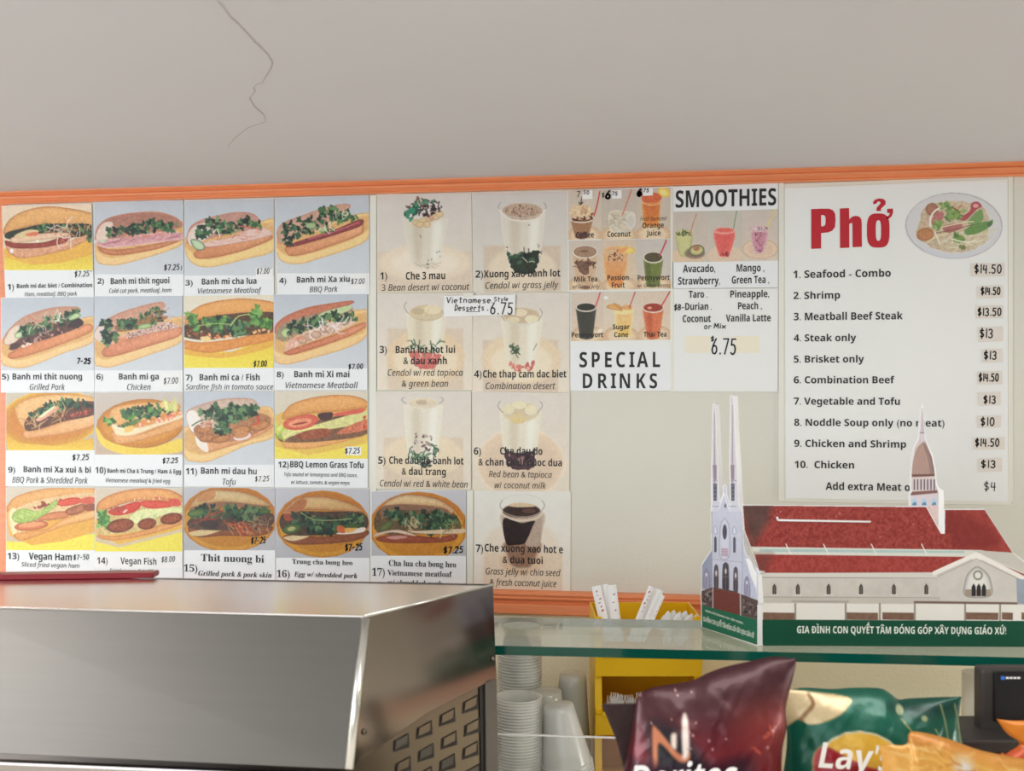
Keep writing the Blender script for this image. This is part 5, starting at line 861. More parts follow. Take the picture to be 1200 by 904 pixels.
# pho poster
P1 = (910, 200, 4.138); P2 = (910, 390, 4.138); BW = (1050, 215, 8.5714); off = .0034
Q = [(919.7, 220.8), (1180.7, 210), (1181.5, 588), (921, 584.5)]
root = thing('pho_poster', WALL.at(1050, 588, off), 'large laminated price list headed Pho in red with a soup bowl', 'menu sign')
plate_solid('card_sheet', Q, WALL, off, .0016, M['sheet'], root)
plate_solid('laminate_edge', [(917.5, 216), (1184, 206), (1185, 592), (919, 588)], WALL, off - .0016, .0008, M['rail'], root)
bq = [(1055, 221), (1179, 216), (1179, 307), (1055, 308)]; nx, ny = 200, 140; X, Y = quad_grid(bq, nx, ny)
ink = Ink((X - 1050) * 8.5714, (Y - 215) * 8.5714, 5, 77); bowl(ink); ea = (ink.X - 582) / 492; eb = (ink.Y - 427) / 337
color_mesh('printed_photo', WALL.many(X, Y, off + .0003), nx, ny, ink.C, M['print'], root, keep=(ea ** 2 + eb ** 2 < 1))
def pho_letters(P, grow):
    # heavy condensed strokes drawn as outlines (working zoom P1)
    g = grow; out = []
    out.append([(168 - g, 186 - g), (230, 184 - g), (262 + g, 188 - g), (284 + g, 206), (286 + g, 240), (284 + g, 272), (262, 296 + g), (214 + g, 302 + g), (216 + g, 376 + g), (168 - g, 380 + g)])
    return out
Lr = Letters(WALL, off + .0007, P1)
def ring_put(L, outer, inner=None):
    if inner is None: L.put([L.px(p[0]) for p in outer], [L.py(p[1]) for p in outer], [tuple(range(len(outer)))]); return
    n = len(outer); XY = outer + inner; L.put([L.px(p[0]) for p in XY], [L.py(p[1]) for p in XY], [(i, (i + 1) % n, (i + 1) % n + n, i + n) for i in range(n)])
def ell(cx, cy, rx, ry, n=28, p=2.0): return [(cx + rx * math.copysign(abs(math.cos(2 * math.pi * i / n)) ** (2 / p), math.cos(2 * math.pi * i / n)), cy + ry * math.copysign(abs(math.sin(2 * math.pi * i / n)) ** (2 / p), math.sin(2 * math.pi * i / n))) for i in range(n)]
ring_put(Lr, [(168, 187), (216, 185), (216, 378), (168, 380)])                                        # P stem
bo = [(216, 185), (256, 185), (274, 193), (284, 210), (286, 242), (283, 274), (270, 292), (250, 300), (216, 303)]; bi = [(216, 216), (228, 216), (234, 219), (237, 226), (238, 243), (237, 260), (233, 267), (228, 270), (216, 271)]
n = len(bo); Lr.put([Lr.px(p[0]) for p in bo + bi], [Lr.py(p[1]) for p in bo + bi], [(i, i + 1, i + 1 + n, i + n) for i in range(n - 1)])
ring_put(Lr, [(307, 184), (352, 182), (353, 374), (308, 376)])                                        # h
ho = [(352, 238), (366, 224), (384, 219), (402, 224), (411, 236), (413, 254), (414, 370)]; hi = [(352, 262), (357, 256), (362, 254), (367, 256), (368, 262), (368, 272), (369, 372)]
n = len(ho); Lr.put([Lr.px(p[0]) for p in ho + hi], [Lr.py(p[1]) for p in ho + hi], [(i, i + 1, i + 1 + n, i + n) for i in range(n - 1)])
ring_put(Lr, ell(493, 291, 55, 83, 32, 3.2), ell(494, 291, 13, 50, 32, 3.0))                           # o
ring_put(Lr, [(536, 186), (564, 184), (565, 204), (558, 222), (544, 234), (534, 236), (534, 224), (546, 216), (550, 206), (537, 206)])   # horn
Lr.put([Lr.px(p[0]) for p in [(468, 152), (480, 140), (498, 135), (518, 138), (529, 148), (528, 164), (516, 176), (507, 184), (505, 196), (484, 196), (486, 180), (497, 168), (505, 158), (500, 150), (490, 150), (484, 160), (470, 164)]],
       [Lr.py(p[1]) for p in [(468, 152), (480, 140), (498, 135), (518, 138), (529, 148), (528, 164), (516, 176), (507, 184), (505, 196), (484, 196), (486, 180), (497, 168), (505, 158), (500, 150), (490, 150), (484, 160), (470, 164)]], [tuple(range(17))])
o = Lr.obj('headline', M['red_ink'], root); o['label'] = 'heavy red Pho lettering'
L = Letters(WALL, off + .0007, P1)
for t in (('1. Seafood - Combo', 82, 554, 518, 36), ('2. Shrimp', 82, 308, 622, 34), ('3. Meatball Beef Steak', 84, 612, 724, 36)): L.t(*t, 'b')
L.z = P2
for t in (('4. Steak only', 84, 386, 42, 34), ('5. Brisket only', 84, 424, 145, 34), ('6. Combination Beef', 84, 572, 246, 34), ('7. Vegetable and Tofu', 84, 598, 350, 34), ('8. Noddle Soup only (no meat)', 86, 814, 454, 34), ('9. Chicken and Shrimp', 86, 628, 556, 34), ('10.  Chicken', 88, 376, 658, 34), ('Add extra Meat only', 238, 722, 766, 36)): L.t(*t, 'b')
L.obj('lettering', M['ink'], root)
for z, txt, x0, x1, b, hh, q in ((P1, '$14.50', 958, 1096, 498, 40, [(942, 450), (1104, 448), (1106, 512), (944, 514)]), (P1, '$14.50', 990, 1088, 602, 34, [(974, 562), (1096, 556), (1098, 618), (976, 620)]), (P1, '$13.50', 974, 1094, 704, 36, [(966, 656), (1098, 654), (1098, 716), (968, 718)]), (P1, '$13', 984, 1054, 812, 42, [(976, 760), (1098, 756), (1098, 828), (978, 832)]),
                           (P2, '$13', 1004, 1072, 130, 38, [(996, 82), (1094, 78), (1096, 144), (998, 146)]), (P2, '$14.50', 980, 1080, 236, 36, [(974, 190), (1092, 186), (1094, 250), (976, 252)]), (P2, '$13', 1002, 1068, 344, 36, [(978, 292), (1086, 288), (1086, 352), (980, 356)]), (P2, '$10', 988, 1062, 452, 38, [(974, 404), (1088, 402), (1088, 460), (976, 462)]), (P2, '$14.50', 962, 1084, 552, 36, [(954, 512), (1106, 506), (1106, 566), (956, 568)]), (P2, '$13', 990, 1068, 656, 34, [(978, 612), (1092, 608), (1092, 672), (980, 676)])):
    st = plate_solid('price_sticker', zq(z, q), WALL, off + .0011, .0005, M['sticker2'], root)
    Lx = Letters(WALL, off + .0014, z); Lx.pen(txt, x0, x1, b, hh, 6.0, .04); Lx.obj('handwritten_price', M['pen'], st)
Lx = Letters(WALL, off + .0007, P2); Lx.pen('$4', 1004, 1070, 768, 42, 4.5, .04); Lx.obj('handwritten_price', M['pen'], root)
# ------------------------------------------------------------------ glass counter shelf
GH = EYE.z - 306 * 1.80 / F_PX                       # height of the shelf's top face
G = level(GH); GT = 0.0150
fl, fr = G.at(579.5, 757), G.at(1290, 773); bl, br = G.at(577, 723.5), G.at(1290, 735)
root = thing('glass_shelf', (fl + fr) / 2 - Vector((0, 0, GT)), 'thick horizontal glass shelf with a dark green front edge', 'shelf')
dn = Vector((0, 0, -GT)); mb = MB(); mb.add([fl, fr, br, bl], [(0, 1, 2, 3)]); mb.obj('glass_top', M['glass_top'], root); mb = MB(); mb.add([fl + dn, fr + dn, br + dn, bl + dn], [(3, 2, 1, 0)])
mb.obj('glass_sheet', M['glass'], root)
mb = MB(); P = [fl, fr, br, bl]
for i in range(4):
    a, b = P[i], P[(i + 1) % 4]; mb.add([a, b, b + dn, a + dn], [(0, 3, 2, 1)])
mb.obj('glass_edge', M['edge'], root)
# grey round pad on the shelf
mb = MB(); c = G.at(611, 733.2); mb.lathe([(0.001, .0012), (.020, .0012), (.0285, .0008), (.030, .0002)], (0, 0, 0), 32, cap0=False, cap1=False)
M['pad'] = mat('speckled clear pad', (150, 156, 146), 0.4, noise=(160, 0.35), bump=(300, .6))
o = mb.obj('shelf_pad', M['pad']); o.location = c; o.scale = (1.12, .95, 1)
tag(o, 'grey speckled round pad lying on the glass shelf at its left end', 'pad')

# worktop behind the glass, front counter, and end supports outside the picture
WZ = 0.86
mb = MB(); mb.box(-1.9, 1.9, -.62, -.005, WZ - .04, WZ); o = mb.obj('back_worktop', M['granite'], bevel=.003); tag(o, 'laminate worktop behind the glass that carries the cup stacks', 'worktop')
mb = MB(); mb.box(-1.9, 1.9, -.60, -.01, 0.0, WZ - .0401); o = mb.obj('back_cabinet', M['blackmat'], bevel=.003); tag(o, 'dark base cabinet below the back worktop', 'cabinet')
FZ = 0.92
mb = MB(); mb.box(-1.9, 1.9, -1.42, -.66, FZ - .04, FZ); o = mb.obj('front_counter', M['granite'], bevel=.003); tag(o, 'front counter under the snack bags and steel hood', 'counter')
mb = MB(); mb.box(-1.9, 1.9, -1.38, -.68, 0.0, FZ - .0401); o = mb.obj('front_cabinet', M['blackmat'], bevel=.003); tag(o, 'dark base cabinet below the front counter', 'cabinet')
for x_, lab in ((1280, 'glass end panel under the shelf past the right edge'),):
    f = G.at(x_, 760, ); b = G.at(x_, 729); mb = MB(); up = Vector((0, 0, GT + .0005)); e = Vector((.008, 0, 0))
    zf = lambda p, z: Vector((p.x, p.y, z))
    yb = max(b.y, -.70 - .02)
    f2 = Vector((f.x, -.72, 0)); b2 = Vector((f.x, -.665, 0))
    mb.slab([zf(f2, FZ), zf(b2, FZ), zf(b2, GH - GT - .0003), zf(f2, GH - GT - .0003)], [zf(f2, FZ) + e, zf(b2, FZ) + e, zf(b2, GH - GT - .0003) + e, zf(f2, GH - GT - .0003) + e])
    o = mb.obj('glass_support', M['pane']); tag(o, lab, 'support')
# clear pane whose top edge crosses in front of the cups
PD = facing(1.845); a = PD.at(574, 861.6); b = PD.at(735, 866.5); t = Vector((0, 0, 1)); bk = FWD * .004
mb = MB(); a0 = Vector((a.x, a.y, FZ)); b0 = Vector((b.x, b.y, FZ)); mb.slab([a, b, b0, a0], [p + bk for p in (a, b, b0, a0)])
root = thing('glass_guard', (a0 + b0) / 2, 'low clear glass guard in front of the plastic cups', 'glass guard'); mb.obj('pane', M['pane'], root)
mb = MB(); up = Vector((0, 0, .0022)); mb.slab([a, b, b + up, a + up], [p + bk for p in (a, b, b + up, a + up)])
M['palegl'] = mat('pale polished glass edge', (222, 224, 214), .2, coat=.5); mb.obj('polished_edge', M['palegl'], root)

# ------------------------------------------------------------------ cardboard church
ca, cb_ = G.at(892, 757.6), G.at(1320, 759.6); d = (cb_ - ca).normalized(); SP = Plane(ca, Vector((d.y, -d.x, 0)))
fa, fb = G.at(822, 735.5), G.at(888.5, 758); d2_ = (fb - fa).normalized(); FP = Plane(fa, Vector((d2_.y, -d2_.x, 0)))
croot = thing('cardboard_church', (fb + ca) / 2, 'cardboard cut-out church with red roof and two white spires on the glass shelf', 'church model')
def cut_board(name, pts, plane, off, th, parent, m='foam', bev=0):
    mb = MB(); f = [plane.at(x, y, off) for x, y in pts]; mb.slab(f, [p - plane.n * th for p in f]); return mb.obj(name, M[m], parent, bevel=bev)
def cut_print(name, outline, plane, off, parent, painter, z, res, seed, shrink=0.0):
    R = np.array(outline, float); x0, y0 = R.min(0); x1, y1 = R.max(0); nx = int((x1 - x0) * res) + 2; ny = int((y1 - y0) * res) + 2
    X, Y = quad_grid([(x0, y0), (x1, y0), (x1, y1), (x0, y1)], nx, ny); ink = Ink((X - z[0]) * z[2], (Y - z[1]) * z[2], z[2] / res, seed); painter(ink)
    keep = sdist(X, Y, R) > shrink
    return color_mesh(name, plane.many(X, Y, off), nx, ny, ink.C, M['wprint'], parent, keep=keep, gain=1.12)
# long side of the nave (picture pixels directly)
def nave(k):
    k.bg((206, 200, 190), (200, 196, 186))
    k.P([(868, 590), (1152, 595), (1158, 592), (1190, 648), (868, 644)], (158, 62, 54), smooth=False, tex=16, ts=5)
    k.P([(872, 588), (1105, 592), (1130, 645), (885, 641)], (154, 58, 52), smooth=False, tex=30, ts=2.6)
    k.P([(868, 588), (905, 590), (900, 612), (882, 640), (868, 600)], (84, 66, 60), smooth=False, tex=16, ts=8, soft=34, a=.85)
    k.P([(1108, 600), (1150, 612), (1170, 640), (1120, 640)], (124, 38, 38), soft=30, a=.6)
    k.P([(880, 641), (1150, 645), (1202, 655), (1202, 662), (1140, 652), (885, 650)], (206, 206, 196), smooth=False); k.P([(890, 643.5), (1130, 646), (1130, 648.5), (890, 647)], (166, 190, 186), smooth=False, tex=8, ts=4)
    k.P([(1140, 645), (1187, 648), (1202, 662), (1202, 672), (1150, 650)], (190, 186, 176), smooth=False, tex=6); k.P([(1144, 650), (1202, 674), (1202, 678), (1140, 652)], (150, 50, 46), smooth=False)
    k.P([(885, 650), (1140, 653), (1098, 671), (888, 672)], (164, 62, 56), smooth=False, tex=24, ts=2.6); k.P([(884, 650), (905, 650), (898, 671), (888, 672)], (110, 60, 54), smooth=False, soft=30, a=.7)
    for x in (921, 965, 1021, 1080): k.line([(x, 638), (x + 3, 644), (x + 6, 650)], (226, 222, 214), 1.1)
    k.P([(888, 671.5), (1098, 673), (1098, 677), (888, 676)], (206, 200, 192), smooth=False); k.line([(888, 677), (1098, 678)], (150, 144, 136), 1)
    k.P([(888, 678), (1202, 678), (1202, 700), (888, 700)], (196, 190, 180), smooth=False, tex=9, ts=9); k.P([(888, 700), (1202, 703), (1202, 709), (888, 708)], (190, 184, 172), smooth=False, tex=5); k.line([(888, 700), (1102, 701), (1202, 703)], (160, 154, 144), 1)
    for x in (907.5, 935, 971, 1009, 1047.5, 1085.5): k.P([(x - 2.3, 697), (x - 2.3, 688), (x, 684), (x + 2.3, 688), (x + 2.3, 697)], (74, 66, 62), smooth=False); k.line([(x, 688), (x, 696)], (130, 120, 110), .8); k.line([(x - 4, 697.5), (x + 4, 697.5)], (214, 208, 200), 1.2)
    k.P([(893, 707), (1202, 709), (1202, 728), (893, 726)], (222, 218, 208), smooth=False, tex=2)
    for a, b in ((894, 931), (992, 1029), (1034, 1071), (1132, 1170), (1174, 1187), (1197, 1202)): k.P([(a, 718), (b, 718.5), (b, 727), (a, 726.5)], (128, 96, 78), smooth=False, tex=14, ts=4); 
    for x in (932, 991, 1031, 1072, 1131, 1172): k.line([(x, 708), (x, 727)], (150, 138, 126), 2.2)
    k.line([(1072, 706), (1192, 707.5)], (120, 96, 84), 2.5); k.line([(928, 705), (994, 705.5)], (166, 158, 148), 2)
    k.P([(1098, 673), (1144, 648), (1196, 674), (1192, 706), (1102, 704)], (198, 192, 184), smooth=False, tex=6, ts=9)
    k.line([(1095, 672), (1144, 650), (1198, 677)], (226, 220, 212), 5, smooth=False); k.P([(1139, 656), (1140, 649), (1150, 649), (1150, 657)], (226, 222, 214), smooth=False); k.line([(1099, 676), (1144, 655), (1196, 680)], (166, 160, 152), 1, smooth=False)
    k.P([(1131, 699), (1131, 680), (1136, 670), (1145, 664), (1155, 670), (1161, 680), (1161, 699)], (216, 214, 206), rim=2, rimcol=(126, 122, 122)); k.P([(1131, 691), (1161, 691), (1161, 699), (1131, 699)], (160, 144, 126), smooth=False)
    k.E(1146, 674.5, 6, 6, (150, 142, 126)); k.E(1146, 674.5, 3.6, 3.6, (214, 214, 208))
    for x in (1141, 1147, 1153): k.P([(x - 2.4, 699), (x - 2.4, 688), (x, 684), (x + 2.4, 688), (x + 2.4, 699)], (48, 44, 50), smooth=False)
    k.P([(1191, 678), (1202, 680), (1202, 708), (1192, 708)], (146, 156, 168), smooth=False, tex=6)
    k.P([(893, 726.5), (1202, 728), (1202, 760), (893, 758)], (0, 84, 60), smooth=False, tex=2)
    k.line([(911, 609.5), (1020, 611.5)], (206, 160, 150), 2.2, smooth=False); k.bits([(885, 600), (1100, 600), (1120, 640), (900, 636)], 26, 1.6, ((196, 120, 110), (110, 30, 30)))
PX = (0, 0, 1.0)
side_out = [(870, 591), (1152, 594), (1187, 648), (1202, 660), (1330, 700), (1330, 760), (893.5, 758), (893, 680), (885, 655), (868, 620)]
cut_board('nave_board', [(870, 592), (1086, 594), (1103, 625), (1106.5, 625), (1107, 597), (1154, 597), (1187, 648), (1203, 660), (1203, 759), (893.5, 757.8), (893, 680), (885, 655), (872, 622)], SP, 0, .004, croot)
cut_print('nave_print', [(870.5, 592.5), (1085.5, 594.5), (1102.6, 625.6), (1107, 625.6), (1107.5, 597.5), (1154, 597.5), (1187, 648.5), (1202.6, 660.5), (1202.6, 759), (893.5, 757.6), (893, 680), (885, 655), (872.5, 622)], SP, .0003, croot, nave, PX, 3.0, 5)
mb = MB()
def bar3(p, q, r): mb.tube([p, q], r, 8)
bar3(SP.at(910.5, 606, .002), SP.at(912, 610.5, .002), .0018); bar3(SP.at(912, 610, .002), SP.at(1020, 611.8, .002), .0016); mb.obj('roof_pin', M['foam'], croot, smooth=True)
# main lettering
import unicodedata
def accented(L, txt, x0, x1, base, cap, tilt):
    """bold capitals with their Vietnamese marks drawn as small strokes"""
    base_s = ''; marks = []
    for ch in txt:
        dec = unicodedata.normalize('NFD', ch)
        c0 = 'D' if ch == 'Đ' else dec[0]; base_s += c0; marks.append((ch == 'Đ', [hex(ord(m)) for m in dec[1:]]))
    L.t(base_s, x0, x1, base, cap, 'b', tilt)
    v, _ = raw_text(base_s, 'b'); lo, hi = v[:, 0].min(), v[:, 0].max(); sx = (x1 - x0) / (hi - lo)
    def stroke(pts, wt):
        X = []; Y = []; f = []
        for (ax, ay), (bx, by) in zip(pts[:-1], pts[1:]):
            d = math.hypot(bx - ax, by - ay) or 1; nx, ny = -(by - ay) / d * wt / 2, (bx - ax) / d * wt / 2; b = len(X); X += [ax + nx, bx + nx, bx - nx, ax - nx]; Y += [ay + ny, by + ny, by - ny, ay - ny]; f.append((b, b + 1, b + 2, b + 3))
        X = np.array([L.px(x) for x in X]); Y = np.array([L.py(y) for y in Y]); Y = Y + tilt * (X - (L.px(x0) + L.px(x1)) / 2); L.put(X, Y, f, .00005)
    for i, (bar, mk) in enumerate(marks):
        if not bar and not mk: continue
        adv = sum(ATLAS['b'][c][2] for c in base_s[:i]); gl = ATLAS['b'][base_s[i]][0][:, 0]; a = adv + gl.min(); b = adv + gl.max()
        xa, xb = x0 + (a - lo) * sx, x0 + (b - lo) * sx; xm = (xa + xb) / 2; y = base - cap * 1.12; s_ = cap * .2; wt = cap * .13
        if bar: stroke([(xa - s_ * .5, base - cap * .5), (xa + s_ * 1.6, base - cap * .5)], wt)
        for m_ in mk:
            if m_ == '0x301': stroke([(xm - s_ * .3, y), (xm + s_ * .8, y - s_ * 1.2)], wt); 
            elif m_ == '0x300': stroke([(xm - s_ * .8, y - s_ * 1.2), (xm + s_ * .3, y)], wt)
            elif m_ == '0x302': stroke([(xm - s_ * 1.2, y + s_ * .1), (xm, y - s_ * .9), (xm + s_ * 1.2, y + s_ * .1)], wt); y -= s_ * 1.2
            elif m_ == '0x323': stroke([(xm - s_ * .4, base + cap * .22), (xm + s_ * .4, base + cap * .22)], wt * 1.3)
            elif m_ == '0x31b': stroke([(xb - s_ * .4, base - cap * .9), (xb + s_ * .5, base - cap * 1.1)], wt)
SLOGAN = 'GIA ĐÌNH CON QUYẾT TÂM ĐÓNG GÓP XÂY DỰNG GIÁO XỨ!'
L = Letters(SP, .0006); accented(L, SLOGAN, 934, 1179, 743, 8.2, .006); L.obj('slogan_lettering', M['white_ink'], croot)
# dome tower, a separate board behind the roof
DP = Plane(SP.p - SP.n * .018, SP.n)
dome_out = [(1080, 475), (1078.6, 482), (1077.5, 500), (1076, 514), (1071, 524), (1068.2, 540), (1067, 560), (1067.5, 576), (1066, 578), (1066, 596), (1080, 610), (1094, 630), (1106, 632), (1106, 575), (1100.5, 572), (1097.5, 566), (1096.5, 550), (1093.5, 534), (1087, 520), (1084.5, 512), (1083.5, 500), (1082.5, 482), (1082, 475)]
cut_board('dome_board', dome_out, DP, 0.016, .006, croot)
ZD = (1000, 450, 5.65)
def dome(k):
    k.bg((206, 190, 192)); k.P([(455, 150), (440, 330), (450, 390), (475, 390), (480, 330), (470, 150)], (206, 196, 206), smooth=False); k.line([(440, 325), (480, 325)], (150, 130, 140), 8)
    k.P([(458, 165), (450, 320), (470, 320)], (190, 176, 186), smooth=False)
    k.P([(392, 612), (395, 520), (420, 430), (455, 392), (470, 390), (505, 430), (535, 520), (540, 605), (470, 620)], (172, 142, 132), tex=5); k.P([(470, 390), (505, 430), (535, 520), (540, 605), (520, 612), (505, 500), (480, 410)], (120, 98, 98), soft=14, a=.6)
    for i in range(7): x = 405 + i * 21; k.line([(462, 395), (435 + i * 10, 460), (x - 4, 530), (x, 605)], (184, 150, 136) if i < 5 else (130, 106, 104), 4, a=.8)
    k.P([(388, 600), (540, 598), (545, 612), (388, 618)], (120, 84, 80), smooth=False)
    k.P([(388, 618), (542, 612), (545, 700), (388, 712)], (206, 192, 190), smooth=False)
    for i in range(7): k.P([(400 + i * 22, 632), (408 + i * 22, 632), (408 + i * 22, 704), (400 + i * 22, 704)], (96 - i * 4, 84 - i * 4, 100), smooth=False)
    k.P([(380, 716), (556, 704), (556, 724), (380, 740)], (134, 96, 92), smooth=False); k.P([(380, 740), (556, 724), (556, 830), (380, 830)], (206, 196, 202), smooth=False, tex=3)
    for x in (404, 468, 534): k.P([(x - 18, 806), (x - 16, 772), (x, 755), (x + 16, 772), (x + 18, 804)], (170, 198, 218), smooth=False); k.P([(x - 16, 806), (x - 10, 790), (x + 10, 782), (x + 16, 804)], (96, 134, 170), smooth=False)
    k.P([(470, 815), (560, 800), (560, 1010), (520, 960)], (214, 190, 186), smooth=False, tex=8)
dp = [(1080.3, 478), (1079.4, 484), (1078.3, 501), (1076.8, 515), (1071.8, 525), (1069, 541), (1068, 560), (1068.4, 577), (1067, 579), (1067, 598), (1082, 604), (1095, 628), (1100, 628), (1099.8, 576), (1098.8, 574), (1096.5, 567), (1095, 550), (1092, 535), (1086, 521), (1083.6, 512), (1082.6, 500), (1081.8, 484), (1081.6, 478)]
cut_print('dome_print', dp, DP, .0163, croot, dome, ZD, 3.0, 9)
# west front with the two spires
ZF = (815, 600, 5.48)
def fx(x, y): return (815 + x / 5.48, 600 + y / 5.48)
front_out = [fx(38, 745), fx(33, 510), fx(38, 498), fx(38, 340), fx(100, 245), fx(96, 0), (833.3, 590), (833.2, 572), (833.5, 545), (834, 532), (834.5, 500), (834.8, 475), (836.2, 472.5), (838.2, 474), (839, 490), (840, 520), (841, 536), (841.8, 548), (842, 570), (843.5, 588), (846.5, 578), (847.2, 570), (849, 567.8), (851.5, 569), (852, 580), (855.5, 592), (854.8, 560), (854.5, 535), (855.3, 505), (855.5, 475), (855.3, 466), (857, 462.8), (859.5, 464), (860.4, 480), (861.2, 505), (862.4, 528), (863.8, 550), (864.8, 570), (866, 590), fx(300, 0), fx(310, 210), fx(325, 270), fx(395, 375), fx(420, 390), fx(405, 405), fx(408, 590), fx(402, 600), fx(402, 863)]
cut_board('front_board', front_out, FP, 0, .009, croot)
def west(k):
    W = (196, 198, 216); S = (150, 146, 168)
    k.bg((204, 204, 218)); 
    # spires above (y < 0 in this zoom)
    for x0, yt, xb0, xb1, yb in ((110, -700, 100, 148, -180), (226, -745, 214, 262, -180)):
        k.P([(x0 + 4, yt), (xb0 + 6, -360), (xb0 + 2, yb), (xb1, yb), (xb1 - 6, -360), (x0 + 14, yt)], (206, 202, 212), smooth=False); k.P([(x0 + 10, yt + 60), (xb0 + 16, yb + 60), (xb0 + 30, yb + 60), (x0 + 14, yt + 60)], (172, 156, 166), smooth=False)
        k.P([(xb0 + 12, -300), (xb0 + 36, -300), (xb0 + 34, -205), (xb0 + 16, -205)], (150, 132, 146), smooth=False); k.P([(xb0 + 14, -180), (xb0 + 38, -180), (xb0 + 36, -70), (xb0 + 16, -70)], (92, 92, 108), smooth=False)
        for i in range(4): k.line([(xb0 + 14, -165 + i * 26), (xb0 + 38, -165 + i * 26)], (150, 150, 164), 4)
        k.line([(xb0, -35), (xb1, -35)], S, 5); k.line([(xb0, -200), (xb1, -200)], S, 5); k.line([(xb0 + 8, -210), (xb0 + 6, 0)], (222, 222, 234), 5)
    k.P([(150, 0), (180, -130), (190, -150), (214, 0)], W, smooth=False); k.line([(152, -20), (184, -120), (212, -20)], (226, 226, 236), 6, smooth=False); k.P([(184, -40), (192, -58), (200, -40), (198, -26), (186, -26)], (120, 116, 132), smooth=False)
    k.P([(96, 0), (300, 0), (310, 210), (300, 520), (110, 490), (104, 250)], W, smooth=False, tex=6, ts=30)
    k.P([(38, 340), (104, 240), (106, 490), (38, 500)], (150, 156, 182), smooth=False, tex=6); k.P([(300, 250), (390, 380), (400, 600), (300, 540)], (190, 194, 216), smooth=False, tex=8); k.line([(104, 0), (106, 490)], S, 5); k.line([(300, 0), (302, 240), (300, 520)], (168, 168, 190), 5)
    k.P([(155, 290), (155, 110), (172, 55), (188, 38), (204, 58), (220, 110), (218, 290)], (206, 208, 224), rim=5, rimcol=(150, 144, 170)); k.E(188, 130, 15, 50, (70, 72, 92), rim=5, rimcol=(120, 116, 140)); k.P([(166, 232), (208, 236), (208, 288), (166, 284)], (196, 176, 196), smooth=False)
    for yy in (240, 254, 268, 282): k.line([(166, yy), (210, yy + 3)], (170, 130, 150), 3)
    for x, y in ((128, 110), (250, 112)): k.P([(x - 12, y + 30), (x - 10, y - 10), (x, y - 22), (x + 10, y - 8), (x + 12, y + 30)], (216, 222, 240), rim=4, rimcol=(130, 130, 160)); k.P([(x - 8, y + 150), (x - 8, y + 60), (x, y + 46), (x + 8, y + 60), (x + 8, y + 150)], (84, 84, 104), smooth=False)
    k.line([(108, 305), (300, 325)], (170, 168, 190), 4)
    for x, y0, y1, w_ in ((133, 335, 490, 15), (194, 322, 515, 21), (258, 350, 520, 15)): k.P([(x - w_, y1), (x - w_, y0 + 34), (x - w_ * .5, y0 + 8), (x, y0), (x + w_ * .5, y0 + 8), (x + w_, y0 + 34), (x + w_, y1)], (66, 60, 72), rim=4, rimcol=(160, 156, 176)); k.line([(x, y0 + 20), (x, y1)], (140, 130, 130), 3); k.line([(x - w_, (y0 + y1) / 2), (x + w_, (y0 + y1) / 2)], (150, 130, 120), 3); k.spot(x, y0 + 60, 8, 22, (206, 200, 196))
    for x, y in ((70, 420), (330, 470)): k.P([(x - 15, y + 65), (x - 16, y - 20), (x, y - 58), (x + 18, y - 16), (x + 20, y + 75)], (166, 164, 192), rim=5, rimcol=(120, 112, 140)); k.line([(x, y - 40), (x, y + 60)], (110, 100, 130), 4); k.E(x, y - 15, 8, 12, (200, 200, 220))
    k.P([(36, 510), (110, 485), (230, 505), (400, 570), (400, 695), (36, 600)], (96, 76, 76), smooth=False, tex=16, ts=16); k.P([(115, 495), (280, 525), (282, 665), (115, 622)], (128, 62, 54), smooth=False, tex=6)
    for i in range(9): k.line([(115, 508 + i * 14), (282, 540 + i * 15)], (92, 44, 42), 3)
    k.line([(112, 490), (112, 620)], (196, 180, 176), 6); k.line([(288, 520), (290, 668)], (196, 184, 184), 7); k.bits([(40, 520), (105, 500), (105, 600), (40, 590)], 30, 14, ((50, 40, 46), (140, 130, 130), (170, 160, 160)), .5); k.bits([(300, 560), (395, 590), (395, 680), (300, 650)], 40, 14, ((50, 40, 46), (120, 100, 100), (80, 90, 76), (150, 130, 130)), .5)
    k.P([(36, 600), (402, 696), (402, 866), (36, 748)], (16, 112, 82), smooth=False, tex=3)
sm_out = [(p[0], p[1]) for p in front_out]
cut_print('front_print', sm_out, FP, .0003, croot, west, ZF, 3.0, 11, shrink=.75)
slope = (758 - 735.5) / (888.5 - 822)
L = Letters(FP, .0006, ZF); accented(L, SLOGAN, 50, 376, 756, 28, slope); accented(L, 'GIÁO XỨ CHUNG TAY XÂY DỰNG', 64, 304, 682, 13, slope); L.obj('slogan_lettering', M['white_ink'], croot)
# gusset joining the front to the nave
cut_board('corner_flap', [(889, 757.8), (894, 757.8), (894, 702), (889, 700), (889, 676), (878, 655), (874, 655), (880, 676), (886, 690)], Plane(SP.at(891, 757), SP.n), -.001, .003, croot)

for ch in croot.children_recursive:
    if ch.type == 'MESH':
        for v in ch.data.vertices: v.co.z = max(v.co.z, GH + .0006)
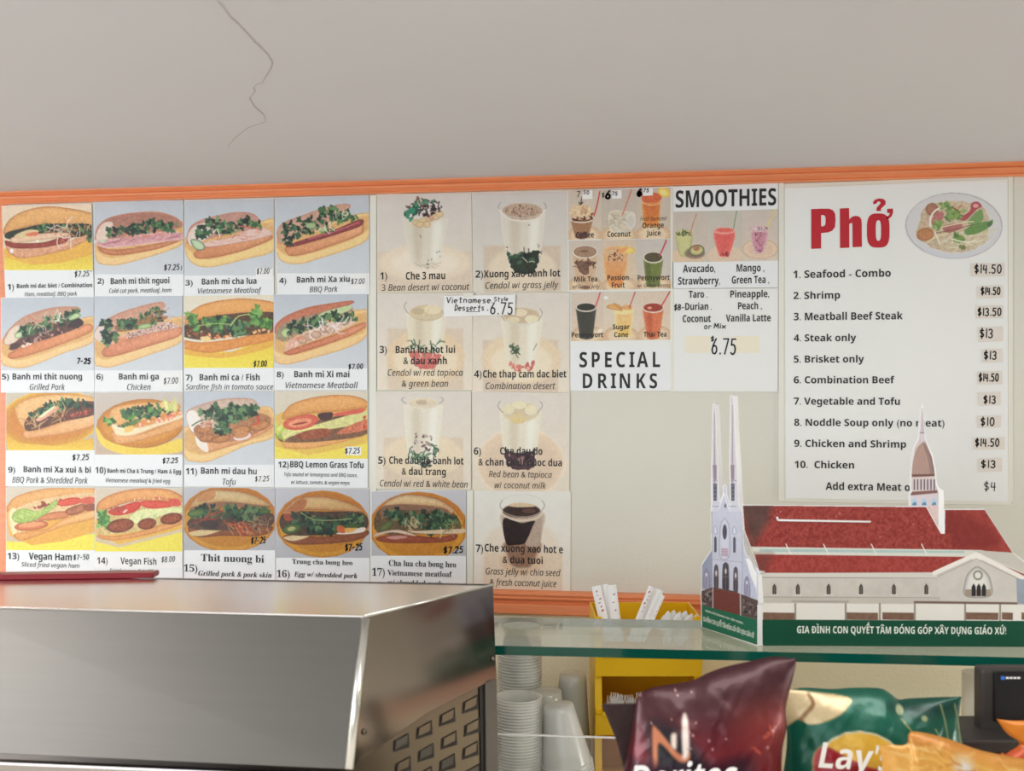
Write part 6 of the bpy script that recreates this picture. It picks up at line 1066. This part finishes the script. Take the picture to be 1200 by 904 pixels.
# ------------------------------------------------------------------ steel hood at the left
HT = level(EYE.z - 267 * 1.55 / F_PX)
tf, tb = HT.at(428, 722), HT.at(578, 686); lf, lb = HT.at(-60, 710), HT.at(-60, 674)
hdir = (tf - lf).normalized()
lowz = EYE.z - 445 * 1.47 / F_PX; LP = level(lowz)
bf = LP.at(409, 902); blf = LP.at(-60, 881)
SDP = Plane(tf, (tb - tf).cross(bf - tf)); 
if SDP.n.x < 0: SDP = Plane(tf, -SDP.n)
s_r = SDP.at(582, 795); s_m = SDP.at(498, 838)
root = thing('steel_hood', Vector(((tf.x + lb.x) / 2, (tf.y + lb.y) / 2, FZ)), 'large stainless steel hood with slanted front at lower left', 'hood')
def sheet(name, pts, m, n_in, th=.0025, bev=.0009, parent=root):
    mb = MB(); mb.slab(pts, [p + n_in * th for p in pts]); return mb.obj(name, M[m], parent, bevel=bev)
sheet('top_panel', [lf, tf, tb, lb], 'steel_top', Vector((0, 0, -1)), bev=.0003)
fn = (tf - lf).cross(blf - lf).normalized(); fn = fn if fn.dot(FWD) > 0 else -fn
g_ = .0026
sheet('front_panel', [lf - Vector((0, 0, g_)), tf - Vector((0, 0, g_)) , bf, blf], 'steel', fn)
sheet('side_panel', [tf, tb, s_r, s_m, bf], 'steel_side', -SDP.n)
mb = MB(); mb.tube([tf - Vector((0, 0, .004)), bf], .0062, 14); mb.obj('corner_edge', M['steel_highlight'], root, smooth=True)
mb = MB(); mb.tube([tf, tb], .0024, 8); mb.obj('top_edge', M['steel_highlight'], root, smooth=True)
mb = MB(); mb.tube([lb, tb], .0015, 8); mb.obj('back_edge', M['steel'], root, smooth=True)
# rivets
for x, y in ((427, 858), (577.5, 772)):
    p = SDP.at(x, y, .0005); mb = MB(); mb.lathe([(.0045, 0), (.004, .0015), (.002, .0025), (.0002, .0028)], seg=12, cap1=False); o = mb.obj('rivet', M['steel_low'], root, smooth=True)
    o.matrix_parent_inverse = Matrix.Identity(4); o.location = p - root.location; o.rotation_euler = SDP.n.to_track_quat('Z', 'Y').to_euler()
# lower body: slotted side plate, post, dark interior
inn = SDP.n * -.006
lowp = [SDP.at(400, 905, -.006), SDP.at(498, 836, -.006), SDP.at(565, 800, -.006), SDP.at(567, 960, -.006), SDP.at(400, 1010, -.006)]
sheet('slotted_plate', lowp, 'steel_low', -SDP.n, .003, .0006)
for i in range(4):
    for j in range(4):
        x = 470 + i * 27 + (j % 2) * 2; y = 872 - i * 15 + j * 27
        if x > 560: continue
        p = [SDP.at(x + dx, y + dy, -.0055) for dx, dy in ((-8, 4), (-5, -8), (9, -14), (8, -2))]
        mb = MB(); mb.slab(p, [q + SDP.n * .005 for q in [v for v in p]]); 
        mb = MB(); ps = [SDP.at(x + dx * .9, y + dy * .9, -.0030) for dx, dy in ((-7, 7), (-6, -4), (9, -12), (8, 0))]; mb.slab(ps, [q - SDP.n * .003 for q in ps]); mb.obj('louvre', M['steel_low' if (i * 3 + j) % 4 else 'steel'], root, bevel=.0006)
        pd = [SDP.at(x + dx, y + dy, -.0052) for dx, dy in ((-9, 10), (-8, -3), (9, -13), (10, 4))]; mb = MB(); mb.slab(pd, [q - SDP.n * .0005 for q in pd]); mb.obj('slot', M['dark'], root)
pp = [SDP.at(569, 798, .0), SDP.at(582, 794, .0), SDP.at(586, 980, .0), SDP.at(571, 985, .0)]; sheet('corner_post', pp, 'steel', -SDP.n, .004, .001)
pd = [SDP.at(562, 802, -.004), SDP.at(570, 797, -.004), SDP.at(573, 985, -.004), SDP.at(566, 985, -.004)]; sheet('post_gap', pd, 'dark', -SDP.n, .001, .0002)
# rear body so the hood is a closed box standing on the counter
mb = MB(); z0 = WZ + .0005; bk0 = [Vector((p.x, p.y, z0)) for p in (lb, tb)]; mb.slab([lb, tb, bk0[1], bk0[0]], [p - Vector((0, .003, 0)) for p in (lb, tb, bk0[1], bk0[0])]); mb.obj('back_panel', M['steel'], root)
bd = [blf + FWD * .15, bf + FWD * .15 - RGT * .02, tb - RGT * .03 - FWD * .004, lb - FWD * .004]; mb = MB(); mb.slab([Vector((p.x, p.y, bf.z - .01)) for p in bd], [Vector((p.x, p.y, FZ + .0004)) for p in bd]); mb.obj('lower_body', M['steel_low'], root)
# lower shelf seen under the hood's front edge
q0 = facing(1.53); a0, a1 = q0.at(-60, 889), q0.at(404, 908); mb = MB(); z1 = Vector((0, 0, -.05)); dp_ = FWD * .06; mb.slab([a0, a1, a1 + z1, a0 + z1], [a0 + dp_, a1 + dp_, a1 + z1 + dp_, a0 + z1 + dp_]); mb.obj('inner_ledge', M['steel_top'], root, bevel=.006, seg=3)
# red lacquer lid lying on the hood
RP = HT; r0 = HT.at(-60, 681.2); r1 = HT.at(179.5, 678.2); hh = .0088
rb0 = r0 + FWD * .03; rb1 = r1 + FWD * .03; up = Vector((0, 0, hh))
mb = MB(); mb.slab([r0, r1, r1 + up, r0 + up], [rb0, rb1, rb1 + up, rb0 + up]); o = mb.obj('tray_lid', M['red'], bevel=.0012); 
for v in o.data.vertices: v.co.z += .0004
tag(o, 'long dark red lacquered tray lid lying on the steel hood', 'lid')

# ------------------------------------------------------------------ yellow stacking bins
def on_depth(px, py, depth): return facing(depth).at(px, py)
def local_box(mb, o, rx, x0, x1, y0, y1, z0, z1):      # box in a frame turned with the line of sight
    vs = [o + RGT * x + FWD * y + UP * z for z in (z0, z1) for y in (y0, y1) for x in (x0, x1)]
    mb.add(vs, [(0, 2, 3, 1), (4, 5, 7, 6), (0, 1, 5, 4), (2, 6, 7, 3), (0, 4, 6, 2), (1, 3, 7, 5)])
BD = 2.06; bw = 125 * BD / F_PX; pitch = 69 * BD / F_PX
ztop = on_depth(700, 724, BD).z
bin_places = ['yellow plastic bin full of chopstick sleeves, topmost of the bin stack', 'yellow plastic bin holding white forks, second of the stack', 'yellow plastic bin behind the maroon snack bag, third of the stack', 'yellow plastic bin fourth from the top, below the picture', 'yellow plastic bin fifth from the top, below the picture']
nb = 3
def make_bin(origin, label):
    r = thing('storage_bin', origin, label, 'bin', 'stacked yellow storage bins')
    W = bw; H = pitch - .001; D = .15; t = .003
    for s in (0, 1):              # side walls with the hopper cut
        x = 0 if s == 0 else W - t; prof = [(0, 0), (-.012, .045), (.004, .048), (.014, H - .006), (.014, H), (D, H), (D, 0)]
        mb = MB(); f = [origin + RGT * x + FWD * y + UP * z for y, z in prof]; mb.slab(f, [p + RGT * t for p in f]); mb.obj('side_wall', M['yellow'], r)
        mb = MB(); e0 = x - (0 if s == 0 else .010); f = [origin + RGT * e0 + FWD * (y - .003) + UP * z for y, z in ((-.012, .044), (.004, .048), (.014, H - .006), (.014, H))]
        f2 = [p + RGT * (t + .010) for p in f]; 
        vs = f + f2 + [p + FWD * .003 for p in f] + [p + FWD * .003 for p in f2]; fs = []
        for i in range(3): fs += [(i, i + 1, i + 5, i + 4), (8 + i, 12 + i, 13 + i, 9 + i), (i, 8 + i, 9 + i, i + 1), (4 + i, 5 + i, 13 + i, 12 + i)]
        fs += [(0, 4, 12, 8), (3, 11, 15, 7)]; mb.add(vs, fs); mb.obj('side_rim', M['yellow'], r, bevel=.0008)
    mb = MB(); local_box(mb, origin, 0, t, W - t, 0, D, 0, t); mb.obj('bin_floor', M['yellow'], r)
    mb = MB(); local_box(mb, origin, 0, t, W - t, D - t, D, t, H); mb.obj('back_wall', M['yellow'], r)
    mb = MB(); f = [origin + RGT * a + FWD * y + UP * z for a, y, z in ((t, 0, 0), (W - t, 0, 0), (W - t, -.012, .045), (t, -.012, .045))]; mb.slab(f, [p + FWD * .003 for p in f]); mb.obj('front_lip', M['yellow'], r)
    mb = MB(); local_box(mb, origin, 0, .012, W - .012, -.017, -.009, .040, .047); mb.obj('lip_rim', M['yellow'], r, bevel=.001)
    return r
o0 = on_depth(697.5, 724, BD)
for i in range(nb): make_bin(Vector((o0.x, o0.y, ztop - pitch * (i + 1))), bin_places[i])
zb = ztop - pitch * nb
mb = MB(); st = Vector((o0.x, o0.y, WZ)); local_box(mb, st, 0, 0, bw, .0, .15, 0, zb - WZ - .0003); o = mb.obj('bin_stand', M['yellow']); tag(o, 'plain yellow stand carrying the stack of yellow bins', 'stand')
# chopsticks in paper sleeves, standing in the top bin
def sleeve(p0, p1, wd, depth0, depth1, label, marks, seed):
    a = on_depth(p0[0], p0[1], depth0); b = on_depth(p1[0], p1[1], depth1); ax = (a - b).normalized(); sd = ax.cross(FWD).normalized(); nn = sd.cross(ax).normalized()
    if nn.dot(FWD) > 0: nn = -nn
    L_ = (a - b).length; w2 = wd * depth0 / F_PX / 2; r = thing('chopstick_sleeve', b, label, 'chopsticks', 'paper chopstick sleeves in the top bin')
    vs = []
    for s, off in ((0, 0), (.97, 0), (1, .3)):
        for sx in (-1, -.4, .4, 1):
            vs.append(b + ax * (L_ * s) + sd * (sx * w2) + nn * (.0022 if abs(sx) < .9 else 0))
    fr_ = [(0, 1, 5, 4), (1, 2, 6, 5), (2, 3, 7, 6), (4, 5, 9, 8), (5, 6, 10, 9), (6, 7, 11, 10)]; n = len(vs); bkv = [v - nn * .0035 for v in vs]
    mb = MB(); mb.add(vs + bkv, fr_ + [tuple(reversed([i + n for i in f])) for f in fr_] + [(0, 4, 4 + n, n), (4, 8, 8 + n, 4 + n), (3, 3 + n, 7 + n, 7), (7, 7 + n, 11 + n, 11), (0, n, n + 1, 1), (1, n + 1, n + 2, 2), (2, n + 2, n + 3, 3), (8, 9, 9 + n, 8 + n), (9, 10, 10 + n, 9 + n), (10, 11, 11 + n, 10 + n)])
    mb.obj('paper_sleeve', M['paper'], r); rr = random.Random(seed); mb = MB()
    for i in range(marks):
        s = .55 + .42 * i / max(1, marks); c = b + ax * (L_ * s) + nn * .0024 + sd * w2 * rr.uniform(-.3, .3); q = w2 * rr.uniform(.12, .35); k = L_ * rr.uniform(.01, .025)
        mb.add([c + sd * q - ax * k, c - sd * q - ax * k * .2, c - sd * q * .6 + ax * k, c + sd * q * .5 + ax * k * .6], [(0, 1, 2, 3)])
    if marks: mb.obj('red_print', M['pinkprint'], r)
sleeve((698.5, 687), (713, 752), 11, 2.110, 2.085, 'paper chopstick sleeve leaning left, leftmost of the standing sleeves', 6, 1)
sleeve((709, 685), (720, 752), 8, 2.115, 2.095, 'narrow paper chopstick sleeve just right of the leftmost sleeve', 0, 2)
sleeve((716.5, 686), (725, 752), 11, 2.108, 2.085, 'paper chopstick sleeve with red star print in the left trio', 3, 3)
sleeve((764, 688), (738, 752), 7, 2.110, 2.085, 'paper chopstick sleeve leaning right, first of the right bundle', 6, 4)
sleeve((770, 690), (744, 752), 7, 2.117, 2.092, 'paper chopstick sleeve leaning right, second of the right bundle', 0, 5)
sleeve((774.5, 692), (748, 752), 7, 2.098, 2.073, 'paper chopstick sleeve leaning right, third of the right bundle', 0, 6)
sleeve((777, 698), (753, 752), 5, 2.088, 2.062, 'paper chopstick sleeve leaning right, lowest of the right bundle', 4, 7)
# white spoons fanned in the right half of the top bin
rs = random.Random(8)
ORD = ('leftmost', 'second', 'third', 'fourth', 'fifth', 'sixth', 'seventh', 'eighth', 'ninth', 'tenth', 'rightmost')
def spoon(px, py, lean, label=None):
    tip = on_depth(px, py, 2.10 + rs.uniform(-.012, .012)); foot = on_depth(790 + (px - 800) * .55, 757, 2.09); r = thing('plastic_spoon', foot, 'white plastic spoon in the top yellow bin, %s of the spoon bowls from the left' % ORD[lean], 'spoon', 'white spoons in the top bin')
    ax = (tip - foot).normalized(); sd = ax.cross(FWD).normalized(); nn = FWD.copy()
    mb = MB(); vs = []; fs = []; n = 12; rings = [(0, .2), (.15, .75), (.35, 1.0), (.6, .9), (.85, .5), (1, .05)]; Lb = .034
    for s, wv in rings:
        for k in range(n):
            t = 2 * math.pi * k / n; vs.append(tip - ax * (Lb * (1 - s)) + sd * (math.cos(t) * .0095 * wv) + nn * (math.sin(t) * .0035 * wv))
    for i in range(len(rings) - 1):
        for k in range(n): fs.append((i * n + k, i * n + (k + 1) % n, (i + 1) * n + (k + 1) % n, (i + 1) * n + k))
    fs += [tuple(range(n)), tuple(range((len(rings) - 1) * n, len(rings) * n))]; mb.add(vs, fs); mb.obj('bowl', M['spoon'], r, smooth=True)
    mb = MB(); mb.tube([foot, tip - ax * (Lb * .95)], .0022, 6); mb.obj('handle', M['spoon'], r, smooth=True)
for i, (x, y) in enumerate(((783, 716), (790, 715), (797, 717), (804, 716), (811, 719), (818, 720), (801, 722), (808, 723), (786, 722), (815, 724), (778, 721))): spoon(x, y, (1, 3, 4, 6, 8, 10, 5, 7, 2, 9, 0)[i])
# fork tips in the second bin
for i in range(9):
    x = 716 + i * 4.2; y = 815 + rs.uniform(-4, 6); foot = on_depth(x + rs.uniform(-5, 5), 843, 2.10); tip = on_depth(x, y, 2.09 + rs.uniform(-.01, .01)); r = thing('plastic_fork', foot, 'white plastic fork in the second yellow bin, %s of nine from the left' % (ORD[i] if i < 8 else 'last'), 'fork', 'white forks in the second bin')
    ax = (tip - foot).normalized(); sd = ax.cross(FWD).normalized(); mb = MB(); f = [foot - sd * .002, foot + sd * .002, tip - ax * .02 + sd * .006, tip - ax * .012 + sd * .007, tip - ax * .012 - sd * .007, tip - ax * .02 - sd * .006]; mb.slab(f, [p + FWD * .0015 for p in f]); mb.obj('handle', M['spoon'], r)
    for k in range(4):
        mb = MB(); c = tip - ax * .013 + sd * (-.006 + k * .004); f = [c - sd * .001, c + sd * .001, c + sd * .0006 + ax * .013, c - sd * .0006 + ax * .013]; mb.slab(f, [p + FWD * .0012 for p in f]); mb.obj('tine', M['spoon'], r)

# ------------------------------------------------------------------ plastic cups: every cup of a stack is its own thing
def cup_proto(name, h, rt_, rb_, m, inverted):
    """side wall from base to rim; rolled rim as its own part"""
    wall = [(rb_ * .9, 0), (rb_, .001), (rb_ + (rt_ - rb_) * .12, h * .12), (rb_ + (rt_ - rb_) * .5, h * .5), (rt_ * .985, h * .9), (rt_, h - .002)]
    rim = [(rt_, h - .003), (rt_ + .0022, h - .0028), (rt_ + .003, h - .0014), (rt_ + .0022, h), (rt_ + .0002, h)]
    if inverted: wall = [(r, h - z) for r, z in wall]; rim = [(r, h - z) for r, z in rim]
    return wall, rim
def cup_stack(n, base, h, rt_, rb_, gap, m, inverted, label, group, tiltax=None, tilt=0.0, seg=28):
    wall, rim = cup_proto('c', h, rt_, rb_, m, inverted); rot = Matrix.Rotation(tilt, 4, tiltax) if tiltax else Matrix.Identity(4)
    r = thing('plastic_cup', base, label, 'cup', group); r.rotation_euler = rot.to_euler()
    mb = MB(); mb.lathe(wall, seg=seg, cap0=True, cap1=False); w_ = mb.obj('cup_wall', M[m], None, smooth=True); mb = MB(); mb.lathe(rim, seg=seg, cap0=False, cap1=False); q = mb.obj('cup_rim', M[m], None, smooth=True); w_.parent = r; q.parent = r
    axis = rot @ Vector((0, 0, 1))
    for i in range(1, n):
        c = r.copy(); COL.objects.link(c); c.location = Vector(base) + axis * (gap * i); c.rotation_euler = r.rotation_euler
        if i == n - 1: c['label'] = label.replace('cup', 'cup on top', 1)
        for ch in (w_, q): d = ch.copy(); COL.objects.link(d); d.parent = c
    return r
def cup_at(px, depth): p = on_depth(px, 800, depth); return Vector((p.x, p.y, WZ + .0005))
def stack_n(base, px, ytop, depth, h, gap, n):      # shift up so that the top of n cups reaches ytop in the picture
    ztop_ = on_depth(px, ytop, depth).z; return ztop_ - (h + gap * (n - 1))
# A: tall ribbed stack at the back, B: broad stack before it, D: leaning stack, E: tall clear stack, C: single upturned cup
def place(px, ytop, depth, h, rt_, rb_, gap, m, inv, lab, grp, n=None, **k):
    zt = on_depth(px, ytop, depth).z; base = cup_at(px, depth); n = n or int((zt - base.z - h) / gap) + 1
    gap2 = (zt - base.z - h) / max(1, n - 1); return cup_stack(n, base, h, rt_, rb_, gap2, m, inv, lab, grp, **k)
place(609, 752, 2.13, .10, .040, .028, .0056, 'cup', False, 'translucent ribbed cup in the tall back left stack under the glass shelf', 'cups in the tall back left stack')
place(607, 816, 1.965, .10, .0400, .029, .0052, 'cup', False, 'translucent cup in the broad front left stack beside the steel hood', 'cups in the broad front left stack')
place(641, 809, 2.07, .10, .037, .027, .0056, 'clearcup', True, 'clear upturned cup in the middle stack with rounded top', 'cups in the middle upturned stack')
place(671, 789, 2.12, .135, .0335, .0255, .0050, 'clearcup', True, 'tall clear upturned cup in the stack beside the yellow bins', 'cups in the tall clear stack')
# leaning stack
top = on_depth(654, 826, 1.96); ang = math.radians(9); axis = (Matrix.Rotation(-ang, 4, FWD) @ Vector((0, 0, 1)))
axis = (UP * math.cos(ang) - RGT * math.sin(ang)).normalized(); nD = 25; gapD = .0068; hD = .105; baseD = top - axis * (hD + gapD * (nD - 1))
cup_stack(nD, baseD, hD, .043, .0265, gapD, 'cup', True, 'translucent upturned cup in the stack leaning towards the yellow bins', 'cups in the leaning stack', tiltax=FWD, tilt=-ang)

# ------------------------------------------------------------------ snack bags
def resample(pts, n):
    P = smooth_ring(pts, closed=False, k=4) if len(pts) > 2 else np.array(pts, float); d = np.r_[0, np.cumsum(np.hypot(*np.diff(P, axis=0).T))]; t = np.linspace(0, d[-1], n)
    return np.stack([np.interp(t, d, P[:, 0]), np.interp(t, d, P[:, 1])], -1)
def snack_bag(name, label, top, bottom, left, right, depth, bulge, painter, m, nx=150, ny=150, seed=3, crinkle=.004, zoom=PX, lean=0.0):
    T = resample(top, nx); B = resample(bottom, nx); Lc = resample(left, ny); R = resample(right, ny)
    u = np.linspace(0, 1, nx)[None, :, None]; v = np.linspace(0, 1, ny)[:, None, None]
    S = (1 - v) * T[None] + v * B[None] + (1 - u) * Lc[:, None] + u * R[:, None] - ((1 - u) * (1 - v) * T[0] + u * (1 - v) * T[-1] + (1 - u) * v * B[0] + u * v * B[-1])
    X, Y = S[..., 0], S[..., 1]; pl = facing(depth); V = pl.many(X, Y)
    U = np.broadcast_to(u[..., 0], X.shape); W_ = np.broadcast_to(v[..., 0], X.shape)
    prof = (np.clip(np.sin(np.pi * U), 0, 1) ** .55) * (np.clip(np.sin(np.pi * np.clip(W_ * .96 + .0, 0, 1)), 0, 1) ** .6)
    cr = (fbm(X, Y, 46, seed) - .5) * 2 + .6 * (1 - abs(fbm(X + Y * .5, Y * .4, 30, seed + 3) * 2 - 1)) - .3
    edge = np.clip(np.minimum.reduce([U, 1 - U, W_]) * 9, 0, 1)
    hgt = prof * bulge + cr * crinkle * edge + lean * (1 - W_)
    Fd = V - np.array(FWD) * hgt[..., None]; Bd = V + np.array(FWD) * (prof * bulge * .8 - lean * (1 - W_) + .0008)[..., None]
    ink = Ink((X - zoom[0]) * zoom[2], (Y - zoom[1]) * zoom[2], zoom[2] * (T[-1, 0] - T[0, 0]) / nx, seed); painter(ink)
    r = thing(name, Vector(V[-1, nx // 2]), label, 'snack bag', 'snack bags on the front counter')
    color_mesh('bag_front', Fd, nx, ny, ink.C, M[m], r, gain=1.15, smooth=True); color_mesh('bag_back', Bd[:, ::-1], nx, ny, ink.C[:, ::-1], M[m], r, gain=1.15, smooth=True)
    return r, pl, (X, Y, hgt)
ZR = (690, 740, 4.4444)
def maroon(k):
    k.bg((74, 40, 46), (112, 26, 36)); k.P([(60, 380), (240, 385), (240, 520), (190, 700), (170, 1000), (60, 1000)], (70, 32, 36), smooth=False, soft=8)
    k.P([(330, 520), (700, 500), (1040, 380), (1020, 1200), (180, 1200), (200, 650)], (122, 34, 44), soft=50, tex=10, ts=60); k.P([(780, 360), (980, 350), (960, 480), (820, 500)], (150, 66, 58), soft=50, a=.8); k.P([(250, 320), (600, 230), (1070, 140), (1060, 330), (700, 360), (300, 440)], (78, 46, 52), soft=40, tex=8, ts=40, a=.8)
    k.P([(300, 490), (330, 450), (430, 470), (560, 600), (600, 700), (480, 760), (330, 700)], (40, 36, 42), soft=16)
    k.P([(318, 480), (345, 478), (430, 570), (470, 590), (500, 575), (490, 615), (440, 620), (350, 540), (338, 640), (318, 650)], (196, 120, 84), soft=3); k.P([(468, 420), (495, 412), (497, 560), (480, 600), (462, 590)], (222, 206, 196), soft=3); k.P([(410, 500), (436, 495), (432, 560), (410, 550)], (226, 206, 190), soft=3)
    k.P([(200, 690), (260, 650), (560, 640), (860, 640), (870, 1200), (180, 1200)], (54, 24, 44), soft=14, a=.9); k.P([(820, 650), (1015, 640), (1015, 1200), (860, 1200)], (112, 20, 34), soft=20); k.bits([(820, 560), (990, 360), (1020, 380), (860, 620)], 10, 22, ((190, 90, 70),), .4, .7); k.bits([(250, 320), (1000, 150), (1010, 600), (620, 640), (300, 520)], 16, 9, ((196, 160, 156),), 1, .7)
bag, pl, _ = snack_bag('maroon_snack_bag', 'maroon foil snack bag with white lettering, left of the green bag',
    [(744, 832), (748, 816), (766, 806), (808, 799), (830, 789), (850, 782), (876, 776), (906, 770), (934, 773)], [(722, 1075), (800, 1082), (915, 1078)],
    [(744, 832), (741, 850), (736, 880), (726, 930), (720, 1000), (722, 1075)], [(934, 773), (929, 796), (921, 830), (922, 852), (917, 876), (916, 910), (920, 1000), (915, 1078)], 1.44, .055, maroon, 'foil_r', zoom=ZR, nx=170, ny=190)
# side gusset folded out at the left
mb = MB(); g0 = [pl.at(x, y, -.008) for x, y in ((705, 826), (746, 825), (748, 850), (742, 930), (736, 920), (722, 868))]; mb.slab(g0, [p + FWD * .004 for p in g0]); M['gusset'] = mat('dark maroon foil gusset', (40, 18, 22), .3, .0, .5, g=1.0, coat=.3, bump=(60, .6)); mb.obj('side_gusset', M['gusset'], bag, bevel=.0015)
LP_ = Plane(pl.p - FWD * .064, pl.n)
L = Letters(LP_, 0, ZR); L.put(*text_mesh('Doritos', L.px(215), L.px(775), L.py(838), 150 / 4.4444, 'z', -.05)); L.obj('lettering', mat('silver white bag lettering', (206, 204, 204), .35), bag)
M['chip'] = mat('potato slice', (214, 190, 140), .5, noise=(40, .08), g=1.2)
ZG = (900, 740, 4.0)
def green(k):
    k.bg((20, 92, 74), (16, 84, 66), 14); k.P([(90, 300), (600, 290), (620, 460), (400, 420), (200, 440), (100, 470)], (24, 108, 88), soft=30, tex=12, ts=50); k.P([(560, 330), (900, 330), (900, 380), (640, 380)], (16, 66, 58), soft=12, tex=8)
    k.P([(70, 264), (120, 272), (365, 298), (350, 345), (300, 380), (220, 412), (170, 418), (130, 400), (70, 440)], (212, 190, 146), tex=6, rim=5, rimcol=(196, 166, 110)); k.line([(185, 290), (200, 330), (165, 370), (140, 400)], (150, 112, 70), 18)
    for x in (800, 870): k.line([(x, 340), (x + 15, 420), (x + 20, 510)], (150, 150, 100), 9, a=.8)
    k.line([(600, 390), (640, 440), (665, 480)], (150, 150, 100), 9); k.line([(760, 440), (790, 500)], (140, 150, 110), 7); k.spot(600, 355, 24, 26, (170, 180, 140)); k.spot(712, 392, 18, 14, (150, 160, 110))
    k.E(400, 640, 218, 206, (206, 200, 170)); k.E(400, 640, 210, 198, (226, 178, 60), tex=5); k.P([(186, 640), (190, 560), (220, 512), (260, 510), (330, 545), (450, 590), (540, 575), (610, 600), (600, 800), (200, 800)], (160, 22, 36), soft=2, rim=6, rimcol=(206, 160, 90))
bag, plg, _ = snack_bag('green_snack_bag', 'green foil potato chip bag with yellow and red round logo', [(917, 811), (940, 806.5), (975, 808), (1000, 806.5), (1030, 807), (1042, 812), (1053, 820), (1066, 819), (1100, 817.5), (1127, 817)], [(905, 1078), (1010, 1084), (1130, 1078)],
    [(917, 811), (916, 840), (922, 855), (921, 885), (912, 950), (905, 1078)], [(1127, 817), (1124, 838), (1126, 858), (1130, 880), (1138, 950), (1130, 1078)], 1.52, .05, green, 'foil_g', zoom=ZG, nx=170, ny=180, seed=12)
L = Letters(Plane(plg.p - FWD * .058, plg.n), 0, ZG); L.put(*text_mesh("Lay's", L.px(236), L.px(590), L.py(650), 120 / 4.0, 'z', .06)); L.obj('lettering', mat('white bag lettering', (216, 212, 206), .4), bag)
def orange(k):
    k.bg((206, 148, 66), (214, 150, 54), 16); k.bits([(530, 500), (1200, 560), (1200, 700), (530, 700)], 60, 16, ((226, 180, 100), (196, 124, 40), (222, 166, 76)), .3); k.P([(660, 470), (900, 500), (1180, 590), (1180, 620), (900, 560), (660, 520)], (190, 120, 44), soft=14, tex=10); k.P([(860, 590), (920, 590), (940, 660), (870, 670)], (196, 192, 190), soft=10)
    k.strands([(540, 500), (900, 520), (1190, 600), (1190, 660), (560, 660)], 40, 120, 8, ((226, 176, 90), (190, 124, 50), (230, 190, 116)), ang=12)
snack_bag('orange_snack_bag', 'orange snack bag lying in front of the green chip bag, bottom right', [(1030, 875), (1040, 873), (1062, 873), (1066, 859), (1082, 859), (1110, 866), (1150, 880), (1200, 890), (1240, 900)], [(1020, 1100), (1120, 1110), (1240, 1100)],
    [(1030, 875), (1034, 905), (1026, 980), (1020, 1100)], [(1240, 900), (1244, 980), (1240, 1100)], 1.40, .03, orange, 'foil_o', zoom=ZG, nx=130, ny=120, seed=20, crinkle=.003)
def orange2(k): k.bg((216, 124, 30), (206, 100, 36), 10); k.P([(1080, 590), (1200, 530), (1200, 600), (1100, 620)], (206, 84, 44), soft=6)
snack_bag('small_orange_bag', 'small plain orange snack bag standing under the card reader', [(1168, 843), (1184, 845), (1204, 845), (1236, 846)], [(1176, 1085), (1200, 1090), (1240, 1085)], [(1168, 843), (1180, 860), (1195, 872), (1178, 885), (1172, 900), (1176, 1085)], [(1236, 846), (1240, 920), (1240, 1085)], 1.50, .02, orange2, 'foil_o', zoom=ZG, nx=60, ny=90, seed=31, crinkle=.002)

# ------------------------------------------------------------------ card reader at the right edge
RD = 1.62; c = on_depth(1152, 780, RD); ctop = EYE.z - (782 - CY) * RD / F_PX
root = thing('card_reader', on_depth(1180, 880, RD), 'black plastic payment terminal standing at the right edge under the glass shelf', 'card reader')
def rbox(name, x0, x1, y0, y1, d0, d1, m, bev, parent=None):
    pr = parent or root; a = facing(d0); q = [a.at(x0, y0), a.at(x1, y0), a.at(x1, y1), a.at(x0, y1)]; mb = MB(); mb.slab(q, [p + FWD * (d1 - d0) for p in q]); return mb.obj(name, M[m], pr, bevel=bev, seg=3)
rbox('screen_bezel', 1150, 1260, 784, 861, RD, RD + .03, 'blackmat', .006); rbox('screen', 1165, 1250, 787, 846, RD - .004, RD, 'black', .002)
rbox('logo_plate', 1171, 1198.5, 790, 800, RD - .0048, RD - .004, 'black', .0003); rbox('logo_mark', 1173, 1177.5, 793, 797, RD - .0053, RD - .0048, 'blue', 0)
for i in range(4): rbox('logo_bar', 1179 + i * 4.4, 1182.4 + i * 4.4, 793.8, 796, RD - .0053, RD - .0048, 'foam', 0)
rbox('reader_base', 1128, 1260, 868, 884, RD - .05, RD + .07, 'blackmat', .004)
a = on_depth(1190, 884, RD + .01); mb = MB(); mb.box(a.x - .03, a.x + .06, a.y - .02, a.y + .04, FZ, a.z + .004); mb.obj('reader_post', M['blackmat'], root)
# added pale cylinder in the tone of the shaded wall corner left of the reader
M['wallshade'] = mat('shaded wall corner tone', (186, 178, 162), .6, bump=(140, .3))
a = facing(1.95); q = [a.at(1131, 786), a.at(1156, 786), a.at(1160, 1010), a.at(1127, 1010)]; mb = MB(); rr = (q[1] - q[0]).length * .62; cc = (q[0] + q[1]) / 2
hgt_ = q[0].z - WZ; mb.lathe([(rr * .2, hgt_ - .004), (rr, hgt_ - .003), (rr, 0)][::-1], seg=32); o = mb.obj('corner_standin', M['wallshade']); o.location = (cc.x, cc.y, WZ + .0005); tag(o, 'pale upright cylinder added for the shaded wall corner behind the green chip bag and card reader', 'stand-in')
